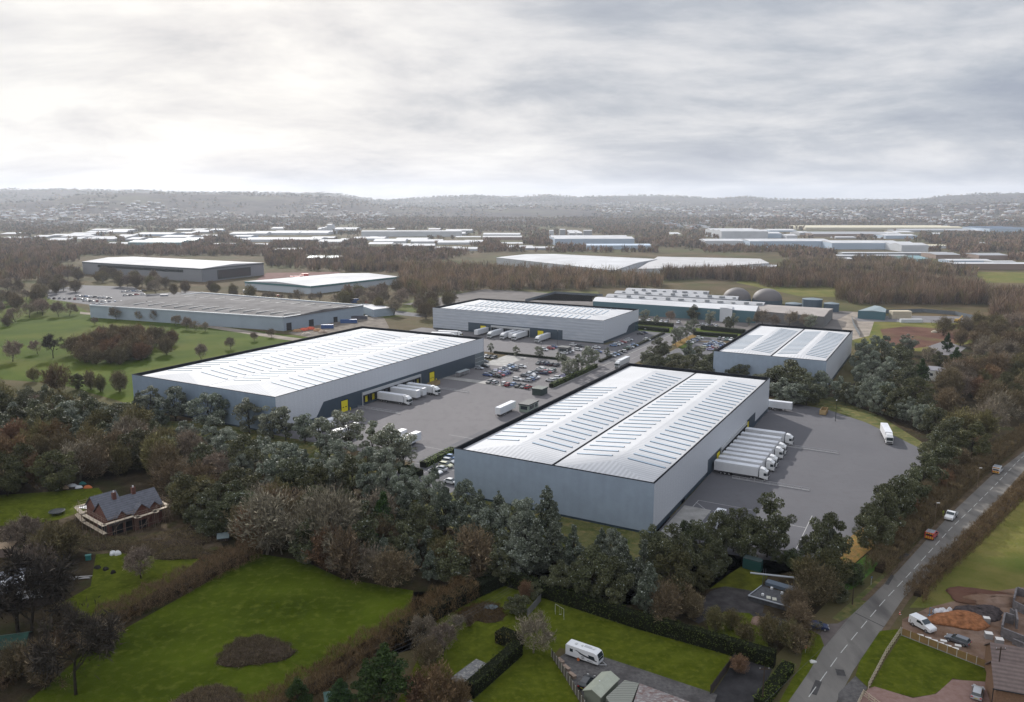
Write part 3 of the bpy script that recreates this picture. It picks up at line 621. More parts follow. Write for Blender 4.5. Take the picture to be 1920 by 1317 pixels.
def put(src, label, u, v, deg, group=None, sc_=1.0):
    p = W(u, v); rz = RZU + R(deg)
    if src.name not in used:
        used.add(src.name); src.location = p; src.rotation_euler = (0,0,rz); src.scale = (sc_,)*3; src['label'] = label
        if group: src['group'] = group
        return src
    return clone(src, p, rz, sc_, label, group)
# right-hand yard: lorries docked with their backs to the wall, facing away from it (-90 deg = towards +v)
g1 = 'lorries docked in the right-hand yard'
uu = [256.0, 261.2, 266.2, 271.0, 276.0, 281.2, 286.6, 292.6, 299.6]
hascab = [1, 0, 1, 1, 0, 1, 1, 0, 1]
names = {0:'nearest white lorry docked in the right-hand yard, its whole side in view', 2:'second docked white lorry from the front in the right-hand yard', 3:'third docked white lorry in the right-hand yard, half hidden by the second',
 5:'fourth docked white lorry in the right-hand yard, just past the gap', 6:'fifth docked white lorry in the right-hand yard', 8:'farthest white lorry docked in the right-hand yard, by the far yellow door',
 1:'cabless white trailer between the first and second docked lorries on the right', 4:'cabless white trailer in the middle of the right-hand docks', 7:'cabless white trailer beside the farthest lorry in the right-hand yard'}
for i, u in enumerate(uu):
    put(lorry if hascab[i] else trail, names[i], u, -64.6, -90, g1 if hascab[i] else 'cabless trailers in the right-hand yard', 1.05)
put(trail, 'white trailer standing at the far corner of the front warehouse', 349, -70.0, -90)
put(trail, 'white trailer behind the tree at the near end of the right-hand yard', 201.2, -51.6, 0, None, 1.0).rotation_euler.z = RZU + R(0)
p = G(1656, 812); q = G(1676, 852); a = math.atan2(q[1]-p[1], q[0]-p[0]); o = put(lorry, 'white lorry driving alone across the right-hand yard', 0, 0, 0); o.location = p; o.rotation_euler.z = a; o.scale = (1.0,)*3
# left warehouse docks
g2 = 'vehicles docked at the left warehouse'
put(lorry, 'near white lorry docked at the left warehouse', 278.6, -223.4, -90, g2, 1.06)
put(trail, 'first cabless trailer beyond the near lorry at the left warehouse', 288.3, -223.4, -90, g2, 1.1)
put(trail, 'second cabless trailer, touching the far lorry at the left warehouse', 293.2, -223.4, -90, g2, 1.1)
put(lorry, 'far white lorry docked at the left warehouse near the timber skip', 299.5, -222.5, -90, g2, 1.06)
put(trail, 'white trailer standing alone beside the pale green gatehouse', 280.5, -162.5, 0)
put(trail, 'white trailer parked behind the trees at the near end of the middle yard', 222, -171.0, 0, 'vehicles behind the bank trees', 1.02)
put(trail, 'white trailer mostly hidden behind the bank trees left of the open trailer', 222, -177.5, 0, 'vehicles behind the bank trees', 1.02)
o = put(lorry, 'white lorry whose cab shows between the bank trees in the middle yard', 234, -199, 180, 'vehicles behind the bank trees')
put(trail, 'white trailer behind trees close to the corner of the left warehouse', 222, -212, 0)
# road and rear warehouse
put(lorry, 'white lorry driving along the access road behind the front warehouse', 413, -155.5, 180)
g3 = 'lorries docked at the rear warehouse'
for (v, lb, t_) in ((-276.2,'cabless trailer at the left yellow door of the rear warehouse',0), (-264.5,'first white lorry docked at the rear warehouse from the left',1), (-254.8,'second white lorry docked at the rear warehouse from the left',1), (-250.0,'cabless white trailer between two docked lorries at the rear warehouse',0), (-246,'third white lorry docked at the rear warehouse from the left',1), (-229.2,'white lorry docked alone at the right yellow door of the rear warehouse',1)):
    put(lorry if t_ else trail, lb, 462.5, v, 180, g3 if t_ else None, 1.06)
put(lorry, 'white lorry parked at the left end of the rear warehouse, in front of its neighbour', 428, -298, -75, 'lorries at the left end of the rear warehouse')
put(lorry, 'white lorry parked at the left end of the rear warehouse, behind its neighbour', 436, -298, -75, 'lorries at the left end of the rear warehouse')
put(trail, 'white trailer standing beside the right-hand warehouse car park', 388, -108, -90)

# ---- cars
CARC = {'white':(.62,.63,.64), 'silver':(.38,.40,.43), 'grey':(.10,.105,.12), 'dark grey':(.045,.05,.06), 'black':(.012,.013,.016), 'blue':(.035,.07,.20), 'light blue':(.16,.25,.42), 'red':(.26,.02,.025), 'green':(.06,.12,.10), 'lilac':(.36,.34,.52), 'cream':(.5,.5,.36), 'navy':(.008,.02,.07), 'orange':(.55,.10,.02)}
def paintm(c): return mat('car_paint_' + c.replace(' ', '_'), CARC[c], .28, coat=.6, spec=.5)
def car_geom(est, near):
    """returns (body MB, glass MB); x forward, est = estate/hatch tail length"""
    b_ = MB(); wlo, wbe = .86, .88
    prof = [(-2.12,.32),(-2.16,.62),(-2.10,.86),(-1.95,.95),(-1.0,.97),(.85,.98),(1.55,.86),(1.98,.72),(2.14,.55),(2.12,.32)] if not est else [(-2.08,.32),(-2.12,.62),(-2.08,.92),(-1.0,.97),(.85,.98),(1.5,.86),(1.95,.72),(2.1,.55),(2.08,.32)]
    n = len(prof); ins = lambda z: wlo - max(0, z-.8)*.25 if z > .8 else wlo - max(0, .45-z)*.3
    v = [(x, -ins(z), z) for x, z in prof] + [(x, ins(z), z) for x, z in prof]
    b_.add(v, [tuple(range(n)), tuple(range(2*n-1, n-1, -1))] + [(i, n+i, n+(i+1)%n, (i+1)%n) for i in range(n)], 0)
    b_.f = [f[::-1] for f in b_.f]
    tb = -2.02 if est else -1.75; tt = -1.72 if est else -1.15
    g = MB(); lo = [(tb,.80),(1.02,.80)]; hi = [(tt,.63),(.28,.63)]
    v = [(tb,-.80,.95),(1.05,-.80,.96),(1.05,.80,.96),(tb,.80,.95),(tt,-.62,1.40),(.25,-.62,1.42),(.25,.62,1.42),(tt,.62,1.40)]
    g.add(v, [(0,1,5,4),(1,2,6,5),(2,3,7,6),(3,0,4,7)], 1)
    r = MB(); r.add([(tt-.06,-.63,1.40),(.27,-.63,1.425),(.27,.63,1.425),(tt-.06,.63,1.40),(tt+.1,-.55,1.46),(.1,-.55,1.48),(.1,.55,1.48),(tt+.1,.55,1.46)], [(4,5,6,7),(0,1,5,4),(1,2,6,5),(2,3,7,6),(3,0,4,7),(3,2,1,0)], 0)
    return b_, g, r
CM = {}
def car_mesh(c, est):
    k = (c, est)
    if k not in CM:
        b_, g, r = car_geom(est, False); m_ = MB(); m_.add(b_.v, b_.f, 0); m_.add(g.v, g.f, 1); m_.add(r.v, r.f, 0)
        for x in (-1.32, 1.32):
            for s in (-1, 1): m_.bar((x, s*.70, .32), (x, s*.89, .32), .33, n=10, m=2)
        m_.box(-2.15, -2.1, -.75, -.45, .68, .82, 3); m_.box(-2.15, -2.1, .45, .75, .68, .82, 3)
        for x in (-1.6,-.5,.9): pass
        o = m_.obj('parked_car', [paintm(c), glass, rubber, red_lamp]); CM[k] = o.data; bpy.data.objects.remove(o)
    return CM[k]
def small_car(loc, rz, c, label, group, est=None):
    est = rnd.random() < .6 if est is None else est
    o = bpy.data.objects.new('parked_car', car_mesh(c, est)); link(o); o.location = loc; o.rotation_euler = (0,0,rz + rnd.uniform(-.03,.03)); o.scale = (1.17,1.17,1.17); tag(o, label, 'car', group); return o
def crow(pxs, axis, where, group):
    """one row of cars: (x, y, colour) in row order; axis 'v' = length across the row's aisle"""
    cnt = {}
    for i, (x, y, c) in enumerate(pxs): cnt.setdefault(c, []).append(i)
    for i, (x, y, c) in enumerate(pxs):
        p = G(x, y, .08); k = cnt[c].index(i)
        lb = f'{c} car {where}' if len(cnt[c]) == 1 else f'{["first","second","third","fourth","fifth","sixth","seventh"][k]} {c} car from left {where}'
        small_car(p, RZU + (R(-90) if axis == 'v' else 0) + (math.pi if rnd.random() < .4 else 0), c, lb, group)
def c1(l): return [(880+x*.15625, 640+(y+14)*.15625, c) for x, y, c in l]
def c2(l): return [(880+x*.1771, 580+(y+12)*.1771, c) for x, y, c in l]
def c3(l): return [(1140+x*.1771, 560+(y+12)*.1771, c) for x, y, c in l]
gm_ = 'cars in the middle car park'
crow(c1([(218,405,'blue'),(258,388,'black'),(290,372,'white'),(330,362,'lilac'),(362,345,'white')]), 'v', 'in the back-left row of the middle car park', gm_)
crow(c1([(330,420,'black'),(372,404,'red'),(405,390,'light blue'),(438,378,'blue'),(472,368,'dark grey')]), 'v', 'in the row in front of the bright blue car', gm_)
crow(c1([(408,336,'navy'),(448,322,'white'),(488,306,'light blue'),(520,290,'silver')]), 'v', 'in the upper pair of the left block', gm_)
crow(c1([(545,338,'grey'),(630,303,'white')]), 'v', 'at the upper end of the left block', gm_)
crow(c1([(665,413,'grey'),(702,398,'silver'),(738,388,'white'),(772,376,'grey'),(803,364,'dark grey')]), 'v', 'in the central block of the middle car park', gm_)
crow(c1([(575,456,'white'),(690,470,'silver'),(730,455,'light blue'),(765,440,'silver'),(792,428,'white')]), 'v', 'in the front row of the central block', gm_)
crow(c1([(850,328,'white'),(898,345,'white')]), 'v', 'at the upper right of the middle car park', gm_)
crow(c1([(890,383,'navy'),(930,368,'red'),(960,358,'white'),(988,346,'green')]), 'v', 'in the right block of the middle car park', gm_)
crow(c1([(245,488,'dark grey'),(312,493,'silver'),(425,508,'white'),(468,522,'red'),(535,518,'light blue'),(585,534,'black'),(652,543,'grey'),(708,552,'red')]), 'u', 'in the row nearest the middle yard', gm_)
crow(c1([(835,263,'dark grey'),(890,262,'grey'),(940,270,'navy'),(992,278,'black'),(1048,284,'dark grey')]), 'u', 'in the row under the hedge behind the car park', gm_)
crow(c1([(195,180,'white'),(240,188,'black'),(295,194,'dark grey')]), 'u', 'beside the office of the left warehouse', gm_)
crow(c1([(185,240,'grey'),(190,298,'black'),(120,322,'silver')]), 'v', 'on the paving at the left warehouse corner', gm_)
crow(c1([(968,468,'white'),(1035,470,'silver'),(1068,440,'white'),(1120,418,'lilac'),(1190,382,'dark grey'),(1245,362,'grey')]), 'v', 'behind the clipped green hedge', gm_)
g4 = 'cars around the rear warehouse'
crow(c2([(1105,376,'white'),(1168,386,'dark grey'),(1345,402,'white')]), 'v', 'at the corner of the rear warehouse', g4)
crow(c2([(790,425,'white'),(862,412,'red'),(897,398,'blue')]), 'v', 'beside the small grey gatehouse', g4)
crow(c2([(1000,463,'white'),(1035,450,'silver'),(1068,438,'white'),(1150,424,'white'),(1362,448,'blue')]), 'v', 'behind the car park trees', g4)
crow(c2([(1525,381,'light blue'),(1560,371,'white'),(1592,359,'silver'),(1627,345,'red'),(1660,331,'white'),(1693,320,'silver')]), 'v', 'along the end wall of the rear warehouse', g4)
crow(c2([(1510,492,'silver'),(1550,478,'light blue'),(1583,466,'grey'),(1622,443,'white'),(1668,412,'green'),(1705,398,'silver'),(1748,378,'light blue')]), 'v', 'in the row next to the access road', g4)
crow(c2([(1810,256,'dark grey'),(1852,245,'navy'),(1880,318,'white')]), 'v', 'at the far corner of the rear warehouse', g4)
g5 = 'cars beside the right-hand warehouse'
crow(c3([(868,462,'white'),(892,450,'silver'),(915,440,'blue'),(940,428,'grey'),(970,412,'white')]), 'v', 'beside the orange planting strip', g5)
crow(c3([(1005,515,'cream'),(1045,497,'light blue'),(1070,484,'blue'),(1095,470,'silver'),(1118,460,'light blue')]), 'v', 'in the left half of the double row', g5)
crow(c3([(1085,537,'lilac'),(1110,522,'red'),(1135,508,'white'),(1158,498,'light blue'),(1180,486,'blue'),(1205,474,'silver')]), 'v', 'in the right half of the double row', g5)
crow(c3([(1180,420,'dark grey'),(1225,424,'white'),(1265,428,'green'),(1302,432,'white')]), 'u', 'in the back row under the low hedge', g5)
g6 = 'cars in bays beside the front warehouse'
crow([(816,888,'white'),(826,882.5,'silver'),(836,875.5,'cream'),(842,868,'silver'),(846,861,'light blue'),(849,854,'grey')][:5], 'v', 'in the bays left of the front warehouse corner', g6)
crow([(846,907,'white')], 'v', 'peeping out at the bottom of the front warehouse corner', None)
g7 = 'cars in the far left car park'
cols = ['white','silver','grey','white','light blue','black','white','red','silver']
k = 0
for r_, (x0, y0, x1, y1, n) in enumerate([(92,560,160,562,8),(146,556,205,560,8),(160,565,250,568,9),(175,570,235,573,6),(232,548,270,546,5),(235,555,268,553,4)]):
    for i in range(n):
        x = x0 + (x1-x0)*i/(n-1); y = y0 + (y1-y0)*i/(n-1) + (i % 2)*.5; c = cols[(i*5+r_*3) % 9]
        small_car(G(x, y, .06), rnd.choice((.3,.35,1.9)), c, f'{c} car, {nth(i)} of row {["nearest the wood","beside the verge","behind the factory","closest to the factory wall","by the brown trees","under the brown trees"][r_]} in the far car park', g7)

crow([(1202,601,'white'),(1209,602,'silver'),(1217,602.5,'white'),(1226,603,'cream'),(1240,604,'white'),(1250,605,'silver'),(1272,606,'white')], 'u', 'before the left part of the teal factory', 'cars before the teal factory')
crow([(1310,610,'white'),(1318,610.5,'silver'),(1326,611,'white'),(1334,612,'grey'),(1343,613,'white')], 'u', 'before the porch of the teal factory', 'cars before the teal factory')
# ================================================================ TREES
leaf_m = leafmat('leaf', .55, .22, .35); leaf_silver = leafmat('leaf_silver', .5, .15, .45); twig_m = leafmat('twig', .85, .22, .2)
bark = mat('bark', (.045,.038,.028), .9, var=.3, scale=2, objrand=.15); bark_pale = mat('bark_pale', (.16,.14,.105), .9, var=.3, scale=2, objrand=.1)
def tris(C, size, rs, flat=0.0, up=None):
    """one small kite (2 triangles as a quad) per centre, random facing"""
    n = len(C); d = rs.normal(size=(n,3)); 
    if up is not None: d = d*(1-flat) + up*flat*1.6
    d /= np.linalg.norm(d, axis=1)[:, None]; a = np.cross(d, rs.normal(size=(n,3))); a /= np.linalg.norm(a, axis=1)[:, None]; b_ = np.cross(d, a)
    s = (size*rs.uniform(.6, 1.4, n))[:, None]; V = np.stack([C - a*s, C - b_*s*.6, C + a*s, C + b_*s*.6], 1).reshape(-1, 3)
    F = np.arange(4*n).reshape(-1, 4); return V, F
def tubes(segs, n=4):
    """segs: list of (p, q, r0, r1)"""
    P = np.array([s[0] for s in segs], float); Q = np.array([s[1] for s in segs], float); r0 = np.array([s[2] for s in segs]); r1 = np.array([s[3] for s in segs])
    d = Q-P; d /= np.linalg.norm(d, axis=1)[:, None] + 1e-9; ref = np.where(np.abs(d[:, 2:3]) < .9, np.array([[0,0,1.]]), np.array([[1.,0,0]])); a = np.cross(d, ref); a /= np.linalg.norm(a, axis=1)[:, None]; b_ = np.cross(d, a)
    V = []
    for c, r in ((P, r0), (Q, r1)):
        for i in range(n):
            t = 2*math.pi*i/n; V.append(c + (a*math.cos(t) + b_*math.sin(t))*r[:, None])
    V = np.stack(V, 1); m = len(segs); base = (np.arange(m)*2*n)[:, None, None]
    F = np.array([(i, (i+1)%n, n+(i+1)%n, n+i) for i in range(n)])[None] + base
    return V.reshape(-1, 3), F.reshape(-1, 4)
LEAFK = 1.6
def leafy(seed, hgt, rad, base, lobes, nl, size, shape='round', dark=(.024,.028,.012), light=(.065,.072,.035), silver=0.0):
    """tapered trunk with limbs and a crown of leaf clumps; 10 m-class tree at true size"""
    rs = np.random.RandomState(seed); cz = (hgt+base)/2; hz = (hgt-base)/2; cl = []
    while len(cl) < lobes:
        u = rs.normal(size=3); u /= np.linalg.norm(u); rr = rs.uniform(.35, 1.18)**.6; z = u[2]*rr
        if shape == 'cone': wz = max(.10, (1 - (z+1)/2)**.8*1.15)
        elif shape == 'oval': wz = math.sqrt(max(0.05, 1-z*z*.85)) if z > -.2 else .95
        else: wz = 1.0
        c = np.array([u[0]*rr*rad*wz, u[1]*rr*rad*wz, cz + z*hz*.86]); cr = rs.uniform(.12, .34)*rad*(1.0 if shape != 'cone' else .55 + .45*wz); cl.append((c, cr))
    w_ = np.array([c[1]**2 for c in cl]); w_ /= w_.sum(); k = rs.choice(len(cl), nl, p=w_)
    C0 = np.array([c[0] for c in cl])[k]; CR = np.array([c[1] for c in cl])[k]; u = rs.normal(size=(nl,3)); u /= np.linalg.norm(u, axis=1)[:, None]
    rr = rs.uniform(.45, 1.08, nl)**.5; C = C0 + u*(CR*rr)[:, None]*np.array([1,1,.8])
    V, F = tris(C, size, rs, .35, u)
    t = rs.rand(nl)[:, None]; clt = rs.rand(len(cl))[k][:, None]; mixf = np.clip(t*.55 + clt*.55 - .05, 0, 1); T = np.array(dark)*(1-mixf) + np.array(light)*mixf
    if silver:
        sm = rs.rand(nl) < silver*(.4+1.2*clt[:, 0]); T[sm] = np.array([.24,.26,.23])*rs.uniform(.7, 1.1, (sm.sum(),1))
    T = np.repeat(T*LEAFK, 4, 0); segs = [((0,0,-.3), (0,0,base*.9), hgt*.022, hgt*.016), ((0,0,base*.9), (0,0,cz+hz*.5), hgt*.016, hgt*.005)]
    for c, r in cl[:16]: segs.append(((0,0,base*.9+rs.rand()*hz), tuple(c), hgt*.007, hgt*.002))
    V2, F2 = tubes(segs, 6)
    return npmesh('crown', V, F, leaf_m if not silver else leaf_silver, T), npmesh('trunk', V2, F2, bark)
def bare(seed, hgt, spread=.75, twigs=5200, base=.18, col=(.075,.060,.044), col2=(.155,.128,.098), tw=.022, tl=1.0, levels=4, upright=.5, barkm=None, multi=1, gain=1.5, vol=.45, low=.16):
    rs = np.random.RandomState(seed); segs = []; tips = []; levels = min(levels, 3)
    def grow(p, d, L_, r, lv):
        k = 4
        for i in range(k):
            d = d + rs.normal(size=3)*.13 + np.array([0,0,.10*upright]); d /= np.linalg.norm(d); q = p + d*L_/k; segs.append((p, q, r, r*.86)); p = q; r *= .86
            if lv <= 1 or (lv == 2 and i > 1): tips.append((p, d, lv))
            if lv > 0 and i >= (1 if multi == 1 or lv < levels else 0):
                for _ in range(rs.randint(1, 3) if lv < levels else 2):
                    e = rs.normal(size=3); e -= e.dot(d)*d; e /= np.linalg.norm(e)+1e-6; f = d*(.45+.45*upright) + e*spread*rs.uniform(.6,1.15); f[2] = max(f[2], -.15); f /= np.linalg.norm(f)
                    grow(p, f, L_*rs.uniform(.50,.74)*(1 - .10*(i-1)), r*rs.uniform(.5,.68), lv-1)
    for m_ in range(multi):
        d0 = np.array([rs.normal()*.25*(multi > 1), rs.normal()*.25*(multi > 1), 1.0]); grow(np.array([rs.normal()*.4*(multi > 1), rs.normal()*.4*(multi > 1), -.3]), d0/np.linalg.norm(d0), hgt*(.62 if multi == 1 else .60), hgt*(.026 if multi == 1 else .013), levels)
    V2, F2 = tubes([s for s in segs if s[2] > .0], 4)
    mx = max(s[1][2] for s in segs); sc_ = (hgt*.93)/mx; V2 *= sc_
    n = twigs; ti = rs.randint(0, len(tips), n); P = np.array([t[0] for t in tips])[ti]*sc_; D = np.array([t[1] for t in tips])[ti]
    dd = D*.8 + rs.normal(size=(n,3))*.75 + np.array([0,0,.3*upright]); dd /= np.linalg.norm(dd, axis=1)[:, None]; L_ = (tl*rs.uniform(.5, 1.5, n))[:, None]*hgt/12
    P = P + rs.normal(size=(n,3))*.12*hgt/12
    if vol:                                       # fine outer spray filling the crown's volume
        m2 = int(n*vol); al = np.abs(V2); cwid = np.percentile(al[:, 0], 96)*1.0 + .1; u = rs.normal(size=(m2,3)); u /= np.linalg.norm(u, axis=1)[:, None]; rr = rs.uniform(.25, 1, m2)[:, None]**.5
        lo_, hi_ = low*hgt, hgt*.98; P[:m2] = np.stack([u[:,0]*rr[:,0]*cwid*(1 + .25*np.sin(u[:,1]*5 + u[:,2]*6 + seed)), u[:,1]*rr[:,0]*cwid, (lo_+hi_)/2 + u[:,2]*rr[:,0]*(hi_-lo_)/2], 1)*(1 + .12*np.sin(u[:, :1]*7+seed)); dd[:m2] = u*.6 + rs.normal(size=(m2,3))*.35 + np.array([0,0,.7]); dd[:m2] /= np.linalg.norm(dd[:m2], axis=1)[:, None]; L_[:m2] *= .8
    sd_ = np.cross(dd, rs.normal(size=(n,3))); sd_ /= np.linalg.norm(sd_, axis=1)[:, None]; wv = tw*hgt/12
    V = np.stack([P - sd_*wv, P + sd_*wv, P + dd*L_*.55 + sd_*wv*.6 + rs.normal(size=(n,3))*.08, P + dd*L_], 1).reshape(-1, 3); F = np.arange(4*n).reshape(-1, 4)
    t = rs.rand(n)[:, None]**1.3; T = (np.array(col)*(1-t) + np.array(col2)*t)*gain; T[rs.rand(n) < .10] *= 1.9
    return npmesh('crown', V, F, twig_m, np.repeat(T, 4, 0)), npmesh('trunk', V2, F2, barkm or bark)
PROTO = {}
def protos(kind, fn, n):
    PROTO[kind] = [fn(i) for i in range(n)]
# grey-green planted trees (silvery leaves), dark evergreens, cones, bare brown trees
protos('silver', lambda i: leafy(100+i, 10, 3.3+.35*(i % 3), .5, 48, 11000, .155, 'oval', (.040,.050,.034), (.145,.160,.118), .16), 4)
protos('open', lambda i: leafy(150+i, 10, 3.0+.3*(i % 3), .6, 38, 6500, .16, 'oval', (.046,.054,.034), (.165,.168,.118), .12), 3)
protos('green', lambda i: leafy(200+i, 10, 3.7+.3*(i % 3), .3, 52, 12000, .16, 'oval', (.022,.025,.012), (.092,.096,.050), .03), 5)
protos('olive', lambda i: leafy(250+i, 10, 3.9+.3*(i % 3), .2, 50, 12000, .16, 'round', (.026,.028,.012), (.078,.074,.034)), 3)
protos('cone', lambda i: leafy(300+i, 10, 2.9, .2, 90, 10000, .15, 'cone', (.028,.036,.024), (.105,.118,.085), .07), 3)
protos('fir', lambda i: leafy(330+i, 10, 3.1, .3, 90, 8000, .15, 'cone', (.008,.018,.005), (.030,.050,.014)), 2)
protos('shrub', lambda i: leafy(360+i, 10, 5.5, 0, 60, 6000, .28, 'round', (.020,.028,.012), (.066,.075,.034)), 2)
protos('bare', lambda i: bare(400+i, 10, .85, 5200, tw=.018, tl=1.15, upright=.4, gain=2.0, vol=.28, low=.14), 5)
protos('pale', lambda i: bare(450+i, 10, .70, 4200, col=(.10,.085,.062), col2=(.21,.18,.135), barkm=bark_pale, tw=.026), 3)
protos('brown', lambda i: bare(500+i, 10, .7, 8000, col=(.060,.046,.026), col2=(.150,.118,.072), tw=.024, multi=4, levels=2, upright=.8, vol=.6, low=.03), 5)
protos('rust', lambda i: bare(540+i, 10, .7, 8000, col=(.075,.048,.026), col2=(.165,.108,.062), tw=.024, multi=4, levels=2, upright=.8, vol=.6, low=.03), 3)
protos('ochre', lambda i: bare(560+i, 10, .6, 7000, col=(.062,.054,.024), col2=(.145,.125,.060), tw=.026, multi=4, levels=2, upright=.6, vol=.6, low=.03), 3)
protos('oak', lambda i: bare(600+i, 10, 1.1, 3600, col=(.022,.018,.014), col2=(.05,.042,.033), tw=.016, upright=.25, levels=3, vol=.06, low=.22, gain=1.3), 2)
LOOK = {'silver':('broadleaf_tree','silvery rounded tree'), 'open':('young_tree','airy young tree'), 'green':('broadleaf_tree','dark bushy tree'), 'olive':('broadleaf_tree','olive-brown bushy tree'), 'cone':('conifer_tree','grey-green conical tree'), 'fir':('conifer_tree','blackish evergreen'),
 'shrub':('shrub','low dark green bush'), 'bare':('bare_tree','bare twiggy tree'), 'pale':('bare_tree','pale-stemmed bare tree'), 'brown':('bare_tree','dense brown leafless tree'), 'rust':('bare_tree','rusty brown leafless tree'), 'ochre':('bare_tree','yellowish brown leafless tree'), 'oak':('bare_tree','dark spreading leafless oak')}
TREES = []          # (kind, x, y, height, region, group)
BLOCK = [(840,705,1230,990)]
def tree(kind, px, py, h, region, group, wf=1.0, z=0): TREES.append((kind, *G(px, py, z)[:2], h, region, group, wf))
def belt(P, n, kinds, h0, h1, region, group, mind=5.0, avoid=None, tries=60):
    """scatter n trees with spacing inside a ground polygon given by its picture corners"""
    xs = [p[0] for p in P]; ys = [p[1] for p in P]; PW = [G(*p)[:2] for p in P]; x0, x1 = min(p[0] for p in PW), max(p[0] for p in PW); y0, y1 = min(p[1] for p in PW), max(p[1] for p in PW); c = 0; t = 0
    while c < n and t < n*tries:
        t += 1; x = rnd.uniform(x0, x1); y = rnd.uniform(y0, y1)
        if not inpoly(x, y, PW): continue
        if any((x-a[1])**2 + (y-a[2])**2 < mind*mind for a in TREES): continue
        if avoid and avoid(x, y): continue
        TREES.append((rnd.choice(kinds), x, y, rnd.uniform(h0, h1), region, group, rnd.uniform(.85, 1.2))); c += 1
# --- planted silver trees on the bank in front of the left warehouse
for (x, y, h, k) in [(285,782,12,'open'),(330,790,13.5,'silver'),(392,800,13.5,'silver'),(425,795,10,'open'),(468,812,12.5,'open'),(512,822,12,'open'),(536,826,12,'open'),(352,830,8,'silver'),(405,842,11.5,'silver'),(428,862,10.5,'silver'),(262,775,9,'cone'),(300,800,9.5,'cone'),
    (572,830,10,'silver'),(600,846,11.5,'open'),(655,838,14,'open'),(618,858,9,'silver'),(640,880,10,'silver'),(700,862,12.5,'open'),(735,880,14,'open'),(757,878,12,'open'),(690,898,10,'silver'),(724,905,10.5,'silver'),(490,872,9.5,'silver'),(520,882,9.5,'silver'),(552,890,10,'silver')]:
    tree(k, x, y, h*1.14, 'on the bank before the left warehouse', 'planted bank trees', 1.15)
for (x, y, h, k) in [(575,900,11,'cone'),(598,915,12,'silver'),(630,925,12,'silver'),(662,930,13,'green'),(690,940,13,'silver'),(725,940,12.5,'silver'),(760,950,12.5,'silver'),(775,935,11,'cone'),(805,965,13,'silver'),(760,1000,14,'cone'),(815,905,7,'cone'),
    (835,1000,15,'cone'),(870,985,14,'silver'),(900,1000,13.5,'cone'),(935,1010,14,'cone'),(865,1040,15,'cone'),(915,1045,14,'silver'),(1025,1010,16,'cone'),(972,1040,16,'silver'),(985,1060,15,'silver'),(1005,1085,15,'cone'),(1040,1075,15,'cone'),(935,1095,10,'green'),(962,1090,12,'silver'),
    (1075,1080,13,'cone'),(1110,1130,14,'green'),(1128,1040,8,'cone'),(1150,1060,10,'silver'),(1165,1095,12,'cone'),(1145,1140,12,'green'),(1205,1120,14,'cone'),(1215,1160,14,'cone'),(1225,1070,12,'green'),(1260,1085,13.5,'green'),(1255,1130,13,'olive'),
    (1310,1060,12,'green'),(1345,1040,12,'green'),(1375,1035,13,'green'),(1438,1045,17.5,'green'),(1400,1050,12,'green'),(1290,1010,5,'shrub'),(1510,1045,6,'green'),(1545,1080,16,'green'),(1556,1060,11,'cone'),(1340,1085,10,'green'),
    (1050,1120,9,'green'),(1090,1110,9,'green')]:
    tree(k, x, y, h, 'in the belt before the front warehouse', 'belt trees before the front warehouse', .80 if x > 1290 else .9)
# --- belt behind the front warehouse
for (x, y, h, k) in [(1235,672,12.5,'green'),(1260,690,8,'green'),(1272,700,11,'olive'),(1215,690,10,'green'),(1235,700,10,'green'),(1290,678,12,'cone'),(1308,690,12,'green'),(1330,700,10,'green'),(1350,708,10.5,'olive'),(1340,690,12,'cone'),(1375,705,12,'green'),(1400,712,15,'green'),(1385,720,11,'green'),(1420,722,12,'olive'),
    (1452,742,14,'green'),(1478,738,16,'green'),(1470,755,12,'silver'),(1500,748,12,'green'),(1440,735,11,'green'),(1222,700,9,'green'),(1250,702,9,'green'),(1265,708,9,'olive'),(1300,705,10,'green'),(1320,710,10,'green'),(1362,700,11,'green'),(1392,700,12,'green'),(1410,705,10,'green'),(1430,715,12,'green'),(1465,735,12,'green'),(1490,760,11,'silver'),(1512,760,12,'green')]:
    tree(k, x, y, h, 'in the dark belt behind the front warehouse', 'belt trees behind the front warehouse', 1.3)
for (x, y, h, k) in [(1510,748,12,'green'),(1530,745,13,'cone'),(1545,748,10,'cone'),(1512,742,12,'silver'),(1540,745,13,'silver'),(1575,752,12,'silver'),(1585,758,10,'green'),(1605,760,10.5,'green'),(1598,760,10,'silver'),(1617,768,12,'silver'),(1646,780,11,'silver'),(1660,776,13,'green'),(1677,787,13,'green'),(1675,780,13,'olive'),(1700,795,12,'silver'),
    (1722,808,12,'silver'),(1733,800,13,'green'),(1750,820,14,'green'),(1768,862,14,'green'),(1752,890,15,'green'),(1728,930,14,'green'),(1708,955,13,'green'),(1780,840,13,'green'),(1690,960,11,'green'),(1755,900,13,'green'),(1680,985,16,'green'),(1655,1010,14,'green'),(1640,1035,12,'green'),(1655,1035,7,'olive'),(1628,1000,9,'green'),(1770,895,9,'green')]:
    tree(k, x, y, h, 'round the edge of the right-hand yard', 'trees round the right-hand yard', .88)
for (x, y, h, k) in [(1608,700,13,'silver'),(1620,675,13,'silver'),(1640,665,12,'silver'),(1612,725,12,'silver'),(1635,700,13,'silver'),(1650,690,14,'green'),(1660,665,12,'silver'),(1640,735,12,'silver'),(1665,720,14,'silver'),(1630,750,12,'silver'),(1690,700,14,'green'),(1700,665,13,'silver'),(1680,740,12,'green'),(1700,730,13,'green'),(1725,725,15,'fir'),(1715,760,13,'olive'),(1655,760,12,'silver'),(1790,700,15,'fir'),(1775,660,12,'fir'),(1760,690,9,'olive'),(1740,680,9,'bare'),(1685,680,11,'green')]:
    tree(k, x, y, h, 'right of the smallest warehouse', 'trees beside the right-hand warehouse')
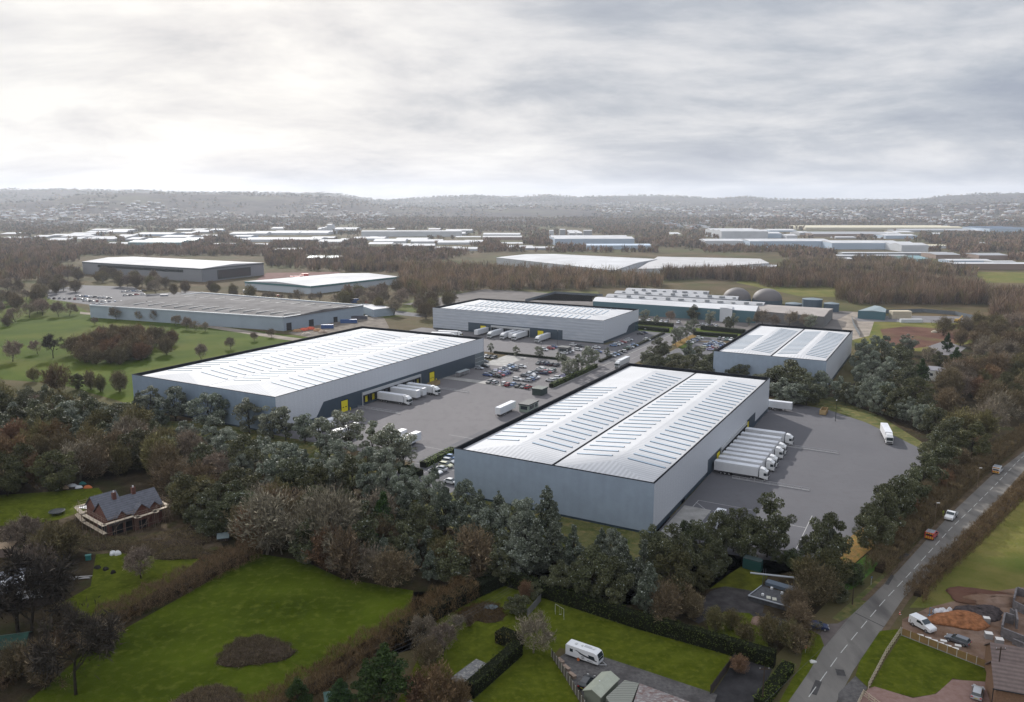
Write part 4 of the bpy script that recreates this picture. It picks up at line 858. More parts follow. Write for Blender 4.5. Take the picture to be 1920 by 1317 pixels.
# --- car park and road trees
for (x, y, h, k) in [(1067,706,11,'open'),(1084,702,11,'open'),(1103,692,13,'open'),(1055,690,8,'open'),(1114,684,9,'open'),(920,663,6.5,'open'),(968,668,6.5,'open'),(1010,672,8,'open'),(1047,680,6,'open'),(1138,672,6.5,'open'),
    (1267,648,11.5,'open'),(1276,641,11,'open'),(1288,635,12,'open'),(1300,629,12,'open'),(1209,605,11,'open'),(1231,611,8,'open'),(1258,605,9,'bare'),(1332,610,12,'open'),(1375,615,11,'open'),(1365,617,9,'green'),(1403,612,7,'open'),(1300,600,12,'green'),(1432,612,12,'bare'),(1480,612,11,'bare'),(1510,614,10,'bare'),(1520,618,12,'open'),(1452,616,10,'bare'),(1118,570,8,'green'),(1160,578,9,'open')]:
    tree(k, x, y, h, 'around the car parks', 'car park and roadside trees')
# --- bare trees in the meadow at the left
for (x, y, h, k) in [(100,672,14.5,'oak'),(24,678,12,'bare'),(70,664,8,'bare'),(378,675,9.5,'bare'),(433,655,7.5,'bare'),(477,640,6,'bare'),(510,633,6,'bare'),(218,600,10,'bare'),(178,610,6,'bare'),(262,602,8,'pale'),(290,604,9,'pale'),(330,612,8,'bare'),(350,618,9,'bare'),(368,620,7,'bare'),(385,622,6.5,'bare'),(30,604,11,'bare'),(55,596,12,'bare'),(80,592,13,'bare'),(110,594,12,'bare'),(130,592,10,'bare'),(15,612,8,'brown'),(112,735,13,'rust'),(170,730,9,'brown'),(225,735,10,'brown'),(190,735,8,'ochre'),(65,715,7,'ochre'),(145,730,8,'olive')]:
    tree(k, x, y, h, 'in the green meadow at the left', 'bare trees in the left meadow')
belt([(140,665),(190,640),(300,640),(335,650),(315,672),(230,685),(150,688)], 44, ['brown','brown','brown','rust'], 9, 13, 'in the brown copse in the left meadow', 'trees of the brown copse', 3.6)
belt([(640,560),(760,545),(800,560),(860,575),(820,585),(800,605),(700,600),(650,585)], 30, ['bare','bare','brown','ochre'], 9, 15, 'between the older factories', 'trees between the older factories', 7)
for (x, y, h) in [(500,565,8),(512,562,7),(530,564,6),(545,566,8),(563,568,12),(585,566,8),(600,564,8),(628,572,9),(655,560,13),(675,565,12),(640,566,9)]: tree('bare', x, y, h, 'before the older white-roofed building', 'bare trees before the older white building')
belt([(150,525),(330,560),(470,568),(480,556),(430,548),(350,540),(300,530),(200,515)], 26, ['brown','bare','brown','ochre'], 10, 15, 'before the glass-fronted office building', 'trees before the glass-fronted office', 8)
belt([(-40,540),(60,535),(150,520),(170,545),(90,555),(110,580),(20,600),(-40,590)], 34, ['brown','bare','brown'], 10, 14, 'at the left edge beyond the meadow', 'trees beyond the left meadow', 8)
# --- woods in the foreground left
dk = ['green','green','olive','green','cone','silver','bare','ochre','green']
belt([(-60,790),(60,760),(120,785),(230,805),(400,875),(560,922),(640,940),(560,945),(400,900),(250,880),(100,850),(-60,850)], 62, dk, 9, 15, 'in the dark wood at the left', 'trees of the dark left wood', 6.0)
belt([(-60,860),(100,850),(250,885),(330,925),(330,950),(350,980),(300,880),(190,905),(60,930),(-60,940)], 30, ['brown','rust','brown','ochre','olive'], 10, 13.5, 'in the wood behind the scaffolded house', 'brown trees behind the scaffolded house', 5.5)
belt([(330,920),(450,940),(600,985),(760,1010),(880,1060),(900,1085),(780,1110),(640,1085),(560,1055),(480,1035),(380,1000),(345,960)], 62, ['brown','ochre','green','rust','olive','green','pale','brown','cone'], 8, 14, 'in the brown wood above the big field', 'trees of the brown central wood', 5.6)
belt([(760,1010),(880,1050),(930,1070),(900,1100),(800,1110),(770,1080)], 16, ['green','olive','fir','green'], 10, 14, 'in the wood corner by the tall hedge', 'dark trees by the tall hedge', 5)
for (x, y, h, k, wf) in [(500,1040,17,'pale',1.1),(605,1045,18,'pale',.9),(632,1052,19,'pale',.8),(150,900,13,'pale',1.3),(655,1075,10,'pale',1.2),(720,1020,15,'fir',1),(700,1050,9,'fir',1.1),(35,1195,20,'oak',1.15),(60,1205,16,'oak',1.0),(142,1302,18,'oak',.9),(85,1290,10,'brown',1),(265,1085,8,'bare',1),(725,1328,13.5,'fir',1.2),(690,1318,9,'fir',1.2),(1000,1225,8.5,'pale',1),(560,1335,7,'fir',1.3),(640,1335,7,'fir',1.3),(45,1030,9,'bare',1.2),(100,1060,11,'ochre',1.1),(130,1045,9,'ochre',1.1),(75,1085,9,'bare',1.1),(30,1270,7,'brown',1.2),(180,1215,6,'brown',1.3),(120,1180,6,'brown',1.3)]:
    tree(k, x, y, h, 'in the foreground gardens at the left' if x < 400 else 'in the foreground', 'single foreground trees', wf)
# --- brown wood along the road at the right
belt([(1790,720),(1830,660),(1960,640),(2010,700),(1990,760),(1900,760),(1925,800),(1850,870),(1810,890),(1790,860),(1770,800),(1770,760)], 62, ['brown','brown','rust','bare','pale','ochre','olive'], 10, 16, 'in the brown wood beside the road', 'trees of the brown right-hand wood', 6.0)
belt([(1690,960),(1770,885),(1835,845),(1832,862),(1762,935),(1715,982),(1672,1032),(1640,1062),(1650,1045)], 24, ['brown','ochre','olive','brown','rust'], 5, 8, 'between the yard and the road at the right', 'roadside trees at the right', 4.5)
belt([(1760,625),(1860,615),(1990,620),(1990,640),(1850,645),(1800,650)], 16, ['brown','bare','ochre'], 10, 14, 'behind the white house at the right', 'trees behind the white house', 7)
# compound and gardens
for (x, y, h, k) in [(1510,1115,9,'ochre'),(1530,1130,9,'brown'),(1550,1110,10,'olive'),(1497,1190,7,'brown'),(1480,1215,6,'ochre'),(1488,1150,6,'brown'),(1440,1205,6,'ochre'),(1400,1215,5.5,'ochre'),(1340,1185,5.5,'ochre'),(1370,1180,4.5,'ochre'),(1300,1160,6,'brown'),(1265,1150,8,'brown'),(1245,1170,9,'brown'),(1310,1110,7,'olive'),(1330,1075,8,'olive'),(1490,1068,5,'shrub'),(1515,1080,5,'shrub'),(1462,1056,4,'shrub'),(1492,1225,6,'brown'),
    (830,1230,7,'bare'),(800,1250,6,'brown'),(790,1210,6,'bare'),(850,1190,4.5,'bare'),(880,1175,3,'brown'),(820,1325,8,'rust'),(780,1330,7,'rust'),(860,1335,6,'rust'),(985,1125,4.5,'rust'),(1388,1262,3.6,'rust'),(1600,1095,5,'shrub'),(1575,1130,5,'green')]:
    tree(k, x, y, h, 'around the gardens and compound', 'garden and compound trees')
tree('green', 972, 1152, 4.6, 'on the garden lawn near the pond', 'garden and compound trees', 1.5)
tree('green', 1004, 1125, 4.5, 'on the garden lawn near the pond', 'garden and compound trees', .9)

# keep at most 300 of them in the loop below as things (nearest first); the rest join the woodland mass
def keep_ok(t):
    x, y = PJ(t[1], t[2]); return -140 < x < 2060 and y < 1420
TREES = [t for t in TREES if keep_ok(t)]
def inb(t, u0, u1, v0, v1, m=1.5):
    u = t[1]*UX + t[2]*UY; v = t[1]*VX + t[2]*VY; return u0-m < u < u1+m and v0-m < v < v1+m
TREES = [t for t in TREES if not any(inb(t, *q) for q in [(196.5,345,-129.3,-65.5),(217,372,-309.5,-224.4),(463,526,-321,-191),(394.5,498,-103,-49.6)])]
reg = {}
for t in TREES: reg.setdefault((LOOK[t[0]][1], t[4]), []).append(t)
EXTRA = []
if len(TREES) > 700:
    TREES.sort(key=lambda t: -(t[3]/math.hypot(t[1], t[2]))); EXTRA = TREES[700:]; TREES = TREES[:700]
ci = {}
for (kd, region), L_ in reg.items():
    L_.sort(key=lambda t: PJ(t[1], t[2])[0]); n = len(L_)
    for i, t in enumerate(L_):
        if t in EXTRA: continue
        kind, x, y, h, _, grp, wf = t
        lb = f'{kd} {region}' if n == 1 else f'{nth(i)}{" from left" if i else ""}, {kd} {region}'
        if n > 1 and i == n-1: lb = f'rightmost {kd} {region}'
        k = ci.get(kind, 0); ci[kind] = k+1; cr_, tr_ = PROTO[kind][k % len(PROTO[kind])]
        e_ = empty(LOOK[kind][0], lb, 'shrub' if kind == 'shrub' else 'tree', (x, y, 0), rnd.uniform(0, 6.28), grp); s = h/10; e_.scale = (s*wf, s*wf, s)
        o = bpy.data.objects.new('crown', cr_); link(o, e_); o2 = bpy.data.objects.new('trunk', tr_); link(o2, e_)
print('trees', len(TREES), 'extra', len(EXTRA))

# ---- hedges
def hedge(label, pts, wd, h, dark, light, px=True, size=.16, dens=26, twiggy=False, name='hedge', z0=0):
    P = [np.array((G(*p) if px else W(*p))[:2]) for p in pts]; rs = np.random.RandomState(abs(hash(label)) % 9999 if False else len(label)*37+int(abs(P[0][0])*7) % 99); C = []; U_ = []
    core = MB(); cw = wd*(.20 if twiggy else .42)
    nseg = []
    for i in range(len(P)-1):
        d = P[i+1]-P[i]; l = np.linalg.norm(d); d /= l; n = np.array((-d[1], d[0])); m_ = int(l*dens*(wd+2*h)/4)
        s = rs.rand(m_)*l; a = rs.rand(m_)*(wd+2*h); y = np.where(a < h, -wd/2, np.where(a < h+wd, a-h-wd/2, wd/2)); z = np.where(a < h, a, np.where(a < h+wd, h, wd+2*h-a))
        wob = 1 + .14*np.sin(s*.9+i) + .08*np.sin(s*2.3) if twiggy else 1 + .03*np.sin(s*1.7); z = z*wob; y = y*(wob if twiggy else 1) + rs.normal(size=m_)*.08*(3 if twiggy else 1); z = z + rs.normal(size=m_)*.06*(3 if twiggy else 1)
        C.append(np.stack([P[i][0] + d[0]*s + n[0]*y, P[i][1] + d[1]*s + n[1]*y, np.maximum(z, .05)+z0], 1)); U_.append(np.stack([n[0]*np.sign(y)*(z < h*.95), n[1]*np.sign(y)*(z < h*.95), (z >= h*.8)*1.0], 1))
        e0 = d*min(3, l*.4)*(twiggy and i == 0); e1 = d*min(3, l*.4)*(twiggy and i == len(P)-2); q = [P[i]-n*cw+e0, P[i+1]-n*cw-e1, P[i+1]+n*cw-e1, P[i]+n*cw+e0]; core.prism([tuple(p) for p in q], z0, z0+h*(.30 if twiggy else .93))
    C = np.concatenate(C); U_ = np.concatenate(U_); n = len(C)
    if twiggy:
        dd = rs.normal(size=(n,3))*.5 + np.array([0,0,.8]); dd /= np.linalg.norm(dd, axis=1)[:, None]; sd_ = np.cross(dd, rs.normal(size=(n,3))); sd_ /= np.linalg.norm(sd_, axis=1)[:, None]; L2 = rs.uniform(.4, 1.3, n)[:, None]*h/3
        V = np.stack([C-sd_*.035, C+sd_*.035, C+dd*L2*.6+sd_*.02, C+dd*L2], 1).reshape(-1,3); F = np.arange(4*n).reshape(-1,4)
    else: V, F = tris(C, size, rs, .55, U_)
    t = rs.rand(n)[:, None]; T = np.repeat((np.array(dark)*(1-t) + np.array(light)*t)*(1.5 if twiggy else 1.0), 4, 0)
    root = empty(name, label, 'hedge', (0,0,0)); o = bpy.data.objects.new('foliage', npmesh('foliage', V, F, twig_m if twiggy else leaf_m, T)); link(o, root)
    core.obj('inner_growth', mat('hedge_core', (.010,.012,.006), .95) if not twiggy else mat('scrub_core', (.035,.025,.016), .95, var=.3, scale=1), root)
    return root
LG = ((.07,.12,.02), (.24,.33,.10)); DG = ((.010,.022,.006), (.035,.062,.014)); YG = ((.025,.045,.005), (.085,.115,.014)); BR = ((.055,.035,.02), (.13,.085,.05)); OC = ((.05,.04,.018), (.12,.09,.045)); BK = ((.004,.007,.003), (.016,.024,.008))
hedge('bright clipped hedge between the middle car park and the access road', [(339,-166.6),(394,-166.6)], 2.4, 2.2, *LG, px=False)
hedge('bright clipped hedge beside the bays at the front warehouse corner', [(793,877),(850,848)], 3.0, 2.0, *LG)
hedge('low round-topped bank hedge left of the clipped hedge', [(755,885),(785,895)], 5, 2.2, (.03,.05,.012), (.09,.12,.035))
hedge('dark low hedge along the back of the middle car park', [(403.2,-236),(403.2,-176)], 1.6, 1.3, *DG, px=False)
hedge('dark low hedge along the access road before the rear warehouse', [(408,-170.3),(455,-170.3)], 1.8, 1.2, (.03,.035,.018), (.08,.08,.045), px=False)
hedge('dark low hedge continuing towards the roadside trees', [(458,-170.3),(520,-170.3)], 1.8, 1.2, (.03,.035,.018), (.08,.08,.045), px=False)
hedge('dark green hedge behind the rear warehouse corner, near row', [(1197,617),(1253,623)], 4, 2.6, *DG)
hedge('dark green hedge behind the rear warehouse corner, far row', [(1198,608),(1262,613)], 4, 2.6, *DG)
hedge('dark green hedge behind the right-hand car park, near row', [(1302,628),(1382,634)], 4, 2.4, *DG)
hedge('dark green hedge behind the right-hand car park, far row', [(1315,618),(1396,626)], 4, 3.0, *DG)
hedge('tall dark garden hedge running from the wood to the road', [(938,1092),(1010,1115),(1200,1177),(1345,1218),(1452,1250)], 2.2, 3.4, (.010,.016,.004), (.062,.085,.012))
hedge('yellow-green low hedge beside the road verge', [(1478,1256),(1452,1290),(1424,1330)], 2.6, 1.8, *YG)
hedge('dark hedge strip down the left side of the pond garden', [(940,1094),(880,1122),(800,1165),(745,1205)], 3.4, 3.2, *BK)
hedge('long brown scrub hedge between the big field and the gardens', [(880,1115),(800,1158),(740,1200),(680,1232),(610,1285),(520,1335),(440,1400)], 5.5, 3.4, (.05,.03,.016), (.135,.085,.045), twiggy=True, dens=95)
hedge('long brown scrub hedge between the big field and the building plot', [(480,1040),(400,1078),(330,1112),(250,1150),(195,1180)], 5, 3.6, *BR, twiggy=True, dens=95)
hedge('brown scrub hedge between the road and the yellowish field', [(1712,1128),(1740,1092),(1790,1048),(1850,990),(1895,945),(1940,900),(2000,850)], 3.6, 2.6, (.045,.028,.016), (.11,.075,.042), twiggy=True, dens=95)
hedge('dark green hedge separating the two bottom lawns', [(972,1226),(940,1255),(880,1308)], 2.4, 3.0, (.015,.024,.005), (.065,.085,.014))
hedge('rust-topped box hedge on the garden lawn', [(936,1200),(975,1216)], 3.4, 2.6, (.028,.035,.008), (.12,.085,.025))
hedge('brown scrub along the roadside below the compound', [(1500,1222),(1522,1180)], 3, 2.4, *OC, twiggy=True, dens=50)
hedge('brown scrub hedge at the foot of the big field, left end', [(200,1180),(120,1220),(40,1262),(-30,1300)], 5, 2.6, *BR, twiggy=True, dens=50)

hedge('brown scrub along the left side of the road behind the vehicles', [(1640,1082),(1668,1048),(1703,1008),(1757,953),(1828,890),(1900,836),(1960,795)], 4.5, 3.6, (.05,.036,.02), (.13,.095,.055), twiggy=True, dens=90)
# ================================================================ NEAR HOUSES, GARDENS, VEHICLES ON THE ROAD
slate = mat('slate_roof', (.10,.105,.13), .55, var=.22, scale=1.2, wave=(.7,.03,'Z',.3)); red_brick = mat('red_brick', (.135,.055,.040), .85, var=.25, scale=2.5, wave=(6,.01,'Z',.12))
board = mat('scaffold_board', (.50,.42,.32), .8, var=.2, scale=1.5); pole = mat('scaffold_pole', (.22,.16,.12), .6); block_m = mat('block_work', (.17,.16,.165), .9, var=.25, scale=1.5, wave=(3.5,.02,'Z',.2))
brown_tile = mat('brown_tile', (.16,.12,.11), .8, var=.12, scale=1.2, wave=(.7,.03,'Z',.3)); buff_brick = mat('buff_brick', (.21,.12,.07), .85, var=.2, scale=3, wave=(5,.01,'Z',.12))
def gable(root, x0, x1, y0, y1, z0, ze, zr, wallm, roofm, ov=.35, axis='x', nm='roof'):
    """gabled block, ridge along x (or y)"""
    S = (lambda x, y, z: (x, y, z)) if axis == 'x' else (lambda x, y, z: (y, x, z))
    if axis == 'y': x0, x1, y0, y1 = y0, y1, x0, x1
    ym = (y0+y1)/2; w_ = MB()
    P = [(x0,y0,z0),(x1,y0,z0),(x1,y1,z0),(x0,y1,z0),(x0,y0,ze),(x1,y0,ze),(x1,y1,ze),(x0,y1,ze),(x0,ym,zr-.1),(x1,ym,zr-.1)]
    F = [(0,1,5,4),(2,3,7,6),(1,2,6,9,5),(3,0,4,8,7)]
    if axis == 'y': F = [f[::-1] for f in F]
    w_.add([S(*p) for p in P], F); w = w_.obj('wall', wallm, root)
    r = MB(); k = (zr-ze)/(ym-y0); e = ov; th = .16
    A = [(x0-e,y0-e,ze-e*k),(x1+e,y0-e,ze-e*k),(x1+e,ym,zr),(x0-e,ym,zr),(x0-e,y1+e,ze-e*k),(x1+e,y1+e,ze-e*k)]; B = [(p[0],p[1],p[2]+th) for p in A]
    F = [(6,7,8,9),(9,8,11,10),(1,0,3,2),(2,3,4,5),(0,1,7,6),(5,4,10,11),(0,6,9,3),(3,9,10,4),(1,2,8,7),(2,5,11,8)]
    if axis == 'y': F = [f[::-1] for f in F]
    r.add([S(*p) for p in A+B], F); rr = r.obj(nm, roofm, root); return w, rr
def win(root, x0, x1, y, z0, z1, s=-1):
    o = MB().box(x0, x1, y, y+s*.03, z0, z1).obj('window', glass, root); f_ = MB()
    f_.box(x0-.08, x0, y, y+s*.06, z0, z1); f_.box(x1, x1+.08, y, y+s*.06, z0, z1); f_.box(x0-.08, x1+.08, y, y+s*.06, z1, z1+.08); f_.box(x0-.08, x1+.08, y, y+s*.08, z0-.08, z0); f_.obj('window_frame', white_paint, o)
# half-built house in scaffolding
a = np.array(G(187, 943, 8.6)); c = np.array(G(287, 915, 8.6)); Lr = np.linalg.norm(c-a); ang = math.atan2(c[1]-a[1], c[0]-a[0]); print('house len', Lr, 'ang', math.degrees(ang))
hs = empty('house', 'half-built red brick house with new slate roof wrapped in scaffolding', 'house', (a[0], a[1], 0), ang)
gable(hs, 0, Lr, -4.2, 4.2, 0, 5.0, 8.6, red_brick, slate)
gable(hs, 1.0, 7.5, 4.3, 11.5, 0, 4.9, 8.0, red_brick, slate, axis='x')
gable(hs, Lr*.42, Lr*.42+4.4, -5.8, -4.25, 0, 5.0, 7.2, red_brick, slate, axis='y')
gable(hs, Lr-4.2, Lr-1.0, -5.2, -4.25, 0, 5.0, 6.6, red_brick, slate, axis='y')
gable(hs, 2.2, 4.4, -4.9, -4.25, 4.0, 5.2, 6.5, red_brick, slate, axis='y')
for x in (Lr*.26, Lr*.62):
    ch = MB().box(x-.5, x+.5, -.4, .4, 8.0, 10.4).obj('chimney', red_brick, hs); MB().bar((x,0,10.4),(x,0,10.9), .2, n=8).obj('chimney_pot', white_paint, ch)
for x in (.8, 4.4, 11.2, Lr-4.6): MB().box(x, x+2.9, -4.26, -4.21, .1, 2.7).obj('shade_panel', black, hs)  # added black panels stand for the darkness over the ground-floor walls
MB().box(-.06, -.01, -3, 3, .1, 2.6).obj('shade_panel', black, hs)
MB().box(0, Lr, -4.24, -4.205, 2.75, 4.2).obj('block_course', mat('block_work2', (.12,.105,.10), .9, var=.3, scale=1.5), hs)

for x in (1.4, 10.8, 13.2): win(hs, x, x+1.2, -4.21, 3.4, 4.5)
MB().box(Lr*.42+1, Lr*.42+3.4, -5.84, -5.81, .2, 2.6).obj('doorway', black, hs)
sf = empty('scaffolding', 'timber-boarded scaffolding standing around the half-built house', 'scaffolding', (a[0], a[1], 0), ang)
m_ = MB()
ring = [(-1.6,-6.4),(Lr*.40,-6.4),(Lr*.40,-8.0),(Lr*.42+5.6,-8.0),(Lr*.42+5.6,-7.0),(Lr+1.6,-7.0),(Lr+1.6,5.6)]
ring2 = [(-1.6,-6.4),(-1.6,6),(-.6,12.8),(8.6,12.8)]
bd = MB(); pl_ = MB()
for rg, zs in ((ring, (4.4,)), (ring2, (4.4, 2.2))):
    for i in range(len(rg)-1):
        p, q = np.array(rg[i]), np.array(rg[i+1]); d = q-p; l = np.linalg.norm(d); d /= l; n = np.array((-d[1], d[0]))
        for z in zs: bd.rbox((p[0]+q[0])/2 + n[0]*.55, (p[1]+q[1])/2 + n[1]*.55, z, l+.9, 1.1, .06, math.atan2(d[1], d[0]))
        k = max(1, int(l/2.2))
        for j in range(k+1):
            c0 = p + d*l*j/k; pl_.bar((*c0, 0), (*c0, 6.6), .05, n=5); c1_ = c0 + n*1.1; pl_.bar((*c1_, 0), (*c1_, 5.2), .05, n=5)
        for z in (1.9, 4.35, 5.4, 6.0): pl_.bar((*p, z), (*q, z), .045, n=4)
        pl_.bar((*p, 0), (*(p+d*min(l,4)), 4.3), .04, n=4)
bd.obj('board', board, sf); pl_.obj('pole', pole, sf)
# finished bits around the plot
def lump(name, label, cat, px, py, sx, sy, sz, m, seed=0, kind=None, group=None):
    rs = np.random.RandomState(seed); me = MB(); nu, nv = 18, 7; V = []; c = G(px, py)
    for j in range(nv+1):
        for i in range(nu):
            t = 2*math.pi*i/nu; f_ = math.cos(j/nv*math.pi/2)**.8; r = f_*(1 + .16*math.sin(3*t+seed) + rs.uniform(-.08,.08)); V.append((c[0]+sx*r*math.cos(t), c[1]+sy*r*math.sin(t), sz*math.sin(j/nv*math.pi/2)*(1+rs.uniform(-.15,.15)) - .02))
    F = [(j*nu+i, j*nu+(i+1)%nu, (j+1)*nu+(i+1)%nu, (j+1)*nu+i) for j in range(nv) for i in range(nu)]; me.add(V, F); o = me.obj(name, m, smooth=True); tag(o, label, cat, group, kind); return o
heap = mat('heap', (.06,.045,.032), .95, var=.45, scale=1.2, bump=.5, bscale=2.5); heap_rough = mat('heap_rough', (.065,.05,.03), .95, col2=(.11,.085,.045), scale=.9, bump=.8, bscale=1.5, col3=(.045,.055,.015), scale3=.6)
def brush(name, label, px, py, sx, sy, sz, cols, n=3000, seed=1, tw=.04):
    """low mound of dead stems"""
    rs = np.random.RandomState(seed); t = rs.rand(n)*6.283; r = np.sqrt(rs.rand(n)); c = G(px, py); ed = 1 + .12*np.sin(3*t+seed) + .10*np.sin(11*t+seed)*r + rs.rand(n)*.10; x = c[0]+sx*r*np.cos(t)*ed; y = c[1]+sy*r*np.sin(t)*ed; z = sz*np.sqrt(np.maximum(1-r**2, 0))*.95 + .05
    C = np.stack([x,y,z],1); dd = rs.normal(size=(n,3))*.8 + np.array([0,0,.5]); dd /= np.linalg.norm(dd, axis=1)[:,None]; sd_ = np.cross(dd, rs.normal(size=(n,3))); sd_ /= np.linalg.norm(sd_, axis=1)[:,None]; L2 = rs.uniform(.3,.9,n)[:,None]
    V = np.stack([C-sd_*tw, C+sd_*tw, C+dd*L2*.6+sd_*tw*.5, C+dd*L2],1).reshape(-1,3); k = rs.rand(n)[:,None]; T = np.repeat(np.array(cols[0])*(1-k)+np.array(cols[1])*k,4,0)
    o = lump(name, label, 'brush mound', px, py, sx, sy, sz, heap, seed); s = bpy.data.objects.new('dead_stem', npmesh('dead_stem', V, np.arange(4*n).reshape(-1,4), twig_m, T)); link(s, o); s['kind'] = 'stuff'; return o
brush('brush_mound', 'brown mound of dead brush in the middle of the big green field', 478, 1224, 7.0, 5.2, 1.1, ((.06,.042,.026),(.20,.15,.095)), 7000, 2)
brush('brush_mound', 'brown mound of dead brush at the bottom edge of the big green field', 392, 1318, 6.2, 4.0, 1.3, ((.06,.042,.026),(.20,.15,.095)), 6500, 3)
brush('brush_mound', 'brown reedy planting around the garden pond', 905, 1150, 5.0, 4.2, .5, ((.05,.035,.015),(.13,.09,.035)), 3500, 4)
for i, (x, y, sx, sy, sz) in enumerate([(330,1015,9,6,1.4),(270,1030,7,4,1.0),(395,1000,8,6,1.6),(200,1020,7,4,.8),(160,985,6,4,1.0),(345,1040,7,3.5,1.0)]):
    brush('rubble_heap', f'grassy spoil heap around the half-built house, {nth(i)} by size of base' if False else ['long overgrown spoil heap right of the scaffolded house','low spoil heap below the scaffolded house','tall brown spoil heap against the wood right of the scaffolded house','flat spoil heap below the left corner of the scaffolded house','weedy spoil heap left of the scaffolded house','narrow spoil heap beside the brown scrub hedge'][i], x, y, sx, sy, sz, ((.06,.048,.025),(.22,.175,.095)), 4200, 10+i)
w_ = MB(); c = G(921,1143); w_.add([(c[0]+1.6*math.cos(t*.7)*(1+.2*math.sin(3*t)), c[1]+1.1*math.sin(t*.7), .62) for t in range(9)], [tuple(range(9))]); o = w_.obj('pond', mat('water', (.10,.12,.13), .06, spec=.8)); o['kind'] = 'structure'
for i, (x, y) in enumerate([(211,1040),(221,1040)]): o = lump('bulk_bag', ['left one of two white bulk bags on the plot lawn','right one of two white bulk bags on the plot lawn'][i], 'bulk bag', x, y, .8, .8, 1.0, white_paint, i, group='white bulk bags')
teal = mat('teal_paint', (.02,.16,.15), .5)
MBx = MB(); c = G(166,1050); MBx.rbox(c[0], c[1], 0, 1.2, .9, 1.2, .4); MBx.rbox(c[0], c[1], 1.2, 1.4, 1.1, .12, .4); o = MBx.obj('storage_bin', teal); tag(o, 'teal storage bin beside the plot lawn', 'bin')
tyre_m = rubber
for i, (x, y) in enumerate([(183,1066),(198,1069),(212,1075)]):
    o = lump('rock', ['left','middle','right'][i] + ' one of three dark rocks in a row on the plot lawn', 'rock', x, y, .8-.1*i, .6, .8, mat('dark_rock', (.03,.028,.025), .9), 30+i, group='dark rocks on the lawn')
def planks(label, px, py, n, ln, rz, m, name='timber_stack'):
    b_ = MB(); c = G(px, py)
    for i in range(n): b_.rbox(c[0]+math.sin(rz)*(i*.45-.2*n), c[1]-math.cos(rz)*(i*.45-.2*n), .05+.12*(i % 2), ln*(1-.1*(i % 3)), .32, .12, rz+.05*(i % 3)); 
    o = b_.obj(name, m); tag(o, label, 'timber'); return o
planks('white plastic lengths lying on the grass left of the scaffolded house', 162, 952, 6, 6, -.35, white_paint)
planks('yellow length of pipe lying below the scaffolded house', 182, 1016, 2, 4.5, -.5, mat('yellow_pipe', (.45,.40,.04), .6), 'pipe')
planks('grey planks lying by the dark oak', 150, 1085, 4, 5, .15, mat('grey_wood', (.25,.24,.23), .8))
tr = MB(); c = G(107, 964)
for i in range(16):
    t0, t1 = i*math.pi/8, (i+1)*math.pi/8; tr.bar((c[0]+2.1*math.cos(t0), c[1]+2.1*math.sin(t0), .9), (c[0]+2.1*math.cos(t1), c[1]+2.1*math.sin(t1), .9), .10, n=6)
    if i % 4 == 0: tr.bar((c[0]+2.1*math.cos(t0), c[1]+2.1*math.sin(t0), 0), (c[0]+2.1*math.cos(t0), c[1]+2.1*math.sin(t0), .9), .05)
tr.add([(c[0]+2.0*math.cos(i*math.pi/8), c[1]+2.0*math.sin(i*math.pi/8), .88) for i in range(16)], [tuple(range(16))], 1)
o = tr.obj('trampoline', [mat('dark_frame', (.03,.04,.04), .5), mat('net_dark', (.025,.03,.03), .8)]); tag(o, 'round dark trampoline on the lawn left of the scaffolded house', 'trampoline')
for i, (x, y, cc, s) in enumerate([(135,912,'white',1.4),(147,915,'white',1.2),(155,908,'teal',1.1),(165,915,'orange',1.3),(122,916,'tan',1.4),(108,920,'white',.7)]):
    mm = {'white':white_paint,'teal':teal,'orange':mat('orange_p', (.5,.14,.04), .6),'tan':mat('tan_p', (.35,.26,.17), .8)}[cc]; lump('rubble_pile', f'{cc} bit of builders\' rubbish at the far end of the plot lawn, {["largest white","smaller white","only teal","only orange","only tan","smallest white"][i]} piece', 'rubbish', x, y, s, s*.6, .8, mm, 50+i)
# slate-roofed bungalow at the left edge, behind the oak
bl = empty('house', 'low brick bungalow with pale slate hipped roof at the left edge behind the oak', 'house', G(30, 1112), .75)
MB().box(-9, 6, -5, 5, 0, 2.9).obj('wall', red_brick, bl)
r = MB(); r.add([(-9.5,-5.5,2.9),(6.5,-5.5,2.9),(6.5,5.5,2.9),(-9.5,5.5,2.9),(-4,0,6.0),(1,0,6.0)], [(0,1,5,4),(2,3,4,5),(3,0,4),(1,2,5),(3,2,1,0)]); rr = r.obj('roof', mat('pale_slate', (.20,.21,.24), .45, var=.15, scale=1, wave=(.7,.03,'Z',.3)), bl)
for x in (-3, 0.5): m2 = MB(); m2.add([(x,-3.6,4.1),(x+1.1,-3.6,4.1),(x+1.1,-2.4,4.78),(x,-2.4,4.78)], [(0,1,2,3)]); m2.obj('skylight', white_paint, rr)
win(bl, -6, -4, -5.02, 1, 2.2); win(bl, 1, 3, -5.02, 1, 2.2)
sh = empty('shed', 'long wooden shed with pale grey roof standing behind the oak', 'shed', G(72, 1130), .35); gable(sh, -4, 4, -2, 2, 0, 2.3, 3.0, mat('dark_wood', (.06,.05,.045), .9), mat('felt_roof', (.16,.16,.16), .9, var=.2, scale=1))
sh = empty('shed', 'dark green felt-roofed shed at the left edge below the oak', 'shed', G(12, 1222), .3); gable(sh, -5, 4, -2.6, 2.6, 0, 2.2, 3.4, mat('dark_wood', (.06,.05,.045)), mat('green_felt', (.015,.06,.045), .8, var=.25, scale=1))
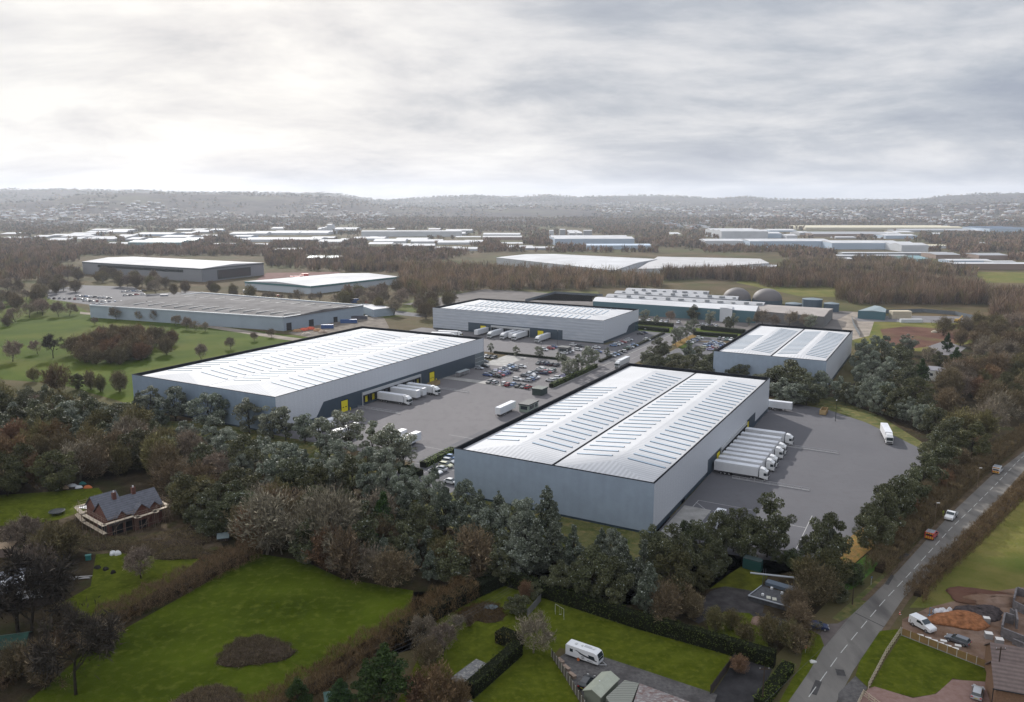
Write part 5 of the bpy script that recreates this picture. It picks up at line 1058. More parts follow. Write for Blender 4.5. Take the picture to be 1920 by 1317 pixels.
sh = empty('shed', 'tan flat-roofed hut at the left edge above the bungalow', 'shed', G(3, 1040), .2); MB().box(-3, 3, -2, 2, 0, 2.3).obj('wall', mat('hut_wall', (.16,.12,.10), .8), sh); MB().box(-3.2, 3.2, -2.2, 2.2, 2.3, 2.45).obj('roof', mat('tan_p', (.35,.26,.17), .8), sh)
sh = empty('shed', 'small teal pavilion roof showing above the scrub at the bottom edge', 'shed', G(632, 1326), .3); MB().box(-1.8, 1.8, -1.8, 1.8, 0, 2.0).obj('wall', mat('dark_wood', (.06,.05,.045)), sh); r = MB(); r.add([(-2.2,-2.2,2.0),(2.2,-2.2,2.0),(2.2,2.2,2.0),(-2.2,2.2,2.0),(0,0,3.2)], [(0,1,4),(1,2,4),(2,3,4),(3,0,4),(3,2,1,0)]); r.obj('roof', mat('teal_roof', (.05,.11,.10), .6, wave=(3,.02,'X',.2)), sh)
sh = empty('shed', 'small pale blue tarpaulin-covered hut at the edge of the wood by the big field', 'shed', G(419, 1013), .3); gable(sh, -1.2, 1.2, -1, 1, 0, 1.2, 2.0, mat('dark_wood', (.06,.05,.045)), mat('pale_sheet', (.16,.21,.22), .6))
# long mossy-roofed shed on the garden lawn
def quadblock(name, label, cat, pts, h, wallm, roofm, px=True, over=0, z0=0, zroof=None, group=None, parts=True):
    """block whose roof corners are seen at the given picture points at height h"""
    T = [G(x, y, h) for x, y in pts]; c = np.mean(np.array(T), 0); root = empty(name, label, cat, (c[0], c[1], 0), 0, group)
    P = [(t[0]-c[0], t[1]-c[1]) for t in T]; w_ = MB().prism(P, z0, h-.02).obj('wall', wallm, root); k = 1 + over/max(1, max(abs(p[0])+abs(p[1]) for p in P))
    r_ = MB().prism([(p[0]*k, p[1]*k) for p in P], h, h+.18).obj('roof', roofm, root); return root, P, r_
moss = mat('moss_roof', (.085,.085,.09), .85, col2=(.15,.15,.15), scale=1.5, col3=(.30,.29,.26), scale3=2.2)
sd1, _, _ = quadblock('shed', 'long green-sided shed with mossy grey flat roof on the garden lawn', 'shed', [(843,1274),(893,1237),(915,1247),(866,1286)], 2.3, mat('green_boards', (.02,.07,.035), .8, wave=(3,.02,'X',.25)), moss)
# garage, carport and flat-roofed outbuilding
p0, p1 = np.array(G(1095,1293,2.4)), np.array(G(1124,1265,2.4)); L_ = np.linalg.norm(p1-p0); an = math.atan2(p1[1]-p0[1], p1[0]-p0[0]); q = np.array(G(1124,1305,2.4)); wv = np.cross((math.cos(an), math.sin(an)), (q-p0)[:2])
ga = empty('garage', 'pale green prefabricated garage with a shallow gabled roof', 'garage', (p0[0], p0[1], 0), an); WD = abs(float(wv)); print('garage', L_, WD)
gable(ga, 0, L_+1.0, -WD-.2, 0, 0, 2.2, 3.0, mat('sage_panel', (.20,.22,.17), .8, wave=(1.2,.03,'X',.2)), mat('sage_roof', (.34,.36,.29), .75, var=.08, scale=.8), ov=.2)
MB().box(L_*.5-.12, L_*.5+.12, -WD/2-.1, -WD/2+.1, 3.18, 3.24).obj('ridge_cap', white_paint, ga)
cp_, P, r_ = quadblock('carport', 'carport with corrugated pale grey roof right of the green garage', 'carport', [(1136,1309),(1171,1277),(1198,1283),(1178,1335),(1150,1330)], 2.5, mat('sage_panel2', (.10,.11,.09), .8), mat('corrugated', (.27,.28,.24), .6, wave=(.6,.12,'Y',.5)))
fb, P, r_ = quadblock('outbuilding', 'flat outbuilding with lichen-covered red and grey roof at the bottom edge', 'outbuilding', [(1199,1283),(1296,1319),(1290,1345),(1180,1345)], 2.6, buff_brick, mat('lichen_roof', (.16,.10,.09), .9, col2=(.24,.23,.23), scale=.9, stretch=(1,1.6,1), col3=(.36,.35,.34), scale3=1.4))
# fences
def fence(label, pts, h, pitch, panelm, postm, px=True, solid=True, gap=.0, name='fence', rails=(.3,.9,1.4), concrete_base=False):
    P = [np.array((G(*p) if px else W(*p))[:2]) for p in pts]; root = empty(name, label, 'fence', (P[0][0], P[0][1], 0)); o0 = P[0]; pn = MB(); np_ = 0
    for i in range(len(P)-1):
        d = P[i+1]-P[i]; l = np.linalg.norm(d); d /= l; k = max(1, round(l/pitch)); an = math.atan2(d[1], d[0])
        for j in range(k):
            c = P[i] + d*l*(j+.5)/k - o0
            if solid: MB().rbox(c[0], c[1], .25 if concrete_base else .05, l/k-.12, .05, h-(.25 if concrete_base else .05), an).obj('panel', panelm, root)
            else:
                b_ = MB()
                for z in rails: b_.rbox(c[0], c[1], z*h/1.5, l/k, .05, .12, an)
                b_.obj('rail', panelm, root)
            if concrete_base: MB().rbox(c[0], c[1], 0, l/k-.12, .06, .25, an).obj('gravel_board', concrete, root)
        for j in range(k + (i == len(P)-2)):
            c = P[i] + d*l*j/k - o0; MB().rbox(c[0], c[1], 0, .12, .12, h+.08, an).obj('post', postm, root)
    return root
timber = mat('timber_panel', (.24,.15,.055), .8, var=.15, scale=1, wave=(5,.01,'X',.2)); conc_post = mat('concrete_post', (.42,.41,.37), .85); pale_wood = mat('pale_wood', (.42,.36,.27), .8, var=.15, scale=1); grey_panelw = mat('weathered_panel', (.11,.10,.085), .9, var=.2, scale=1.2)
fence('orange timber panel fence with concrete posts between lawn and building plot', [(1690,1192),(1868,1262)], 1.7, 1.85, timber, conc_post, concrete_base=True)
fence('pale wooden post-and-rail fence beside the roadside verge', [(1688,1188),(1660,1230),(1628,1292)], 1.4, 1.3, pale_wood, pale_wood, solid=False)
fence('pale wooden rail fence at the bottom of the brick driveway', [(1606,1330),(1618,1306),(1650,1330)], 1.3, 1.3, pale_wood, pale_wood, solid=False)
fence('grey rail fence at the gateway of the building plot', [(1706,1172),(1742,1182)], 1.2, 1.3, grey_panelw, grey_panelw, solid=False)
fence('weathered panel fence with pale posts left of the green garage', [(1034,1232),(1058,1268),(1096,1330)], 1.7, 1.5, grey_panelw, conc_post)
fence('dark panel fence at the right end of the caravan lawn', [(1378,1240),(1355,1270),(1332,1302)], 1.8, 1.8, mat('dark_wood', (.06,.05,.045)), mat('dark_wood', (.06,.05,.045)))
fence('grey panel fence between pond garden and swing lawn', [(1014,1128),(989,1157)], 1.8, 2, mat('grey_panel_f', (.14,.14,.14), .8), mat('grey_panel_f', (.14,.14,.14), .8))
fence('white plank fence piece at the bottom edge below the shed', [(868,1318),(895,1335)], 1.4, 2, white_paint, white_paint)
# planters by the weathered fence
for i, (x, y) in enumerate([(1051,1243),(1062,1256),(1073,1270)]):
    c = G(x, y); b_ = MB(); b_.rbox(c[0], c[1], 0, 1.7, .7, .6, R(-58)); b_.rbox(c[0], c[1], .6, 1.8, .8, .08, R(-58)); o = b_.obj('planter', mat('planter_wood', (.26,.20,.16), .9, var=.2, scale=2)); tag(o, f'{["upper","middle","lower"][i]} wooden planter in the row along the weathered fence', 'planter', 'planters by the fence')
# swing frame
b_ = MB(); A = np.array(G(1041,1150)); B = np.array(G(1057,1160)); 
for c in (A, B): b_.bar((c[0], c[1]-.6, 0), (c[0], c[1], 2.2), .04); b_.bar((c[0], c[1]+.6, 0), (c[0], c[1], 2.2), .04)
b_.bar((A[0], A[1], 2.2), (B[0], B[1], 2.2), .04); m0 = A*.4+B*.6
for s in (-.2, .2): b_.bar((m0[0]+s, m0[1], .5), (m0[0]+s, m0[1], 2.2), .015, n=4)
b_.box(m0[0]-.25, m0[0]+.25, m0[1]-.1, m0[1]+.1, .46, .5); o = b_.obj('swing_frame', mat('pale_tube', (.35,.36,.33), .5)); tag(o, 'pale metal swing frame on the caravan lawn', 'swing')
# caravan
a = np.array(G(1066,1232)); c = np.array(G(1128,1254)); an = math.atan2(c[1]-a[1], c[0]-a[0]); cv_ = empty('caravan', 'white touring caravan with dark side graphics standing on the gravel drive', 'caravan', (a[0], a[1]+1.2, 0), an); CL = float(np.linalg.norm(c-a)); print('caravan', CL); CL = max(6.6, min(CL, 7.6))
body = MB().side([(0,.5),(0.0,2.55),(.12,2.72),(CL-1.1,2.72),(CL-.45,2.5),(CL-.05,1.75),(CL,1.2),(CL-.05,.5)], -1.15, 1.15).obj('body', mat('caravan_white', (.66,.67,.68), .3, coat=.3), cv_, bevel=.06)
b_ = MB(); b_.side([(1.0,1.45),(1.0,2.1),(1.7,2.1),(1.7,1.45)], -1.17, -1.153); b_.obj('window', glass, body)
b_ = MB(); b_.side([(CL-2.0,1.35),(CL-2.3,1.95),(CL-1.0,1.95),(CL-.75,1.35)], -1.172, -1.153); b_.obj('window', glass, body)
b_ = MB(); b_.side([(2.0,2.05),(2.6,2.12),(3.4,1.85),(4.4,1.65),(CL-2.0,1.55),(CL-.3,1.25),(CL-.35,1.05),(CL-2.0,1.2),(4.2,1.35),(3.3,1.55),(2.7,1.95)], -1.166, -1.153); b_.side([(3.6,1.1),(3.6,1.22),(4.2,1.22),(4.2,1.1)], -1.166, -1.153); b_.side([(3.6,.8),(3.6,.92),(4.3,.92),(4.3,.8)], -1.166, -1.153); b_.obj('side_graphic', mat('graphic_dark', (.02,.022,.03), .3), body)
b_ = MB()
for i in range(5): b_.box(4.9+i*.26, 5.05+i*.26, -1.17, -1.153, .66, .86)
b_.obj('lettering', mat('graphic_grey', (.15,.16,.18), .4), body)
b_ = MB(); b_.add([(CL+.0,-.95,1.25),(CL+.0,.95,1.25),(CL-.03,.95,1.72),(CL-.03,-.95,1.72)], [(0,1,2,3)]); b_.add([(CL-.03,-.95,1.80),(CL-.03,.95,1.80),(CL-.42,.9,2.5),(CL-.42,-.9,2.5)], [(0,1,2,3)]); o = b_.obj('front_window', glass, body); o.location.x = .03
b_ = MB(); b_.box(1.6,2.1,-.3,.3,2.725,2.80); b_.box(3.0,3.4,-.2,.2,2.725,2.80); o = b_.obj('roof_vent', mat('vent_grey', (.45,.46,.46), .5), body)
b_ = MB(); b_.box(3.6,5.4,-.05,.6,2.73,2.78); b_.obj('solar_panel', mat('solar_pale', (.42,.43,.45), .3), body); b_ = MB(); b_.bar((5.6,.2,2.72),(5.6,.2,2.95),.3,n=12); b_.obj('dish_dome', white_paint, body)
o = bpy.data.objects.new('wheel', wheel_mesh(.36,.2,.6)); link(o, cv_); o.location = (3.0,-1.08,.36)
o = bpy.data.objects.new('wheel', wheel_mesh(.36,.2,.6)); link(o, cv_); o.location = (3.0,1.08,.36)
MB().bar((3.0,-1.25,.36),(3.0,-1.32,.36),.3,n=10).obj('wheel_lock', mat('orange_p', (.5,.14,.04), .6), cv_)
b_ = MB(); b_.bar((CL,-.7,.45),(CL+1.2,0,.45),.05); b_.bar((CL,.7,.45),(CL+1.2,0,.45),.05); b_.bar((CL+1.1,0,0),(CL+1.1,0,.6),.04); b_.obj('tow_bar', grey_panel, cv_); MB().box(.3, CL-.3, -1.0, 1.0, .3, .49).obj('chassis', chassis_m, cv_)
# near cars with parts
CW = wheel_mesh(.33, .21, .62)
def near_car(label, c, px, py, ang_px, est=True, plate_rear=True):
    """ang_px: a second picture point that the car's nose points to"""
    p = G(px, py, .07); q = G(*ang_px, .07); rz = math.atan2(q[1]-p[1], q[0]-p[0]); root = empty('parked_car', label, 'car', p, rz); root.scale = (1.08,)*3
    b_, g, r = car_geom(est, True); bd_ = b_.obj('body', paintm(c), root, bevel=.05); g.m = [0]*len(g.m); g.obj('windows', glass, root); r.obj('car_roof', paintm(c), root, bevel=.02)
    for x in (-1.32, 1.32):
        for s in (-1, 1): o = bpy.data.objects.new('wheel', CW); link(o, root); o.location = (x, s*.79, .33)
    for s in (-1, 1):
        MB().box(-2.17, -2.10, s*.5, s*.8, .68, .86).obj('tail_light', red_lamp, bd_); MB().box(2.03, 2.12, s*.45, s*.8, .58, .72).obj('headlight', MATS['lamp_clear'], bd_); MB().box(.75, .95, s*.84, s*1.0, .95, 1.08).obj('mirror', paintm(c), bd_)
    MB().box(-2.19, -2.165, -.26, .26, .55, .66).obj('number_plate', mat('plate_yellow', (.5,.42,.05), .5), bd_); MB().box(2.145, 2.17, -.26, .26, .42, .53).obj('number_plate', mat('plate_white', (.5,.5,.48), .5), bd_)
    return root
near_car('black hatchback parked behind the green garage', 'black', 1100, 1284, (1112,1268))
near_car('navy estate car waiting at the mouth of the side drive', 'navy', 1532, 1179, (1560,1182))
near_car('blue-grey hatchback parked on the building plot beside the paving packs', 'grey', 1795, 1205, (1770,1196)).children[0]
near_car('silver-roofed hatchback on the brick driveway by the brown-roofed house', 'silver', 1832, 1304, (1836,1285))
def van(label, px, py, to, bodym, roofm=None, chev=None, L_=4.9, h=1.95, pickup=False, doorwin=True):
    p = G(px, py, .07); q = G(*to, .07); rz = math.atan2(q[1]-p[1], q[0]-p[0]); root = empty('van', label, 'van' if not pickup else 'pickup', p, rz); l = L_/2; root.scale = (1.18,)*3
    if pickup: prof = [(-.1,.35),(-.1,h),(l-1.9,h),(l-1.15,1.25),(l-.15,1.0),(l,.75),(l,.35)]
    else: prof = [(-l,.35),(-l-.03,.9),(-l+.08,h),(l-2.0,h),(l-1.15,1.25),(l-.15,1.0),(l,.75),(l,.35)]
    b_ = MB().side(prof, -.92, .92).obj('body', bodym, root, bevel=.06)
    if roofm: MB().box(-l+.15, l-2.1, -.82, .82, h+.003, h+.03).obj('roof', roofm, b_)
    g = MB(); x0, x1 = l-1.95, l-1.2; k = .035; g.add([(x0+k,-.82,h-.04+k),(x1+k,-.84,1.31+k),(x1+k,.84,1.31+k),(x0+k,.82,h-.04+k)], [(0,1,2,3)]); g.obj('windscreen', glass, b_)
    g = MB()
    for s in (-1, 1): g.side([(l-2.75,1.2),(l-2.7,h-.2),(l-2.05,h-.2),(l-1.45,1.3),(l-1.5,1.2)], s*.925, s*.94)
    g.obj('side_window', glass, b_)
    if chev:
        g = MB()
        for (z0, z1, m_) in ((.45, 1.0, 0), (h-.30, h-.06, 0)):
            n = 8
            for i in range(n):
                y0 = -.85 + 1.7*i/n; y1 = y0 + 1.7/n; sl_ = .22 if (y0+y1) < 0 else -.22; zc = 0
                g.add([(-l-.045, y0, z0), (-l-.045, y1, z0), (-l-.045, y1, z1), (-l-.045, y0, z1)], [(0,3,2,1)], i % 2)
        g.obj('chevron_marking', [mat('chev_a', chev[0], .5), mat('chev_b', chev[1], .5)], b_)
        MB().box(-l-.05, -l-.02, -.7, .7, 1.15, 1.5).obj('rear_window', glass, b_) if doorwin else None
    if pickup:
        t_ = MB(); t_.box(-l, -.15, -.92, -.86, .7, 1.15); t_.box(-l, -.15, .86, .92, .7, 1.15); t_.box(-l, -l+.06, -.86, .86, .7, 1.15); t_.box(-l, -.15, -.92, .92, .6, .7); t_.obj('load_bed', mat('bed_grey', (.35,.36,.36), .5), root); MB().box(-l, -.15, -.5, .5, .4, .6).obj('chassis', chassis_m, root)
    for x in (-l+.95, l-.85):
        for s in (-1, 1): o = bpy.data.objects.new('wheel', CW); link(o, root); o.location = (x, s*.84, .33)
    for s in (-1, 1): MB().box(-l-.06, -l-.02, s*.78, s*.9, .95, 1.3).obj('tail_light', red_lamp, b_) if not pickup else None
    for s in (-1, 1): MB().box(l-.02, l+.03, s*.5, s*.85, .72, .88).obj('headlight', MATS['lamp_clear'], b_); MB().box(l-1.75, l-1.55, s*.95, s*1.12, 1.2, 1.45).obj('mirror', chassis_m, b_)
    return root
van('white panel van parked on the building plot behind the timber fence', 1729, 1178, (1752,1190), cab_white, L_=4.4, h=1.85)
van('red van with grey roof and yellow rear chevrons on the near side of the road', 1746, 1008, (1758,995), mat('van_red', (.50,.03,.03), .35, coat=.4), mat('van_roof_grey', (.16,.18,.20), .4), ((.60,.42,.02),(.40,.03,.02)), L_=4.4, h=1.85)
van('white pickup with open load bed driving behind the red van', 1783, 972, (1775,980), cab_white, L_=4.9, h=1.9, pickup=True)
van('white van with yellow rear chevrons farthest up the road', 1870, 886, (1880,876), cab_white, mat('van_roof_grey', (.16,.18,.20)), ((.60,.45,.02),(.25,.20,.12)), L_=4.6, h=2.1)
# building plot at the right: block walls, block packs, sand, cement bags
bw_ = empty('unfinished_building', 'grey blockwork walls of a half-built house at the right edge', 'building site', (0,0,0))
def wallseg(p, q, h, m=block_m, par=None, t=.35, zz_=0):
    a, b2_ = np.array(G(*p)), np.array(G(*q)); d = b2_-a; l = np.linalg.norm(d); MB().rbox((a[0]+b2_[0])/2, (a[1]+b2_[1])/2, zz_, l, t, h, math.atan2(d[1], d[0])).obj('block_wall', m, par)
for p, q, h in [((1877,1195),(1960,1228),2.2),((1877,1192),(1882,1168),2.4),((1884,1167),(1900,1172),2.3),((1893,1155),(1902,1160),1.8),((1903,1160),(1906,1180),2.2),((1899,1140),(1904,1120),2.4),((1906,1119),(1960,1140),2.4),((1899,1142),(1935,1160),2.0),((1898,1208),(1960,1235),1.3)]: wallseg(p, q, h, par=bw_)
for i, (x, y, s) in enumerate([(1849,1168,1.25),(1853,1197,1.4),(1873,1208,1.4)]):
    c = G(x, y); b_ = MB(); b_.rbox(c[0], c[1], 0, s, s*.9, 1.2, -.3, 0); b_.rbox(c[0], c[1], 1.2, s*1.02, s*.92, .03, -.3, 1); o = b_.obj('block_pallet', [mat('pallet_grey', (.30,.29,.29), .85, wave=(3.3,.03,'Z',.3)), mat('wrap_white', (.60,.58,.55), .5)]); tag(o, ['farthest','middle','nearest'][i] + ' wrapped pallet of grey blocks on the building plot', 'pallet', 'wrapped block pallets')
for i, (x, y) in enumerate([(1725.5,1196),(1740,1201),(1752,1206),(1769,1206),(1764,1211),(1777.5,1216),(1796,1215),(1791,1221),(1854,1236),(1863,1231)]):
    c = G(x, y, 0); b_ = MB(); b_.rbox(c[0], c[1], 0, 1.15, .8, .55, -.42, 0); b_.rbox(c[0], c[1], .55, 1.17, .82, .03, -.42, 1); o = b_.obj('paving_pack', [mat('pallet_tan', (.34,.29,.25), .85), mat('wrap_white', (.60,.58,.55), .5)]); tag(o, f'flat white-wrapped paving pack along the timber fence, {nth(i)}{" from the left" if i else ""}' if i < 8 else ['flat white-wrapped paving pack near the dark drainpipe','smaller wrapped pack behind the one near the drainpipe'][i-8], 'paving pack', 'paving packs')
lump('sand_heap', 'orange sand heap on the building plot', 'sand heap', 1800, 1165, 6.5, 3.6, 1.3, mat('sand', (.24,.105,.05), .95, var=.35, scale=1, bump=.2, bscale=3), 5)
lump('soil_heap', 'dark grey rubble heap behind the orange sand', 'soil heap', 1838, 1150, 5.0, 3.4, 1.1, mat('rubble', (.06,.05,.05), .95, var=.4, scale=1.2, bump=.3, bscale=2), 6)
lump('soil_heap', 'long pale brown soil ridge behind the block walls', 'soil heap', 1868, 1128, 7.5, 2.6, 1.2, mud, 7)
lump('soil_heap', 'dark ploughed soil heap at the edge of the yellowish field', 'soil heap', 1830, 1118, 7, 4, .7, soil, 8)
for i, (x, y, s) in enumerate([(1758,1150,1.0),(1766,1148,.9),(1774,1152,.9),(1780,1147,.6)]): lump('cement_bag', ['first','second','third','fourth'][i] + ' white bulk bag from the left at the plot entrance', 'bulk bag', x, y, s, s*.8, 1.0, mat('bag_white', (.55,.54,.56), .8), 20+i, group='white bags at the plot entrance')
for i, (x, y, c) in enumerate([(1794,1152,'red'),(1799,1156,'orange'),(1806,1157,'orange'),(1811,1160,'orange'),(1795,1160,'yellow'),(1812,1174,'yellow')]):
    lump('barrier_piece', f'{c} plastic piece on the orange sand, {["leftmost","second","third","rightmost of the orange ones","upper yellow one","lower yellow one"][i]}', 'plastic barrier', x, y, .7, .45, .7, mat('plastic_'+c, {'red':(.5,.06,.04),'orange':(.55,.13,.05),'yellow':(.5,.38,.03)}[c], .5), 40+i)
c = G(1687,1152); b_ = MB(); b_.bar((c[0],c[1],.04),(c[0],c[1],.75),.2,.03,n=10,m=0); b_.box(c[0]-.25,c[0]+.25,c[1]-.25,c[1]+.25,0,.04,1); b_.bar((c[0],c[1],.35),(c[0],c[1],.5),.135,.10,n=10,m=1); o = b_.obj('traffic_cone', [mat('cone_red', (.5,.07,.03), .5), white_paint]); tag(o, 'red and white traffic cone by the roadside scrub', 'traffic cone')
c = G(1747,1158); b_ = MB(); b_.box(c[0]-.6,c[0]+.6,c[1]-.5,c[1]+.5,.1,.4); b_.bar((c[0],c[1]-.3,.4),(c[0],c[1]-.3,2.0),.06); b_.bar((c[0]-.4,c[1]+.3,.4),(c[0]-.4,c[1]+.3,2.2),.06); b_.bar((c[0]-.4,c[1]+.3,2.2),(c[0]+.5,c[1]+.3,1.8),.05); o = b_.obj('trolley', mat('blue_steel', (.08,.20,.32), .5)); tag(o, 'pale blue steel trolley at the gateway of the building plot', 'trolley')
# brown-roofed house at the right corner
hx = empty('house', 'brick house with brown tiled roofs at the bottom right corner', 'house', G(1880, 1330), R(-20))
P0 = G(1868,1289,4.6); 
hx.location = (P0[0], P0[1], 0); ang2 = math.atan2(G(1887,1250,7.0)[1]-P0[1], G(1887,1250,7.0)[0]-P0[0]); print('hx', P0, G(1920,1273,4.6), G(1887,1250,7.0), G(1920,1228,7.0))
gable(hx, 0, 14, 0, 7.5, 0, 4.6, 7.4, buff_brick, brown_tile, ov=.4)
gable(hx, 1.2, 14, 7.6, 15.5, 0, 4.2, 6.9, buff_brick, brown_tile, ov=.3)
MB().bar((-.45,-.2,0),(-.45,-.2,4.4),.08).obj('drainpipe', black, hx); MB().bar((-.6,-.45,4.42),(14,-.45,4.42),.1,n=6).obj('gutter', black, hx)
# utility poles, lamps and signs
def upole(label, px, py, h, arm=True):
    c = G(px, py); r = empty('utility_pole', label, 'pole', c); MB().bar((0,0,0),(0,0,h),.16,.10,n=8).obj('pole', mat('pole_wood', (.06,.045,.035), .9), r)
    if arm: MB().box(-.9,.9,-.06,.06,h-.5,h-.35).obj('crossarm', mat('pole_wood', (.06,.045,.035)), r); b_ = MB(); [b_.bar((x,0,h-.35),(x,0,h-.1),.05,n=6) for x in (-.8,0,.8)]; b_.obj('insulator', grey_panel, r)
    return c, h
upole('dark wooden pole standing beside the brown-roofed house', 1866, 1302, 9.5)
upole('wooden pole on the verge beside the bright green bank', 1598, 1134, 4.2, False)
pa = upole('thin wooden pole beside the low yellow-green hedge', 1429, 1322, 7.5)
lp = empty('street_lamp', 'street lamp among the brown trees left of the white pickup', 'street lamp', G(1752, 985)); MB().bar((0,0,0),(0,0,6.6),.05,.04).obj('pole', pole, lp); MB().box(0,.9,-.1,.1,6.5,6.62).obj('lantern', white_paint, lp)
lp = empty('street_lamp', 'street lamp among the trees below the farthest van', 'street lamp', G(1832, 915)); MB().bar((0,0,0),(0,0,6.6),.05,.04).obj('pole', pole, lp); MB().box(0,.9,-.1,.1,6.5,6.62).obj('lantern', white_paint, lp)
def marker(name, label, px, py, hh, m1, sz=(.5,.35)):
    c = G(px, py); r = empty(name, label, name.replace('_', ' '), c, .3); MB().bar((0,0,0),(0,0,hh),.04).obj('post', grey_panel, r); MB().box(-sz[0]/2, sz[0]/2, -.04, .0, hh, hh+sz[1]).obj('panel', m1, r)
marker('marker_post', 'orange marker post on the verge beside the side drive', 1510, 1225, 1.1, mat('orange_p', (.5,.14,.04), .6), (.6,.6))
marker('road_sign', 'blue-grey road sign on the verge below the bright green bank', 1633, 1098, 1.8, mat('sign_blue', (.08,.12,.18), .5), (.5,.5))
lump('boulder', 'white boulder on the kerb below the side drive', 'boulder', 1524, 1242, .7, .5, .45, mat('white_stone', (.5,.5,.48), .8), 71)
# overhead cable
cb = MB(); p, q = np.array(G(1429,1322,7.2)), np.array(G(1752,985,7.3)); prev = p
for i in range(1, 17):
    t = i/16; c = p*(1-t) + q*t; c[2] -= 4*t*(1-t)*1.6; cb.bar(prev, c, .025, n=4, cap=False); prev = c
o = cb.obj('overhead_cable', mat('cable', (.05,.05,.05), .6)); tag(o, 'single overhead cable following the road side from the thin pole', 'cable')
for j in range(3):
    cb = MB(); p, q = np.array(G(700,1228+j*9,6.5)), np.array(G(960,1098+j*5,7.0)); prev = p
    for i in range(1, 13):
        t = i/12; c = p*(1-t)+q*t; c[2] -= 4*t*(1-t)*.9; cb.bar(prev, c, .03, n=4, cap=False); prev = c
    o = cb.obj('overhead_cable', mat('cable', (.05,.05,.05), .6)); tag(o, ['uppermost','middle','lowest'][j] + ' of three overhead cables above the dark hedge strip', 'cable', 'cables above the dark hedge')
# compound with pipe gantry
cx_ = empty('pipe_gantry', 'grey pipe carried on two posts across the compound platform', 'pipe gantry', G(1432,1098)); o0 = np.array(G(1432,1098)); e0 = np.array(G(1489,1113)); s0 = np.array(G(1407,1073,3.6)); 
a = (s0-o0); MB().bar((a[0],a[1],3.4),(e0[0]-o0[0],e0[1]-o0[1],3.9),.22,n=8).obj('pipe', mat('pipe_grey', (.30,.32,.35), .5), cx_)
for c in (np.zeros(3), e0-o0): b_ = MB(); b_.bar((c[0]-.25,c[1],0),(c[0]-.25,c[1],4.2),.10); b_.bar((c[0]+.25,c[1],0),(c[0]+.25,c[1],4.2),.10); b_.obj('post', mat('post_dark', (.04,.045,.05), .5), cx_)
T = [G(*p, 1.0) for p in [(1403,1118),(1428,1099),(1496,1117),(1482,1140)]]; pf = empty('tank_platform', 'raised concrete platform with hatches in the green compound', 'platform', (T[0][0], T[0][1], 0)); Q = [(t[0]-T[0][0], t[1]-T[0][1]) for t in T]
MB().prism(Q, 0, 1.0).obj('slab', mat('platform_dark', (.05,.052,.058), .7, var=.4, scale=1.2), pf)
b_ = MB(); b_.bar((*Q[0],1.15),(*Q[3],1.15),.16,n=6); b_.bar((*Q[0],1.15),(*Q[1],1.15),.12,n=6); b_.obj('edge_beam', mat('pipe_grey', (.30,.32,.35)), pf)
for p in [(1441,1121),(1452,1124)]: c = G(*p, 1.02); b_ = MB(); b_.rbox(c[0]-T[0][0], c[1]-T[0][1], 1.02, .9, 1.3, .12, -.25); b_.obj('hatch', mat('hatch_pale', (.42,.42,.36), .7), pf)
for p in [(1447,1105),(1466,1114),(1430,1117)]: c = G(*p, 1.02); b_ = MB(); b_.bar((c[0]-T[0][0], c[1]-T[0][1], 1.02), (c[0]-T[0][0], c[1]-T[0][1], 1.5), .3, n=10); b_.obj('vent_cap', white_paint, pf)
quadblock('tank_cover', 'flat blue-grey tank cover beside the raised platform', 'tank', [(1434,1093),(1440,1087),(1502,1105),(1497,1112)], .6, mat('cover_blue', (.10,.13,.17), .5), mat('cover_blue', (.10,.13,.17), .5))
quadblock('container', 'teal shipping container at the back of the compound', 'container', [(1393,1047),(1398,1041),(1431,1050),(1427,1056)], 2.6, mat('teal_container', (.012,.07,.065), .6, wave=(3,.03,'X',.3)), mat('teal_dark', (.03,.05,.05), .8))
lump('soil_heap', 'brown earth mound with a stump at the edge of the compound lawn', 'soil heap', 1427, 1166, 2.4, 1.8, .7, mud, 9)
sheet('patio', [(1628,1292),(1640,1288),(1712,1310),(1755,1302),(1785,1275),(1862,1280),(1890,1345),(1590,1345)], .07, brick_pave)
sheet('lawn', [(1690,1192),(1868,1262),(1866,1284),(1832,1283),(1786,1272),(1770,1290),(1750,1303),(1712,1308),(1632,1289),(1660,1238)], .055, grass_lawn)
sheet('lawn', [(1650,1184),(1686,1180),(1688,1190),(1658,1232),(1626,1288),(1604,1268),(1612,1240)], .07, grass_lawn)
sheet('building_plot', [(1690,1190),(1692,1162),(1740,1140),(1860,1110),(2000,1090),(2000,1300),(1868,1262)], .045, mud)
sheet('crossing', [(1604,1268),(1626,1290),(1600,1330),(1570,1330),(1572,1300)], .068, gravel)
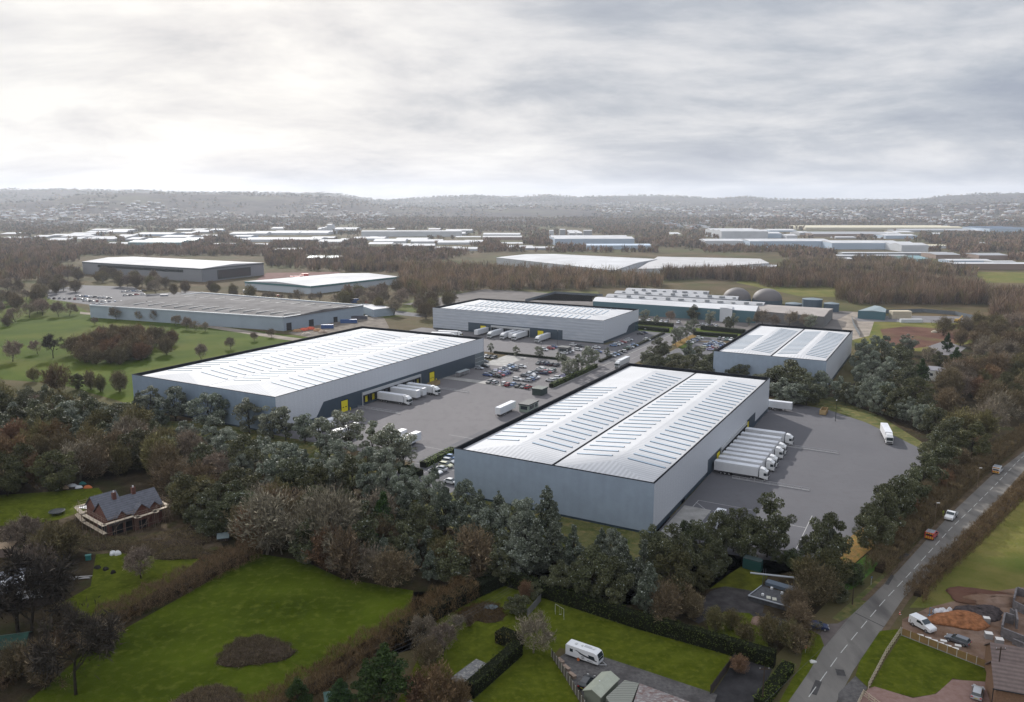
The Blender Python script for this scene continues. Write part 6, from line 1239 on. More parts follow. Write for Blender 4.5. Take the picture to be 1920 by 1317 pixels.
# person in hi-vis beside the pickup
def person(label, px, py, top, leg, rz=0.0):
    c = G(px, py, .06); P = {'pel':(0,0,.95),'sp':(0,0,1.2),'ch':(0,.02,1.42),'nk':(0,.02,1.55),'hd':(0,.04,1.68),'ht':(0,.03,1.78),'ls':(-.19,0,1.45),'le':(-.27,.05,1.18),'lw':(-.24,.18,.95),'rs':(.19,0,1.45),'re':(.28,.03,1.18),'rw':(.27,.16,.95),'lh':(-.10,0,.9),'lk':(-.12,.05,.5),'lf':(-.12,0,.08),'lt':(-.12,.15,.04),'rh':(.10,0,.9),'rk':(.13,.02,.5),'rf':(.14,-.05,.08),'rt':(.14,.10,.04)}
    R_ = {'pel':.16,'sp':.15,'ch':.17,'nk':.06,'hd':.10,'ht':.07,'ls':.07,'le':.05,'lw':.035,'rs':.07,'re':.05,'rw':.035,'lh':.095,'lk':.065,'lf':.045,'lt':.04,'rh':.095,'rk':.065,'rf':.045,'rt':.04}
    E_ = [('pel','sp'),('sp','ch'),('ch','nk'),('nk','hd'),('hd','ht'),('ch','ls'),('ls','le'),('le','lw'),('ch','rs'),('rs','re'),('re','rw'),('pel','lh'),('lh','lk'),('lk','lf'),('lf','lt'),('pel','rh'),('rh','rk'),('rk','rf'),('rf','rt')]
    ks = list(P); me = bpy.data.meshes.new('body'); me.from_pydata([P[k] for k in ks], [(ks.index(a), ks.index(b)) for a, b in E_], []); me.materials.append(top)
    o = bpy.data.objects.new('person', me); link(o); md = o.modifiers.new('skin', 'SKIN'); 
    if not me.skin_vertices: me.skin_vertices.new()
    sv = me.skin_vertices[0].data
    for i, k in enumerate(ks): sv[i].radius = (R_[k], R_[k]); sv[i].use_root = (k == 'pel')
    o.modifiers.new('subdivision', 'SUBSURF').levels = 1; o.modifiers[-1].render_levels = 1; o.location = c; o.rotation_euler = (0,0,rz); tag(o, label, 'person')
try: person('person in a yellow-green high-visibility jacket standing beside the white pickup', 1768, 968, mat('hivis', (.35,.42,.04), .7), None)
except Exception as ex: print('person failed', ex)
# ================================================================ OLDER ESTATE, WOODS AND TOWN BEYOND
pale_blue = mat('pale_blue_clad', (.30,.36,.42), .55, var=.06, scale=.1, wave=(.9,.02,'X',.08)); roof_grey = mat('roof_dark_grey', (.15,.145,.145), .9, var=.22, scale=.08); far_white = mat('far_white', (.50,.52,.55), .5, spec=.15, var=.08, scale=.05); far_roof = mat('far_roof', (.44,.45,.47), .8, spec=.15, var=.12, scale=.03); far_blue = mat('far_blue', (.20,.31,.46), .6); far_grey = mat('far_grey', (.26,.27,.29), .7); far_cream = mat('far_cream', (.50,.46,.34), .7); far_brown = mat('far_brown', (.22,.16,.13), .8); teal_clad = mat('teal_clad', (.06,.14,.17), .5, wave=(1,.02,'X',.12)); far_teal = mat('far_teal', (.14,.25,.28), .6)
def block(label, pts, h, wallm, roofm, name='industrial_building', group=None, cat='industrial building', parapet=None):
    """building whose roof corners are seen at these picture points; pitched a little about its long axis"""
    T = [G(x, y, h) for x, y in pts]; c = np.mean(np.array(T), 0); root = empty(name, label, cat, (c[0], c[1], 0), 0, group); P = [(t[0]-c[0], t[1]-c[1]) for t in T]
    MB().prism(P, 0, h-.02).obj('wall', wallm, root); k = 1.006
    if len(P) == 4:
        d01 = math.dist(P[0], P[1]); d12 = math.dist(P[1], P[2]); q = [(p[0]*k, p[1]*k) for p in P]
        if d12 > d01: q = q[1:] + q[:1]; d01, d12 = d12, d01
        m0 = ((q[0][0]+q[3][0])/2, (q[0][1]+q[3][1])/2); m1 = ((q[1][0]+q[2][0])/2, (q[1][1]+q[2][1])/2); rz_ = h + min(2.2, d12*.035)
        r = MB(); r.add([(*q[0],h),(*q[1],h),(*q[2],h),(*q[3],h),(*m0,rz_),(*m1,rz_)], [(0,1,5,4),(2,3,4,5),(3,0,4),(1,2,5)]); ro = r.obj('roof', roofm, root)
        ar = sum(q[i][0]*q[(i+1)%4][1]-q[(i+1)%4][0]*q[i][1] for i in range(4))
        if ar < 0: ro.data.flip_normals()
    else: ro = MB().prism([(p[0]*k, p[1]*k) for p in P], h, h+.4).obj('roof', roofm, root)
    return root, P, ro, c
# old factory with the dark roof and pale rooflights
of, P, ro, c = block('old pale-blue factory with dark flat roof and slanting white rooflights', [(168,574),(378,550),(681,574),(531,597)], 9, pale_blue, roof_grey)
ro.data.materials[0] = roof_grey
b_ = MB(); n = 4
for i in range(4):
    p, q = np.array(P[i]), np.array(P[(i+1)%4]); d = q-p; l = np.linalg.norm(d); b_.rbox((p[0]+q[0])/2, (p[1]+q[1])/2, 8.9, l, .8, 1.0, math.atan2(d[1], d[0]))
b_.obj('parapet', mat('parapet_pale', (.33,.38,.43), .6), of)
for r_, (x0, y0, x1, y1, n) in enumerate([(268,569,548,588,12),(350,557,632,577,11)]):
    for i in range(n):
        t = i/(n-1); x = x0+(x1-x0)*t; y = y0+(y1-y0)*t; a = np.array(G(x-17, y+2.6, 9.9)); e = np.array(G(x+17, y-2.2, 9.9)); d = e-a
        MB().rbox((a[0]+e[0])/2-c[0], (a[1]+e[1])/2-c[1], 9.55 if r_ == 0 else 9.6, np.linalg.norm(d)*(.9 if i % 3 else 1.0), 1.0, .9, math.atan2(d[1], d[0])).obj('rooflight', mat('rooflight_old', (.36,.36,.35), .8), ro)
for p, q, z0, z1 in [((534,612),(546,606),0,5.5),((575,604),(584,600),0,5)]:
    a = np.array(G(*p)); e = np.array(G(*q))
for (x, y) in [(275,566),(322,566),(330,563),(370,562),(300,558)]: cc = G(x, y, 10); MB().bar((cc[0]-c[0], cc[1]-c[1], 9.6), (cc[0]-c[0], cc[1]-c[1], 11), .6, n=8).obj('roof_vent', mat('vent_dark', (.05,.05,.055), .6), ro)
cc = G(308,556,10.5); MB().rbox(cc[0]-c[0], cc[1]-c[1], 9.6, 6, 4, 2.6, .3).obj('plant_room', far_grey, ro)
a = np.array(P[3]); b0 = np.array(P[2]); d = (b0-a)/np.linalg.norm(b0-a); nn = np.array((d[1], -d[0]))
for s, wd, hh in ((2.5,4.5,5.2),(23,4.5,5),(47,4,4)): o = MB(); cc = a + d*(s+wd/2) + nn*.02; o.rbox(cc[0], cc[1], 0, wd, .12, hh, math.atan2(d[1], d[0])); o.obj('doorway', black, of)
block('low pale wing joined to the right end of the old factory', [(672,572),(682,569),(740,577),(700,581)], 6, pale_blue, far_roof)
HALL1 = block('grey-walled hall with broad white roof and glazed end beyond the car park', [(154,491),(250,481.5),(494,493),(378,504)], 15, mat('hall_grey', (.21,.22,.24), .6, wave=(.8,.02,'Z',.1)), far_roof)
block('glazed entrance block at the front corner of the white-roofed hall', [(378,507),(384,504),(412,500.5),(416,503)], 13, glass_teal, far_grey)
HALL2 = block('pale blue hall with teal eaves and flat white roof', [(459,528),(635,513),(748,519),(582,537)], 8, mat('hall_pale', (.42,.47,.52), .6), far_roof)
def bands(blk, z0, z1, m, name, off=.12, edges=(0,1,2,3), inset=0):
    root, P, ro, c = blk
    for i in edges:
        p, q = np.array(P[i]), np.array(P[(i+1) % len(P)]); d = q-p; l = np.linalg.norm(d); d /= l; n = np.array((d[1], -d[0])); mid = (p+q)/2
        if np.dot(n, mid) < 0: n = -n
        mid = mid + n*off; MB().rbox(mid[0], mid[1], z0, l-2*inset, .25, z1-z0, math.atan2(d[1], d[0])).obj(name, m, root)
bands(HALL2, 6.3, 8.1, mat('eaves_teal', (.05,.15,.16), .6), 'eaves_band', .35)
bands(HALL1, 13.4, 14.9, mat('eaves_dark', (.07,.09,.10), .6), 'eaves_band', .3)
bands(HALL1, 1.5, 11.5, glass, 'glazing_strip', .25, (2,), 22)
bands(HALL1, 9.5, 12.5, glass, 'glazing_strip', .25, (3,), 30)
block('white long production hall far right of centre, left part', [(931,483),(1040,476.5),(1232,486),(1152,507)], 10, far_white, far_roof)
block('white long production hall far right of centre, right part with grey roof', [(1196,505),(1234,482),(1425,486),(1442,494),(1330,502)], 9, far_white, mat('far_roof_grey', (.36,.36,.37), .7, var=.1, scale=.05))
block('white low annex at the right end of the long production hall', [(1395,498),(1402,494),(1455,497),(1458,501)], 6, far_white, far_roof)
# domes, tanks and the teal-fronted factory beyond the rear warehouse
block('teal-fronted factory with long white roof edge beyond the rear warehouse', [(1112,565),(1120,557),(1422,573),(1417,584)], 9, teal_clad, far_roof)
for i, pts in enumerate([[(1136,557),(1142,551),(1434,567),(1430,574)],[(1152,550),(1158,545),(1385,556),(1382,562)],[(1172,546),(1178,540),(1330,546),(1326,553)]]):
    bb, P, ro, c = block(['nearest','middle','farthest'][i] + ' ridged white roof bay of the teal-fronted factory', pts, 9.5, far_grey, mat('bay_roof', (.30,.31,.33), .85, spec=.15, var=.15, scale=.1))
    n = 12-2*i
    for k in range(n): t = (k+.5)/n; x = pts[0][0]*(1-t)+pts[3][0]*t; y = pts[0][1]*(1-t)+pts[3][1]*t; cc = G(x+6, y-3, 10.5); MB().rbox(cc[0]-c[0], cc[1]-c[1], 9.8, 2.6+(k*7 % 3), 1.8, 1.0+(k*5 % 3)*.4, 0).obj('roof_unit', mat('unit_pale', (.26,.27,.28), .7), ro)
block('white porch block on the front of the teal factory', [(1350,577),(1352,572),(1374,574),(1373,580)], 10.5, far_white, far_roof)
block('brown-roofed grey wing right of the teal factory', [(1416,583),(1430,571),(1562,579),(1545,594)], 8, mat('wing_grey', (.15,.15,.15), .7, wave=(1,.02,'X',.12)), mat('wing_roof', (.25,.225,.21), .8, var=.1, scale=.1))
def dome(label, px, py, r, h, z0=2.0):
    c = G(px, py); m_ = MB(); nu, nv = 28, 8; V = [(r*math.cos(2*math.pi*i/nu)*math.cos(j/nv*math.pi/2), r*math.sin(2*math.pi*i/nu)*math.cos(j/nv*math.pi/2), z0+h*math.sin(j/nv*math.pi/2)) for j in range(nv+1) for i in range(nu)]
    m_.add(V, [(j*nu+i, j*nu+(i+1)%nu, (j+1)*nu+(i+1)%nu, (j+1)*nu+i) for j in range(nv) for i in range(nu)]); root = empty('digester_dome', label, 'dome', c, 0, 'digester domes'); m_.obj('membrane', mat('membrane', (.115,.105,.105), .7), root, smooth=True); MB().bar((0,0,0),(0,0,z0),r*1.02,n=28).obj('tank_wall', mat('tank_blue', (.05,.08,.11), .6), root)
dome('left grey digester dome beyond the teal factory', 1381, 568, 12.0, 9.5, 4); dome('right grey digester dome beyond the teal factory', 1438, 570, 12.5, 9.5, 4)
def tank(label, px, py, r, h, rm=far_roof):
    c = G(px, py); root = empty('storage_tank', label, 'tank', c, 0, 'dark blue tanks'); MB().bar((0,0,0),(0,0,h),r,n=24).obj('tank_wall', mat('tank_blue', (.05,.08,.11), .6), root); MB().bar((0,0,h),(0,0,h+1.2),r*1.02,.3,n=24).obj('roof', mat('tank_roof', (.12,.16,.19), .6), root)
tank('large dark blue tank right of the domes', 1522, 580, 8, 8.5); tank('smaller dark blue tank right of the large tank', 1558, 584, 6, 6.5); tank('low dark tank between the domes and the large tank', 1488, 577, 7, 3.5)
sh, P, ro, c = block('dark teal shed with blue-grey gabled roof by the soil yard', [(1609,583),(1640,573),(1662,580),(1660,586)], 6, teal_clad, mat('shed_roof', (.17,.22,.24), .6))
def boxes(name, label, cat, px, py, nx, ny, nz, s, m, rz=-.05, gap=.15):
    c = G(px, py); b_ = MB()
    for i in range(nx):
        for j in range(ny):
            for k in range(nz): b_.rbox(c[0]+(i-nx/2)*(s+gap), c[1]+j*(s+gap), k*(s*.9+gap), s, s, s*.88, 0)
    o = b_.obj(name, m); tag(o, label, cat, None, 'stuff' if False else None); return o
boxes('crate_stack', 'tall block of cream crates stacked beside the teal shed', 'crate stack', 1692, 598, 9, 4, 4, 1.5, mat('crate_cream', (.50,.44,.33), .8))
o = MB(); c = G(1708,605); o.rbox(c[0], c[1], 0, 16, 3, 2.6, -.02); o = o.obj('white_container', far_white); tag(o, 'long white container in front of the cream crates', 'container')
lump('timber_pile', 'pile of orange-brown timber waste at the right of the soil yard', 'timber pile', 1838, 617, 12, 6, 2.2, mat('timber_waste', (.22,.12,.06), .9, var=.4, scale=.6), 61)
ex = empty('excavator', 'yellow excavator beside the grey yard fence', 'excavator', G(1795, 605), .4); MB().box(-1.8,1.8,-1.3,1.3,1.0,2.6).obj('body', mat('plant_yellow', (.5,.30,.03), .6), ex); MB().box(-2,2,-1.5,-.9,0,.9).obj('track', black, ex); MB().box(-2,2,.9,1.5,0,.9).obj('track', black, ex); MB().bar((1.5,0,2.2),(4.5,0,5),.3).bar((4.5,0,5),(6.2,0,1.5),.25).obj('arm', mat('plant_yellow', (.5,.30,.03)), ex)
lump('bulk_bag', 'pair of cream bags on the bare soil track', 'bulk bag', 1752, 624, 2.0, 1.2, 1.5, mat('cream_bag', (.5,.45,.36), .8), 62)
ys = mat('steel_fence', (.13,.15,.17), .6, wave=(4,.02,'X',.3)); fence('grey steel palisade fence curving behind the soil yard', [(1655,588),(1730,586),(1790,591),(1850,604),(1930,618)], 3.0, 14, ys, ys)
fence('grey steel fence between the track and the planted silver trees', [(1597,598),(1600,610),(1612,632)], 2.6, 8, ys, ys)
fence('dark steel fence around the small bright paddock', [(985,566),(1040,551),(1130,556)], 2.2, 12, ys, ys)
wh, P, ro, c = block('small white house half hidden by trees at the right', [(1735,694),(1741,686),(1779,692),(1777,699)], 5.2, mat('render_white', (.55,.55,.52), .7), mat('grey_slate2', (.13,.13,.15), .7), name='house', cat='house')
a = np.array(P[0]); b0 = np.array(P[3]); d = (b0-a)/np.linalg.norm(b0-a); nn = np.array((d[1], -d[0]))
for s in (3, 8.5, 13): cc = a+d*s+nn*.03; MB().rbox(cc[0], cc[1], 2.6, 1.3, .1, 1.3, math.atan2(d[1], d[0])).obj('window', glass, wh)
def container(label, px, py, ln, m, rz=0.1, h=2.7): c = G(px, py); b_ = MB(); b_.rbox(c[0], c[1], 0, ln, 2.5, h, rz); o = b_.obj('container', m); tag(o, label, 'container')
blue_c = mat('container_blue', (.03,.09,.26), .5, wave=(2.5,.03,'X',.25)); dk_c = mat('container_dark', (.09,.09,.11), .6, wave=(2.5,.03,'X',.25))
container('short blue container nearest the timber piles by the old factory', 614, 616, 8.5, blue_c); container('long blue container behind the short one by the old factory', 654, 606, 12, blue_c); container('dark container behind the long blue one', 674, 599, 12, dk_c); container('blue and red trailer on the road behind the old factory', 671, 568, 13, blue_c, .05, 3.6); container('pale container parked before the teal-eaved hall', 466, 549, 10, far_white)
c = G(688,568.5); o = MB().rbox(c[0], c[1], 0, 3, 2.5, 3.4, .05).obj('lorry_cab', mat('cab_red', (.4,.05,.04), .5)); tag(o, 'red lorry cab in front of the blue trailer', 'lorry cab')
for i, (x, y, cc) in enumerate([(558,622,(.30,.17,.08)),(570,620,(.55,.10,.05)),(582,618,(.55,.10,.05)),(595,621,(.32,.18,.09)),(605,624,(.36,.28,.22)),(575,628,(.42,.36,.30))]): lump('pallet_pile', ['orange-brown pallets nearest the factory doorway','first red heap of crates by the factory doorway','second red heap of crates by the factory doorway','brown pallets right of the red crates','grey-brown pallets below the blue container','pale wrapped heap in front of the crates'][i], 'pallet pile', x, y, 3.2, 2.0, 1.8, mat(f'pile_{i}', cc, .8, var=.3, scale=.8), 80+i)
for i, (x, y) in enumerate([(548,523),(556,523),(566,521),(572,518)]): c = G(x, y); o = MB().rbox(c[0], c[1], 0, 5+i % 2*3, 3, 3, .1).obj('parked_truck', mat('truck_red', (.45,.04,.03), .5)); tag(o, ['leftmost','second','third','rightmost'][i] + ' red truck in the yard behind the teal-eaved hall', 'truck', 'red trucks behind the hall')
small_car(G(523,556,.06), .3, 'orange', 'orange car on the road before the teal-eaved hall', None, True)

# far industrial estates: (left, right, y of far roof edge, y of eaves, y of base, wall, roof, label)
FB = [(1040,1190,443,448,461,'blue','white','pale blue factory with a long white roof beside silos'),(1100,1222,458,460.5,468,'blue','blue','low blue front building before the pale blue factory'),
 (1352,1440,430,434,448,'white','white','tall white box-shaped factory far right'),(1440,1465,436,438,447,'blue','white','small pale block at the right of the tall white factory'),(1322,1405,449,452,463,'white','white','left part of the very long pale factory far right'),(1405,1560,449,452.5,465,'blue','white','middle part of the very long pale factory far right'),(1560,1690,452,456,468,'blue','white','right part of the very long pale factory far right'),(1690,1740,455,460,472,'white','white','end block of the very long pale factory'),
 (1738,1775,459,461,466,'white','cream','small arched shed right of the very long factory'),(1510,1805,424,427,431,'cream','cream','thin cream-fronted building along the far plain'),(1525,1665,436,439,444,'brown','grey','brown low building before the cream-fronted one'),(1660,1720,440,442,448,'blue','white','pale building right of the brown low one'),(1690,1830,430,432,435,'grey','grey','grey low building under the right-hand hills'),(1855,1925,426,429,436,'blue','dark','dark blue building at the far right edge'),
 (1475,1495,440,442,448,'white','white','small white shed between the trees far right'),(1500,1520,435,437,442,'grey','white','small grey plant building far right'),
 (678,865,433,434,444,'white','white','long white hall in the middle distance left of centre'),(835,885,431,432.5,437,'grey','white','grey hall behind the long white hall'),(905,975,438,440,444,'grey','white','grey terrace-like shed in the middle distance'),(905,980,443,445,450,'brown','grey','brown-walled shed below the grey one'),
 (1580,1780,473,474.5,479,'grey','white','low white-roofed units behind the right-hand trees'),(1570,1630,478,480,484,'grey','white','flat white unit beside the orange gable'),(1608,1665,474,475,479,'grey','white','flat grey unit behind the orange gable'),(1640,1700,478,479.5,484,'grey','white','white flat unit right of centre behind trees'),(1565,1600,483,486,491,'grey','white','small white unit near the right-hand woods'),
 (1720,1745,480,486,494,'teal','teal','round-roofed teal building at the right'),(1755,1800,474,478,486,'brown','grey','brown brick offices at the right'),(1835,1890,475,479,487,'brown','grey','dark-roofed brick offices at the far right'),(1780,1860,486,489,494,'blue','white','long pale roofs in front of the brick offices'),(1790,1930,492,495,506,'brown','white','long maroon-walled sheds at the right edge'),(1860,1905,489,491,497,'grey','white','small pale sheds at the right edge'),
 (735,800,403,404,406,'cream','cream','pale strip of quarry buildings left of the orange quarry'),(1770,1810,409,411,414,'grey','white','white roofed shed at the foot of the right hills'),(1765,1810,412,413,416,'grey','white','long thin roof at the foot of the right hills'),(1615,1650,398,400,403,'white','white','white factory on the right-hand slope'),(1685,1710,399,401,404,'white','white','white shed on the right-hand slope'),(1598,1612,389,392,399,'grey','grey','pale tower block on the right-hand slope')]
rs = np.random.RandomState(77)
FBN = [(0,30,437,441,'brown'),(0,40,445,449,'white'),(90,125,447,451,'white'),(132,180,437,440,'blue'),(160,235,434,437,'grey'),(125,150,441,445,'grey'),(145,215,445,452,'grey'),(90,125,446,455,'cream'),(215,245,441,446,'white'),(250,320,437,442,'blue'),(300,355,442,447,'white'),(235,260,446,452,'grey'),(240,340,449,460,'teal'),(200,245,455,459,'cream'),(240,287,461,464,'white'),(328,356,430,433,'grey'),(360,390,433,437,'grey'),(392,418,430,433,'blue'),(375,405,441,444,'white'),(340,380,446,451,'grey'),(338,350,466,468,'cream'),(430,465,436,441,'white'),(463,500,435,441,'white'),(500,560,434,440,'white'),(455,532,446,453,'white'),(530,600,446,453,'grey'),(562,615,434,440,'white'),(595,640,450,457,'white'),(472,505,457,461,'white'),(512,566,466,472,'cream'),(575,640,480,488,'teal'),(613,622,421,434,'white'),(596,602,425,434,'white'),(660,720,445,450,'white'),(700,760,449,456,'white'),(740,800,447,453,'cream'),(770,830,450,456,'white'),(755,815,458,464,'grey'),(820,880,452,458,'white'),(870,905,451,456,'white'),(815,865,463,469,'white'),(858,895,464,470,'white'),(690,735,455,461,'cream'),(950,1000,461,465,'white'),(985,1040,463,468,'grey'),(940,980,455,459,'cream'),(1050,1060,430,442,'grey'),(1030,1038,432,443,'white'),(1068,1078,433,442,'grey'),(1082,1092,433,442,'grey'),(1094,1110,432,442,'grey'),(508,532,427,430,'white'),(60,90,442,446,'grey'),(170,200,430,433,'white')]
WM = {'white':far_white,'blue':mat('far_pale_blue', (.36,.44,.54), .6),'grey':far_grey,'cream':far_cream,'brown':far_brown,'teal':far_teal,'dark':mat('far_dark_blue', (.05,.09,.15), .6)}
OBST = []
def farbuild(x0, x1, yt, ye, yb, wm, rm, label, group=None):
    d = G((x0+x1)/2, yb)[1]; h = H0 - (0); 
    # height from the eaves line above the base
    base = G((x0+x1)/2, yb); lo, hi = .5, 60
    for _ in range(30):
        m = (lo+hi)/2
        if PJ(base[0], base[1], m)[1] > ye: lo = m
        else: hi = m
    h = max(3.0, min(lo, 40)); bk = G((x0+x1)/2, min(yt, ye-.6), h); dep = max(12, min(160, bk[1]-base[1])); A = G(x0, yb); B = G(x1, yb)
    c = ((A[0]+B[0])/2, (A[1]+B[1])/2, 0); root = empty('industrial_building', label, 'industrial building', c, rs.uniform(-.06,.06), group); wd = math.dist(A, B)/2
    MB().box(-wd, wd, 0, dep, 0, h-.02).obj('wall', WM[wm], root); rise = min(3, dep*.04); nb = max(1, int(dep/45)); r = MB()
    for k in range(nb):
        y0, y1 = dep*k/nb, dep*(k+1)/nb; ym = (y0+y1)/2; r.add([(-wd,y0,h),(wd,y0,h),(wd,ym,h+rise),(-wd,ym,h+rise),(wd,y1,h),(-wd,y1,h)], [(0,1,2,3),(3,2,4,5),(0,3,5),(1,4,2)])
    r.obj('roof', far_roof if rm == 'white' else WM[rm], root); OBST.append((x0-2, x1+2, yt-1, yb+4)); return root
for e in FB: farbuild(*e)
for q in range(46):
    x_ = rs.uniform(0, 880) if q < 30 else rs.uniform(1230, 1520) if q < 36 else rs.uniform(1560, 1900); y_ = rs.uniform(428, 461); wd_ = rs.uniform(14, 60); FBN.append((x_, x_+wd_, y_, y_+rs.uniform(2.2, 4.5), ['white','grey','cream','brown','blue'][rs.randint(5)]))
srt = sorted(FBN, key=lambda e: e[0])
for i, (x0, x1, yt, yb, wm) in enumerate(srt):
    ye = yt + (yb-yt)*.5; tall = (yb-yt) > 9 and (x1-x0) < 20
    farbuild(x0, x1, yt, yt+.8 if tall else ye, yb+ (0 if tall else 1), wm, 'white' if wm != 'teal' else 'teal', (f'tall {wm} silo-like tower on the far plain, ' if tall else f'{wm}-walled shed with pale roof in the distant estate, ') + (nth(i) + (' from the left' if i else '')), 'sheds of the distant industrial estates')
o = lump('quarry', 'orange-pink bare quarry face below the central hills', 'quarry', 1040, 408, 130, 60, 14, mat('quarry', (.42,.29,.2), .9, var=.2, scale=.02), 63); 

# --- far town houses: shared small house mesh, the largest 300 as things
hm = MB(); hm.box(-5, 5, -4, 4, 0, 5.2, 0); hm.add([(-5.4,-4.4,5.2),(5.4,-4.4,5.2),(5.4,4.4,5.2),(-5.4,4.4,5.2),(-5.4,0,8),(5.4,0,8)], [(0,1,5,4),(2,3,4,5),(3,0,4),(1,2,5)], [1,1,0,0])
def hmesh(w_, r_, nm): o = hm.obj(nm, [w_, r_]); me = o.data; bpy.data.objects.remove(o); return me
HM = [hmesh(mat('house_white', (.36,.35,.33), .9), mat('house_tile', (.20,.15,.13), .9), 'town_house'), hmesh(mat('house_brick', (.24,.14,.10), .8), mat('house_slate', (.20,.21,.235), .9), 'town_house'), hmesh(mat('house_cream', (.30,.27,.22), .8), mat('house_grey', (.24,.25,.27), .9), 'town_house')]
areas = [((0,130,398,422),38),((130,330,398,420),50),((330,640,402,426),60),((640,720,400,418),26),((560,640,385,400),12),((100,330,385,398),24),((1120,1290,382,402),45),((1290,1500,385,410),45),((1500,1760,392,420),65),((1760,1920,386,425),50),((1240,1340,418,430),20),((700,1100,380,395),20),((1340,1560,405,420),20),((980,1100,440,470),0)]
HL = []
def tz(x, y): return float(terrain(np.array([x]), np.array([y]))[0])
def hit(px, py):
    """where the sight line meets the terrain"""
    a, b_, c = ray(px, py); s = 700*1.015**np.arange(196); k = np.nonzero(H0 + c*s < terrain(a*s, b_*s))[0]
    return (a*s[k[0]], b_*s[k[0]]) if len(k) else None
for (x0, x1, y0, y1), n in areas:
    for i in range(n):
        cxr = rs.uniform(x0, x1); cyr = rs.uniform(y0, y1); 
        for j in range(rs.randint(2, 6)):
            p = hit(cxr + rs.normal()*9, cyr + rs.normal()*1.2)
            if p: HL.append(p)
HL.sort(key=lambda p: p[0]**2+p[1]**2); print('houses', len(HL))
for i, (x, y) in enumerate(HL[:260]):
    o = bpy.data.objects.new('town_house', HM[rs.randint(3)]); link(o); s = rs.uniform(.8, 1.5); o.location = (x, y, tz(x, y)-.5); o.rotation_euler = (0,0,rs.uniform(0,6.28)); o.scale = (s*rs.uniform(1,1.8), s, s); tag(o, 'tiny pale house among many in the distant town', 'house', 'houses of the distant town')
V0 = np.array(hm.v); FQ = [f for f in hm.f if len(f) == 4]; 
if len(HL) > 260:
    Vs, Fs, Ts = [], [], []; base = 0; cols = [((.30,.29,.27),(.2,.17,.15)), ((.26,.16,.12),(.32,.33,.36)), ((.48,.42,.34),(.34,.35,.37))]
    q = np.array([list(f) if len(f) == 4 else list(f)+[f[2]] for f in hm.f]); fm = np.array(hm.m)
    tri = np.array([t for f in hm.f for t in ([f[:3], (f[0], f[2], f[3])] if len(f) == 4 else [f])]); tm = np.array([m for f, m in zip(hm.f, hm.m) for _ in range(2 if len(f) == 4 else 1)])
    for (x, y) in HL[260:]:
        s = rs.uniform(.8, 1.6); a = rs.uniform(0, 6.28); v = V0*np.array([s*rs.uniform(1,1.8), s, s]); v = np.stack([v[:,0]*math.cos(a)-v[:,1]*math.sin(a)+x, v[:,0]*math.sin(a)+v[:,1]*math.cos(a)+y, v[:,2]+tz(x,y)-.5], 1)
        Vs.append(v); Fs.append(tri+base); base += len(v); Ts.append(np.where((np.arange(len(v)) < 8)[:,None], cols[rs.randint(3)][0], cols[rs.randint(3)][1]))
    me = npmesh('distant_houses', np.concatenate(Vs), np.concatenate(Fs), leafmat('house_mass', .9, 0), np.concatenate(Ts)); o = bpy.data.objects.new('distant_houses', me); link(o); tag(o, 'pale specks of farther houses across the distant town and hills', 'houses', None, 'stuff')

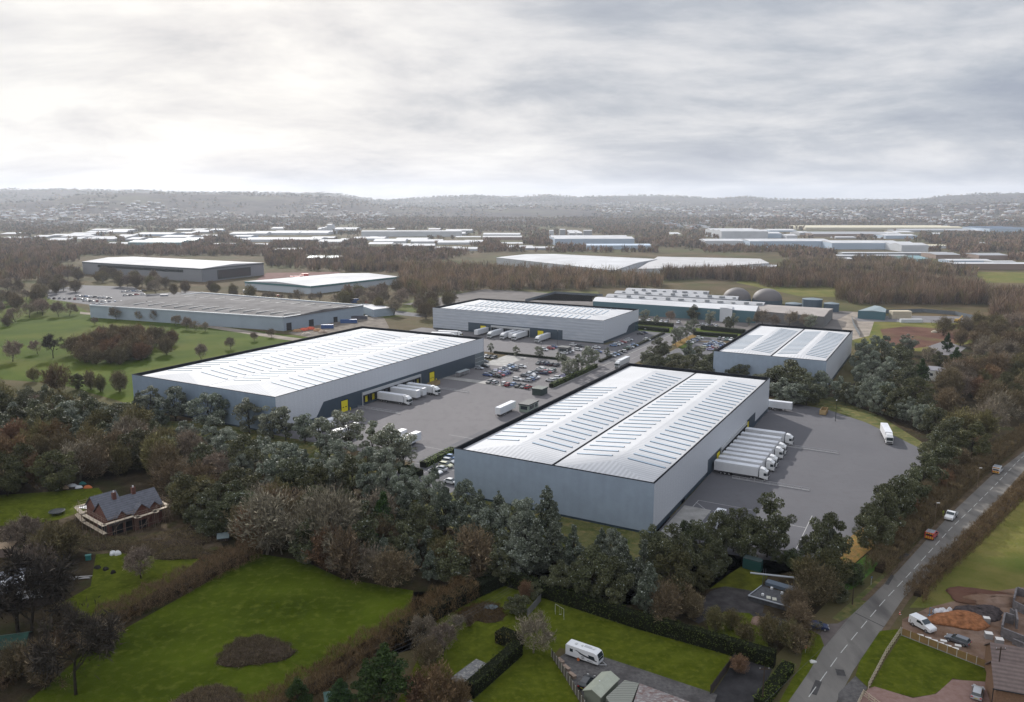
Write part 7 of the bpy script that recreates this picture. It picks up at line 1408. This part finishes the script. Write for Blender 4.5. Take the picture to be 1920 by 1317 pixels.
# --- woods as masses of small winter trees
class Wood:
    def __init__(s): s.P = []
def wood_mesh(name, label, pts, cols, hmin, hmax, nb, twig_w, seed, shape='bare', jitter=.4):
    """pts: (x, y, scale) - every tree a fan of upright twigs (or leaf clumps), merged in one object"""
    rs_ = np.random.RandomState(seed); n = len(pts); P = np.array([(p[0], p[1]) for p in pts]); Z = terrain(P[:,0], P[:,1]) if n else np.zeros(0)
    h = rs_.uniform(hmin*.8, hmax*1.12, n)*np.array([p[2] for p in pts]); dist = np.hypot(P[:,0], P[:,1]); cw = h*.36
    k = nb; t = rs_.rand(n,k)*6.283; r = np.sqrt(rs_.rand(n,k)); zz_ = rs_.rand(n,k)
    if shape == 'bare':
        bx_ = P[:,0:1] + cw[:,None]*r*np.cos(t)*.5; by_ = P[:,1:2] + cw[:,None]*r*np.sin(t)*.5; z0 = Z[:,None] + h[:,None]*zz_*.55
        tx = P[:,0:1] + cw[:,None]*r*np.cos(t)*(.6+.7*zz_); ty = P[:,1:2] + cw[:,None]*r*np.sin(t)*(.6+.7*zz_); z1 = z0 + h[:,None]*(.30+.16*rs_.rand(n,k))*(1.25-r*.5)
    else:
        u = rs_.normal(size=(n,k,3)); u /= np.linalg.norm(u, axis=2)[:,:,None]; rr = rs_.uniform(.5,1,(n,k)); bx_ = P[:,0:1] + cw[:,None]*u[:,:,0]*rr; by_ = P[:,1:2] + cw[:,None]*u[:,:,1]*rr; z0 = Z[:,None] + h[:,None]*(.5+.42*u[:,:,2]*rr); tx = bx_ + rs_.normal(size=(n,k))*h[:,None]*.08; ty = by_ + rs_.normal(size=(n,k))*h[:,None]*.08; z1 = z0 + h[:,None]*.13*rs_.uniform(.3,1,(n,k))
    A = np.stack([bx_,by_,z0],2).reshape(-1,3); B = np.stack([tx,ty,z1],2).reshape(-1,3); m = len(A); ang = rs_.rand(m)*6.283; wv = (twig_w*np.maximum(dist/700, .6))[:,None].repeat(k,1).reshape(-1)*rs_.uniform(.6,1.4,m); S = np.stack([np.cos(ang), np.sin(ang), 0*ang],1)*wv[:,None]
    V = np.stack([A-S, A+S, B+S*.5, B-S*.5],1).reshape(-1,3); ci_ = rs_.randint(0, len(cols), n); tc_ = np.array([c[0] for c in cols])[ci_][:,None,:]; tc2 = np.array([c[1] for c in cols])[ci_][:,None,:]; q = rs_.rand(n,k,1); T = (tc_*(1-q)+tc2*q).reshape(-1,3); T = np.repeat(T,4,0)
    me = npmesh(name, V, np.arange(4*m).reshape(-1,4), twig_m if shape == 'bare' else leaf_m, T); o = bpy.data.objects.new(name, me); link(o); tag(o, label, 'wood', None, 'stuff'); return o
def scatter(poly, n, seed, smin=.8, smax=1.2, obst=True):
    rs_ = np.random.RandomState(seed); PW = [G(*p)[:2] for p in poly]; x0, x1 = min(p[0] for p in PW), max(p[0] for p in PW); y0, y1 = min(p[1] for p in PW), max(p[1] for p in PW); out = []; t = 0
    while len(out) < n and t < n*30:
        t += 1; x = rs_.uniform(x0,x1); y = rs_.uniform(y0,y1)
        if not inpoly(x, y, PW): continue
        if n > 4000 and vnoise(np.array([x/150+seed]), np.array([y/150+9]), 50)[0] < .36: continue
        if obst:
            px, py = PJ(x, y)
            if any(a < px < b_ and c < py < d for a, b_, c, d in OBST): continue
        out.append((x, y, rs_.uniform(smin, smax)))
    return out
BRC = [((.11,.070,.040),(.28,.185,.115)), ((.135,.088,.056),(.32,.215,.145)), ((.10,.080,.036),(.24,.19,.10)), ((.15,.105,.078),(.36,.265,.20)), ((.06,.045,.032),(.15,.115,.085))]
GRC = [((.012,.020,.010),(.035,.048,.024)), ((.020,.026,.012),(.05,.055,.028))]
OBST += [(925,1460,474,512),(150,498,480,538),(455,750,510,560),(1100,1570,540,615),(1600,1860,572,640),(985,1130,549,568)]
# extra trees of the near woods that exceed the countable ones
if EXTRA: wood_mesh('woodland', 'farther trees of the near woods merged into the thickets', [(t[1], t[2], 1.0) for t in EXTRA], BRC+GRC, 8, 12, 300, .10, 4)
wood_mesh('woodland', 'brown winter plantation before the long white production halls', scatter([(700,545),(640,530),(650,505),(800,503),(930,511),(1150,520),(1240,528),(1240,545),(1110,546),(900,545),(780,556)], 1500, 1), BRC, 10, 15, 46, .16, 5)
wood_mesh('woodland', 'brown winter plantation behind the domes and the soil yard', scatter([(1240,528),(1320,524),(1420,530),(1440,546),(1490,560),(1590,566),(1600,574),(1700,575),(1800,580),(1930,600),(2000,605),(2000,570),(1850,560),(1840,545),(1700,532),(1500,522),(1400,518),(1250,518)], 2000, 2), BRC, 11, 16, 46, .16, 6)
wood_mesh('woodland', 'brown wood at the right beyond the soil yard', scatter([(1850,560),(2050,565),(2050,640),(1930,640),(1900,615),(1800,590),(1700,575),(1690,560)], 600, 22), BRC, 12, 16, 60, .14, 16)
wood_mesh('woodland', 'brown woods around the white-roofed hall at the left', scatter([(-60,478),(60,470),(160,462),(330,470),(500,478),(640,485),(760,492),(720,510),(640,512),(560,505),(495,500),(250,480),(150,489),(90,497),(150,515),(60,530),(-60,535)], 2000, 3), BRC, 9, 14, 44, .17, 7)
wood_mesh('woodland', 'brown woods between the production halls and the right edge', scatter([(1460,500),(1500,490),(1600,488),(1720,498),(1830,505),(1830,520),(1700,514),(1590,512),(1500,512)], 700, 9), BRC, 8, 13, 44, .17, 8)
wood_mesh('woodland', 'dark evergreen trees dotted over the far plain', scatter([(-60,478),(-60,425),(400,420),(900,420),(1400,420),(1980,425),(1980,500),(1700,480),(1500,480),(1200,478),(800,480),(400,470)], 1500, 12), GRC, 8, 14, 26, .35, 9, 'leaf')
wood_mesh('woodland', 'brown winter trees over the nearer half of the far plain', scatter([(-60,480),(-60,452),(400,448),(900,450),(1400,455),(1980,455),(1980,505),(1700,492),(1500,485),(1200,478),(800,500),(400,475)], 5500, 13), BRC, 8, 13, 24, .30, 10)
wood_mesh('woodland', 'brown winter trees over the farther half of the plain', scatter([(-60,456),(-60,418),(400,414),(900,413),(1400,414),(1980,418),(1980,458),(1500,460),(800,455),(400,450)], 12000, 14), BRC, 8, 13, 14, .42, 11)
# trees on the hill slopes
rs_ = np.random.RandomState(5); hp = []
while len(hp) < 22000:
    a_ = rs_.uniform(-R(40), R(40)); d_ = 3100 + 5200*rs_.rand()**.8; x, y = d_*math.sin(a_), d_*math.cos(a_)
    hp.append((x, y, rs_.uniform(.8,1.5)))
nz = fbm(np.array([p[0] for p in hp])/260, np.array([p[1] for p in hp])/260, 31); hp = [p for p, q in zip(hp, nz) if q > .45]
wood_mesh('woodland', 'woods covering the distant hills', hp, BRC[:3]+GRC+GRC, 9, 15, 9, .75, 12, 'leaf')

# unseen cloud bank added beyond the top of the view to shade the foreground
def shade_cloud(cx, cy, cz, parts_, seed):
    rs2 = np.random.RandomState(seed); bm_ = MB(); nu, nv = 20, 10
    for (dx, dy, dz, rx, ry, rz_) in parts_:
        V = []
        for j in range(nv+1):
            ph = -math.pi/2 + math.pi*j/nv
            for i in range(nu): t = 2*math.pi*i/nu; q = 1 + rs2.uniform(-.05,.05) + .08*math.sin(3*t+ph*4+dx); V.append((dx+rx*math.cos(t)*math.cos(ph)*q, dy+ry*math.sin(t)*math.cos(ph)*q, dz+rz_*math.sin(ph)*q))
        bm_.add(V, [(j*nu+i, j*nu+(i+1)%nu, (j+1)*nu+(i+1)%nu, (j+1)*nu+i) for j in range(nv) for i in range(nu)])
    o = bm_.obj('shade_cloud', mat('shade_cloud', (.8,.8,.82), 1.0), smooth=True); o.location = (cx, cy, cz); o['kind'] = 'structure'; return o
# sun direction in plan: shade at (x, y) comes from a cloud at (x,y) + alt/tan(el)*(sin az, cos az)
alt = 520; k_ = alt/math.tan(R(SUN_EL)); ox, oy = k_*math.sin(R(SUN_AZ)), k_*math.cos(R(SUN_AZ))
shade_cloud(ox, oy, alt, [(0,95,0,260,85,28),(-190,130,8,150,95,30),(120,70,5,130,70,24),(-60,60,10,180,70,36),(-330,150,0,160,110,30),(60,-30,0,300,110,34),(-250,20,0,240,120,30),(220,40,0,90,60,20)], 3)
# haze: one box of thin even air round everything
hz = MB().box(-14500, 14500, -1500, 14600, -6, 330).obj('haze', None if False else mat('haze_dummy', (1,1,1))); hz.data.materials.clear()
hm_ = bpy.data.materials.new('haze'); hm_.use_nodes = True; t = hm_.node_tree; t.nodes.clear(); pv = t.nodes.new('ShaderNodeVolumePrincipled'); pv.inputs['Density'].default_value = 8e-5; pv.inputs['Color'].default_value = (.84,.90,1,1); pv.inputs['Anisotropy'].default_value = .25; mo = t.nodes.new('ShaderNodeOutputMaterial'); t.links.new(pv.outputs[0], mo.inputs['Volume']); hz.data.materials.append(hm_); hz['kind'] = 'stuff'; hz['label'] = 'pale even haze over the whole landscape'
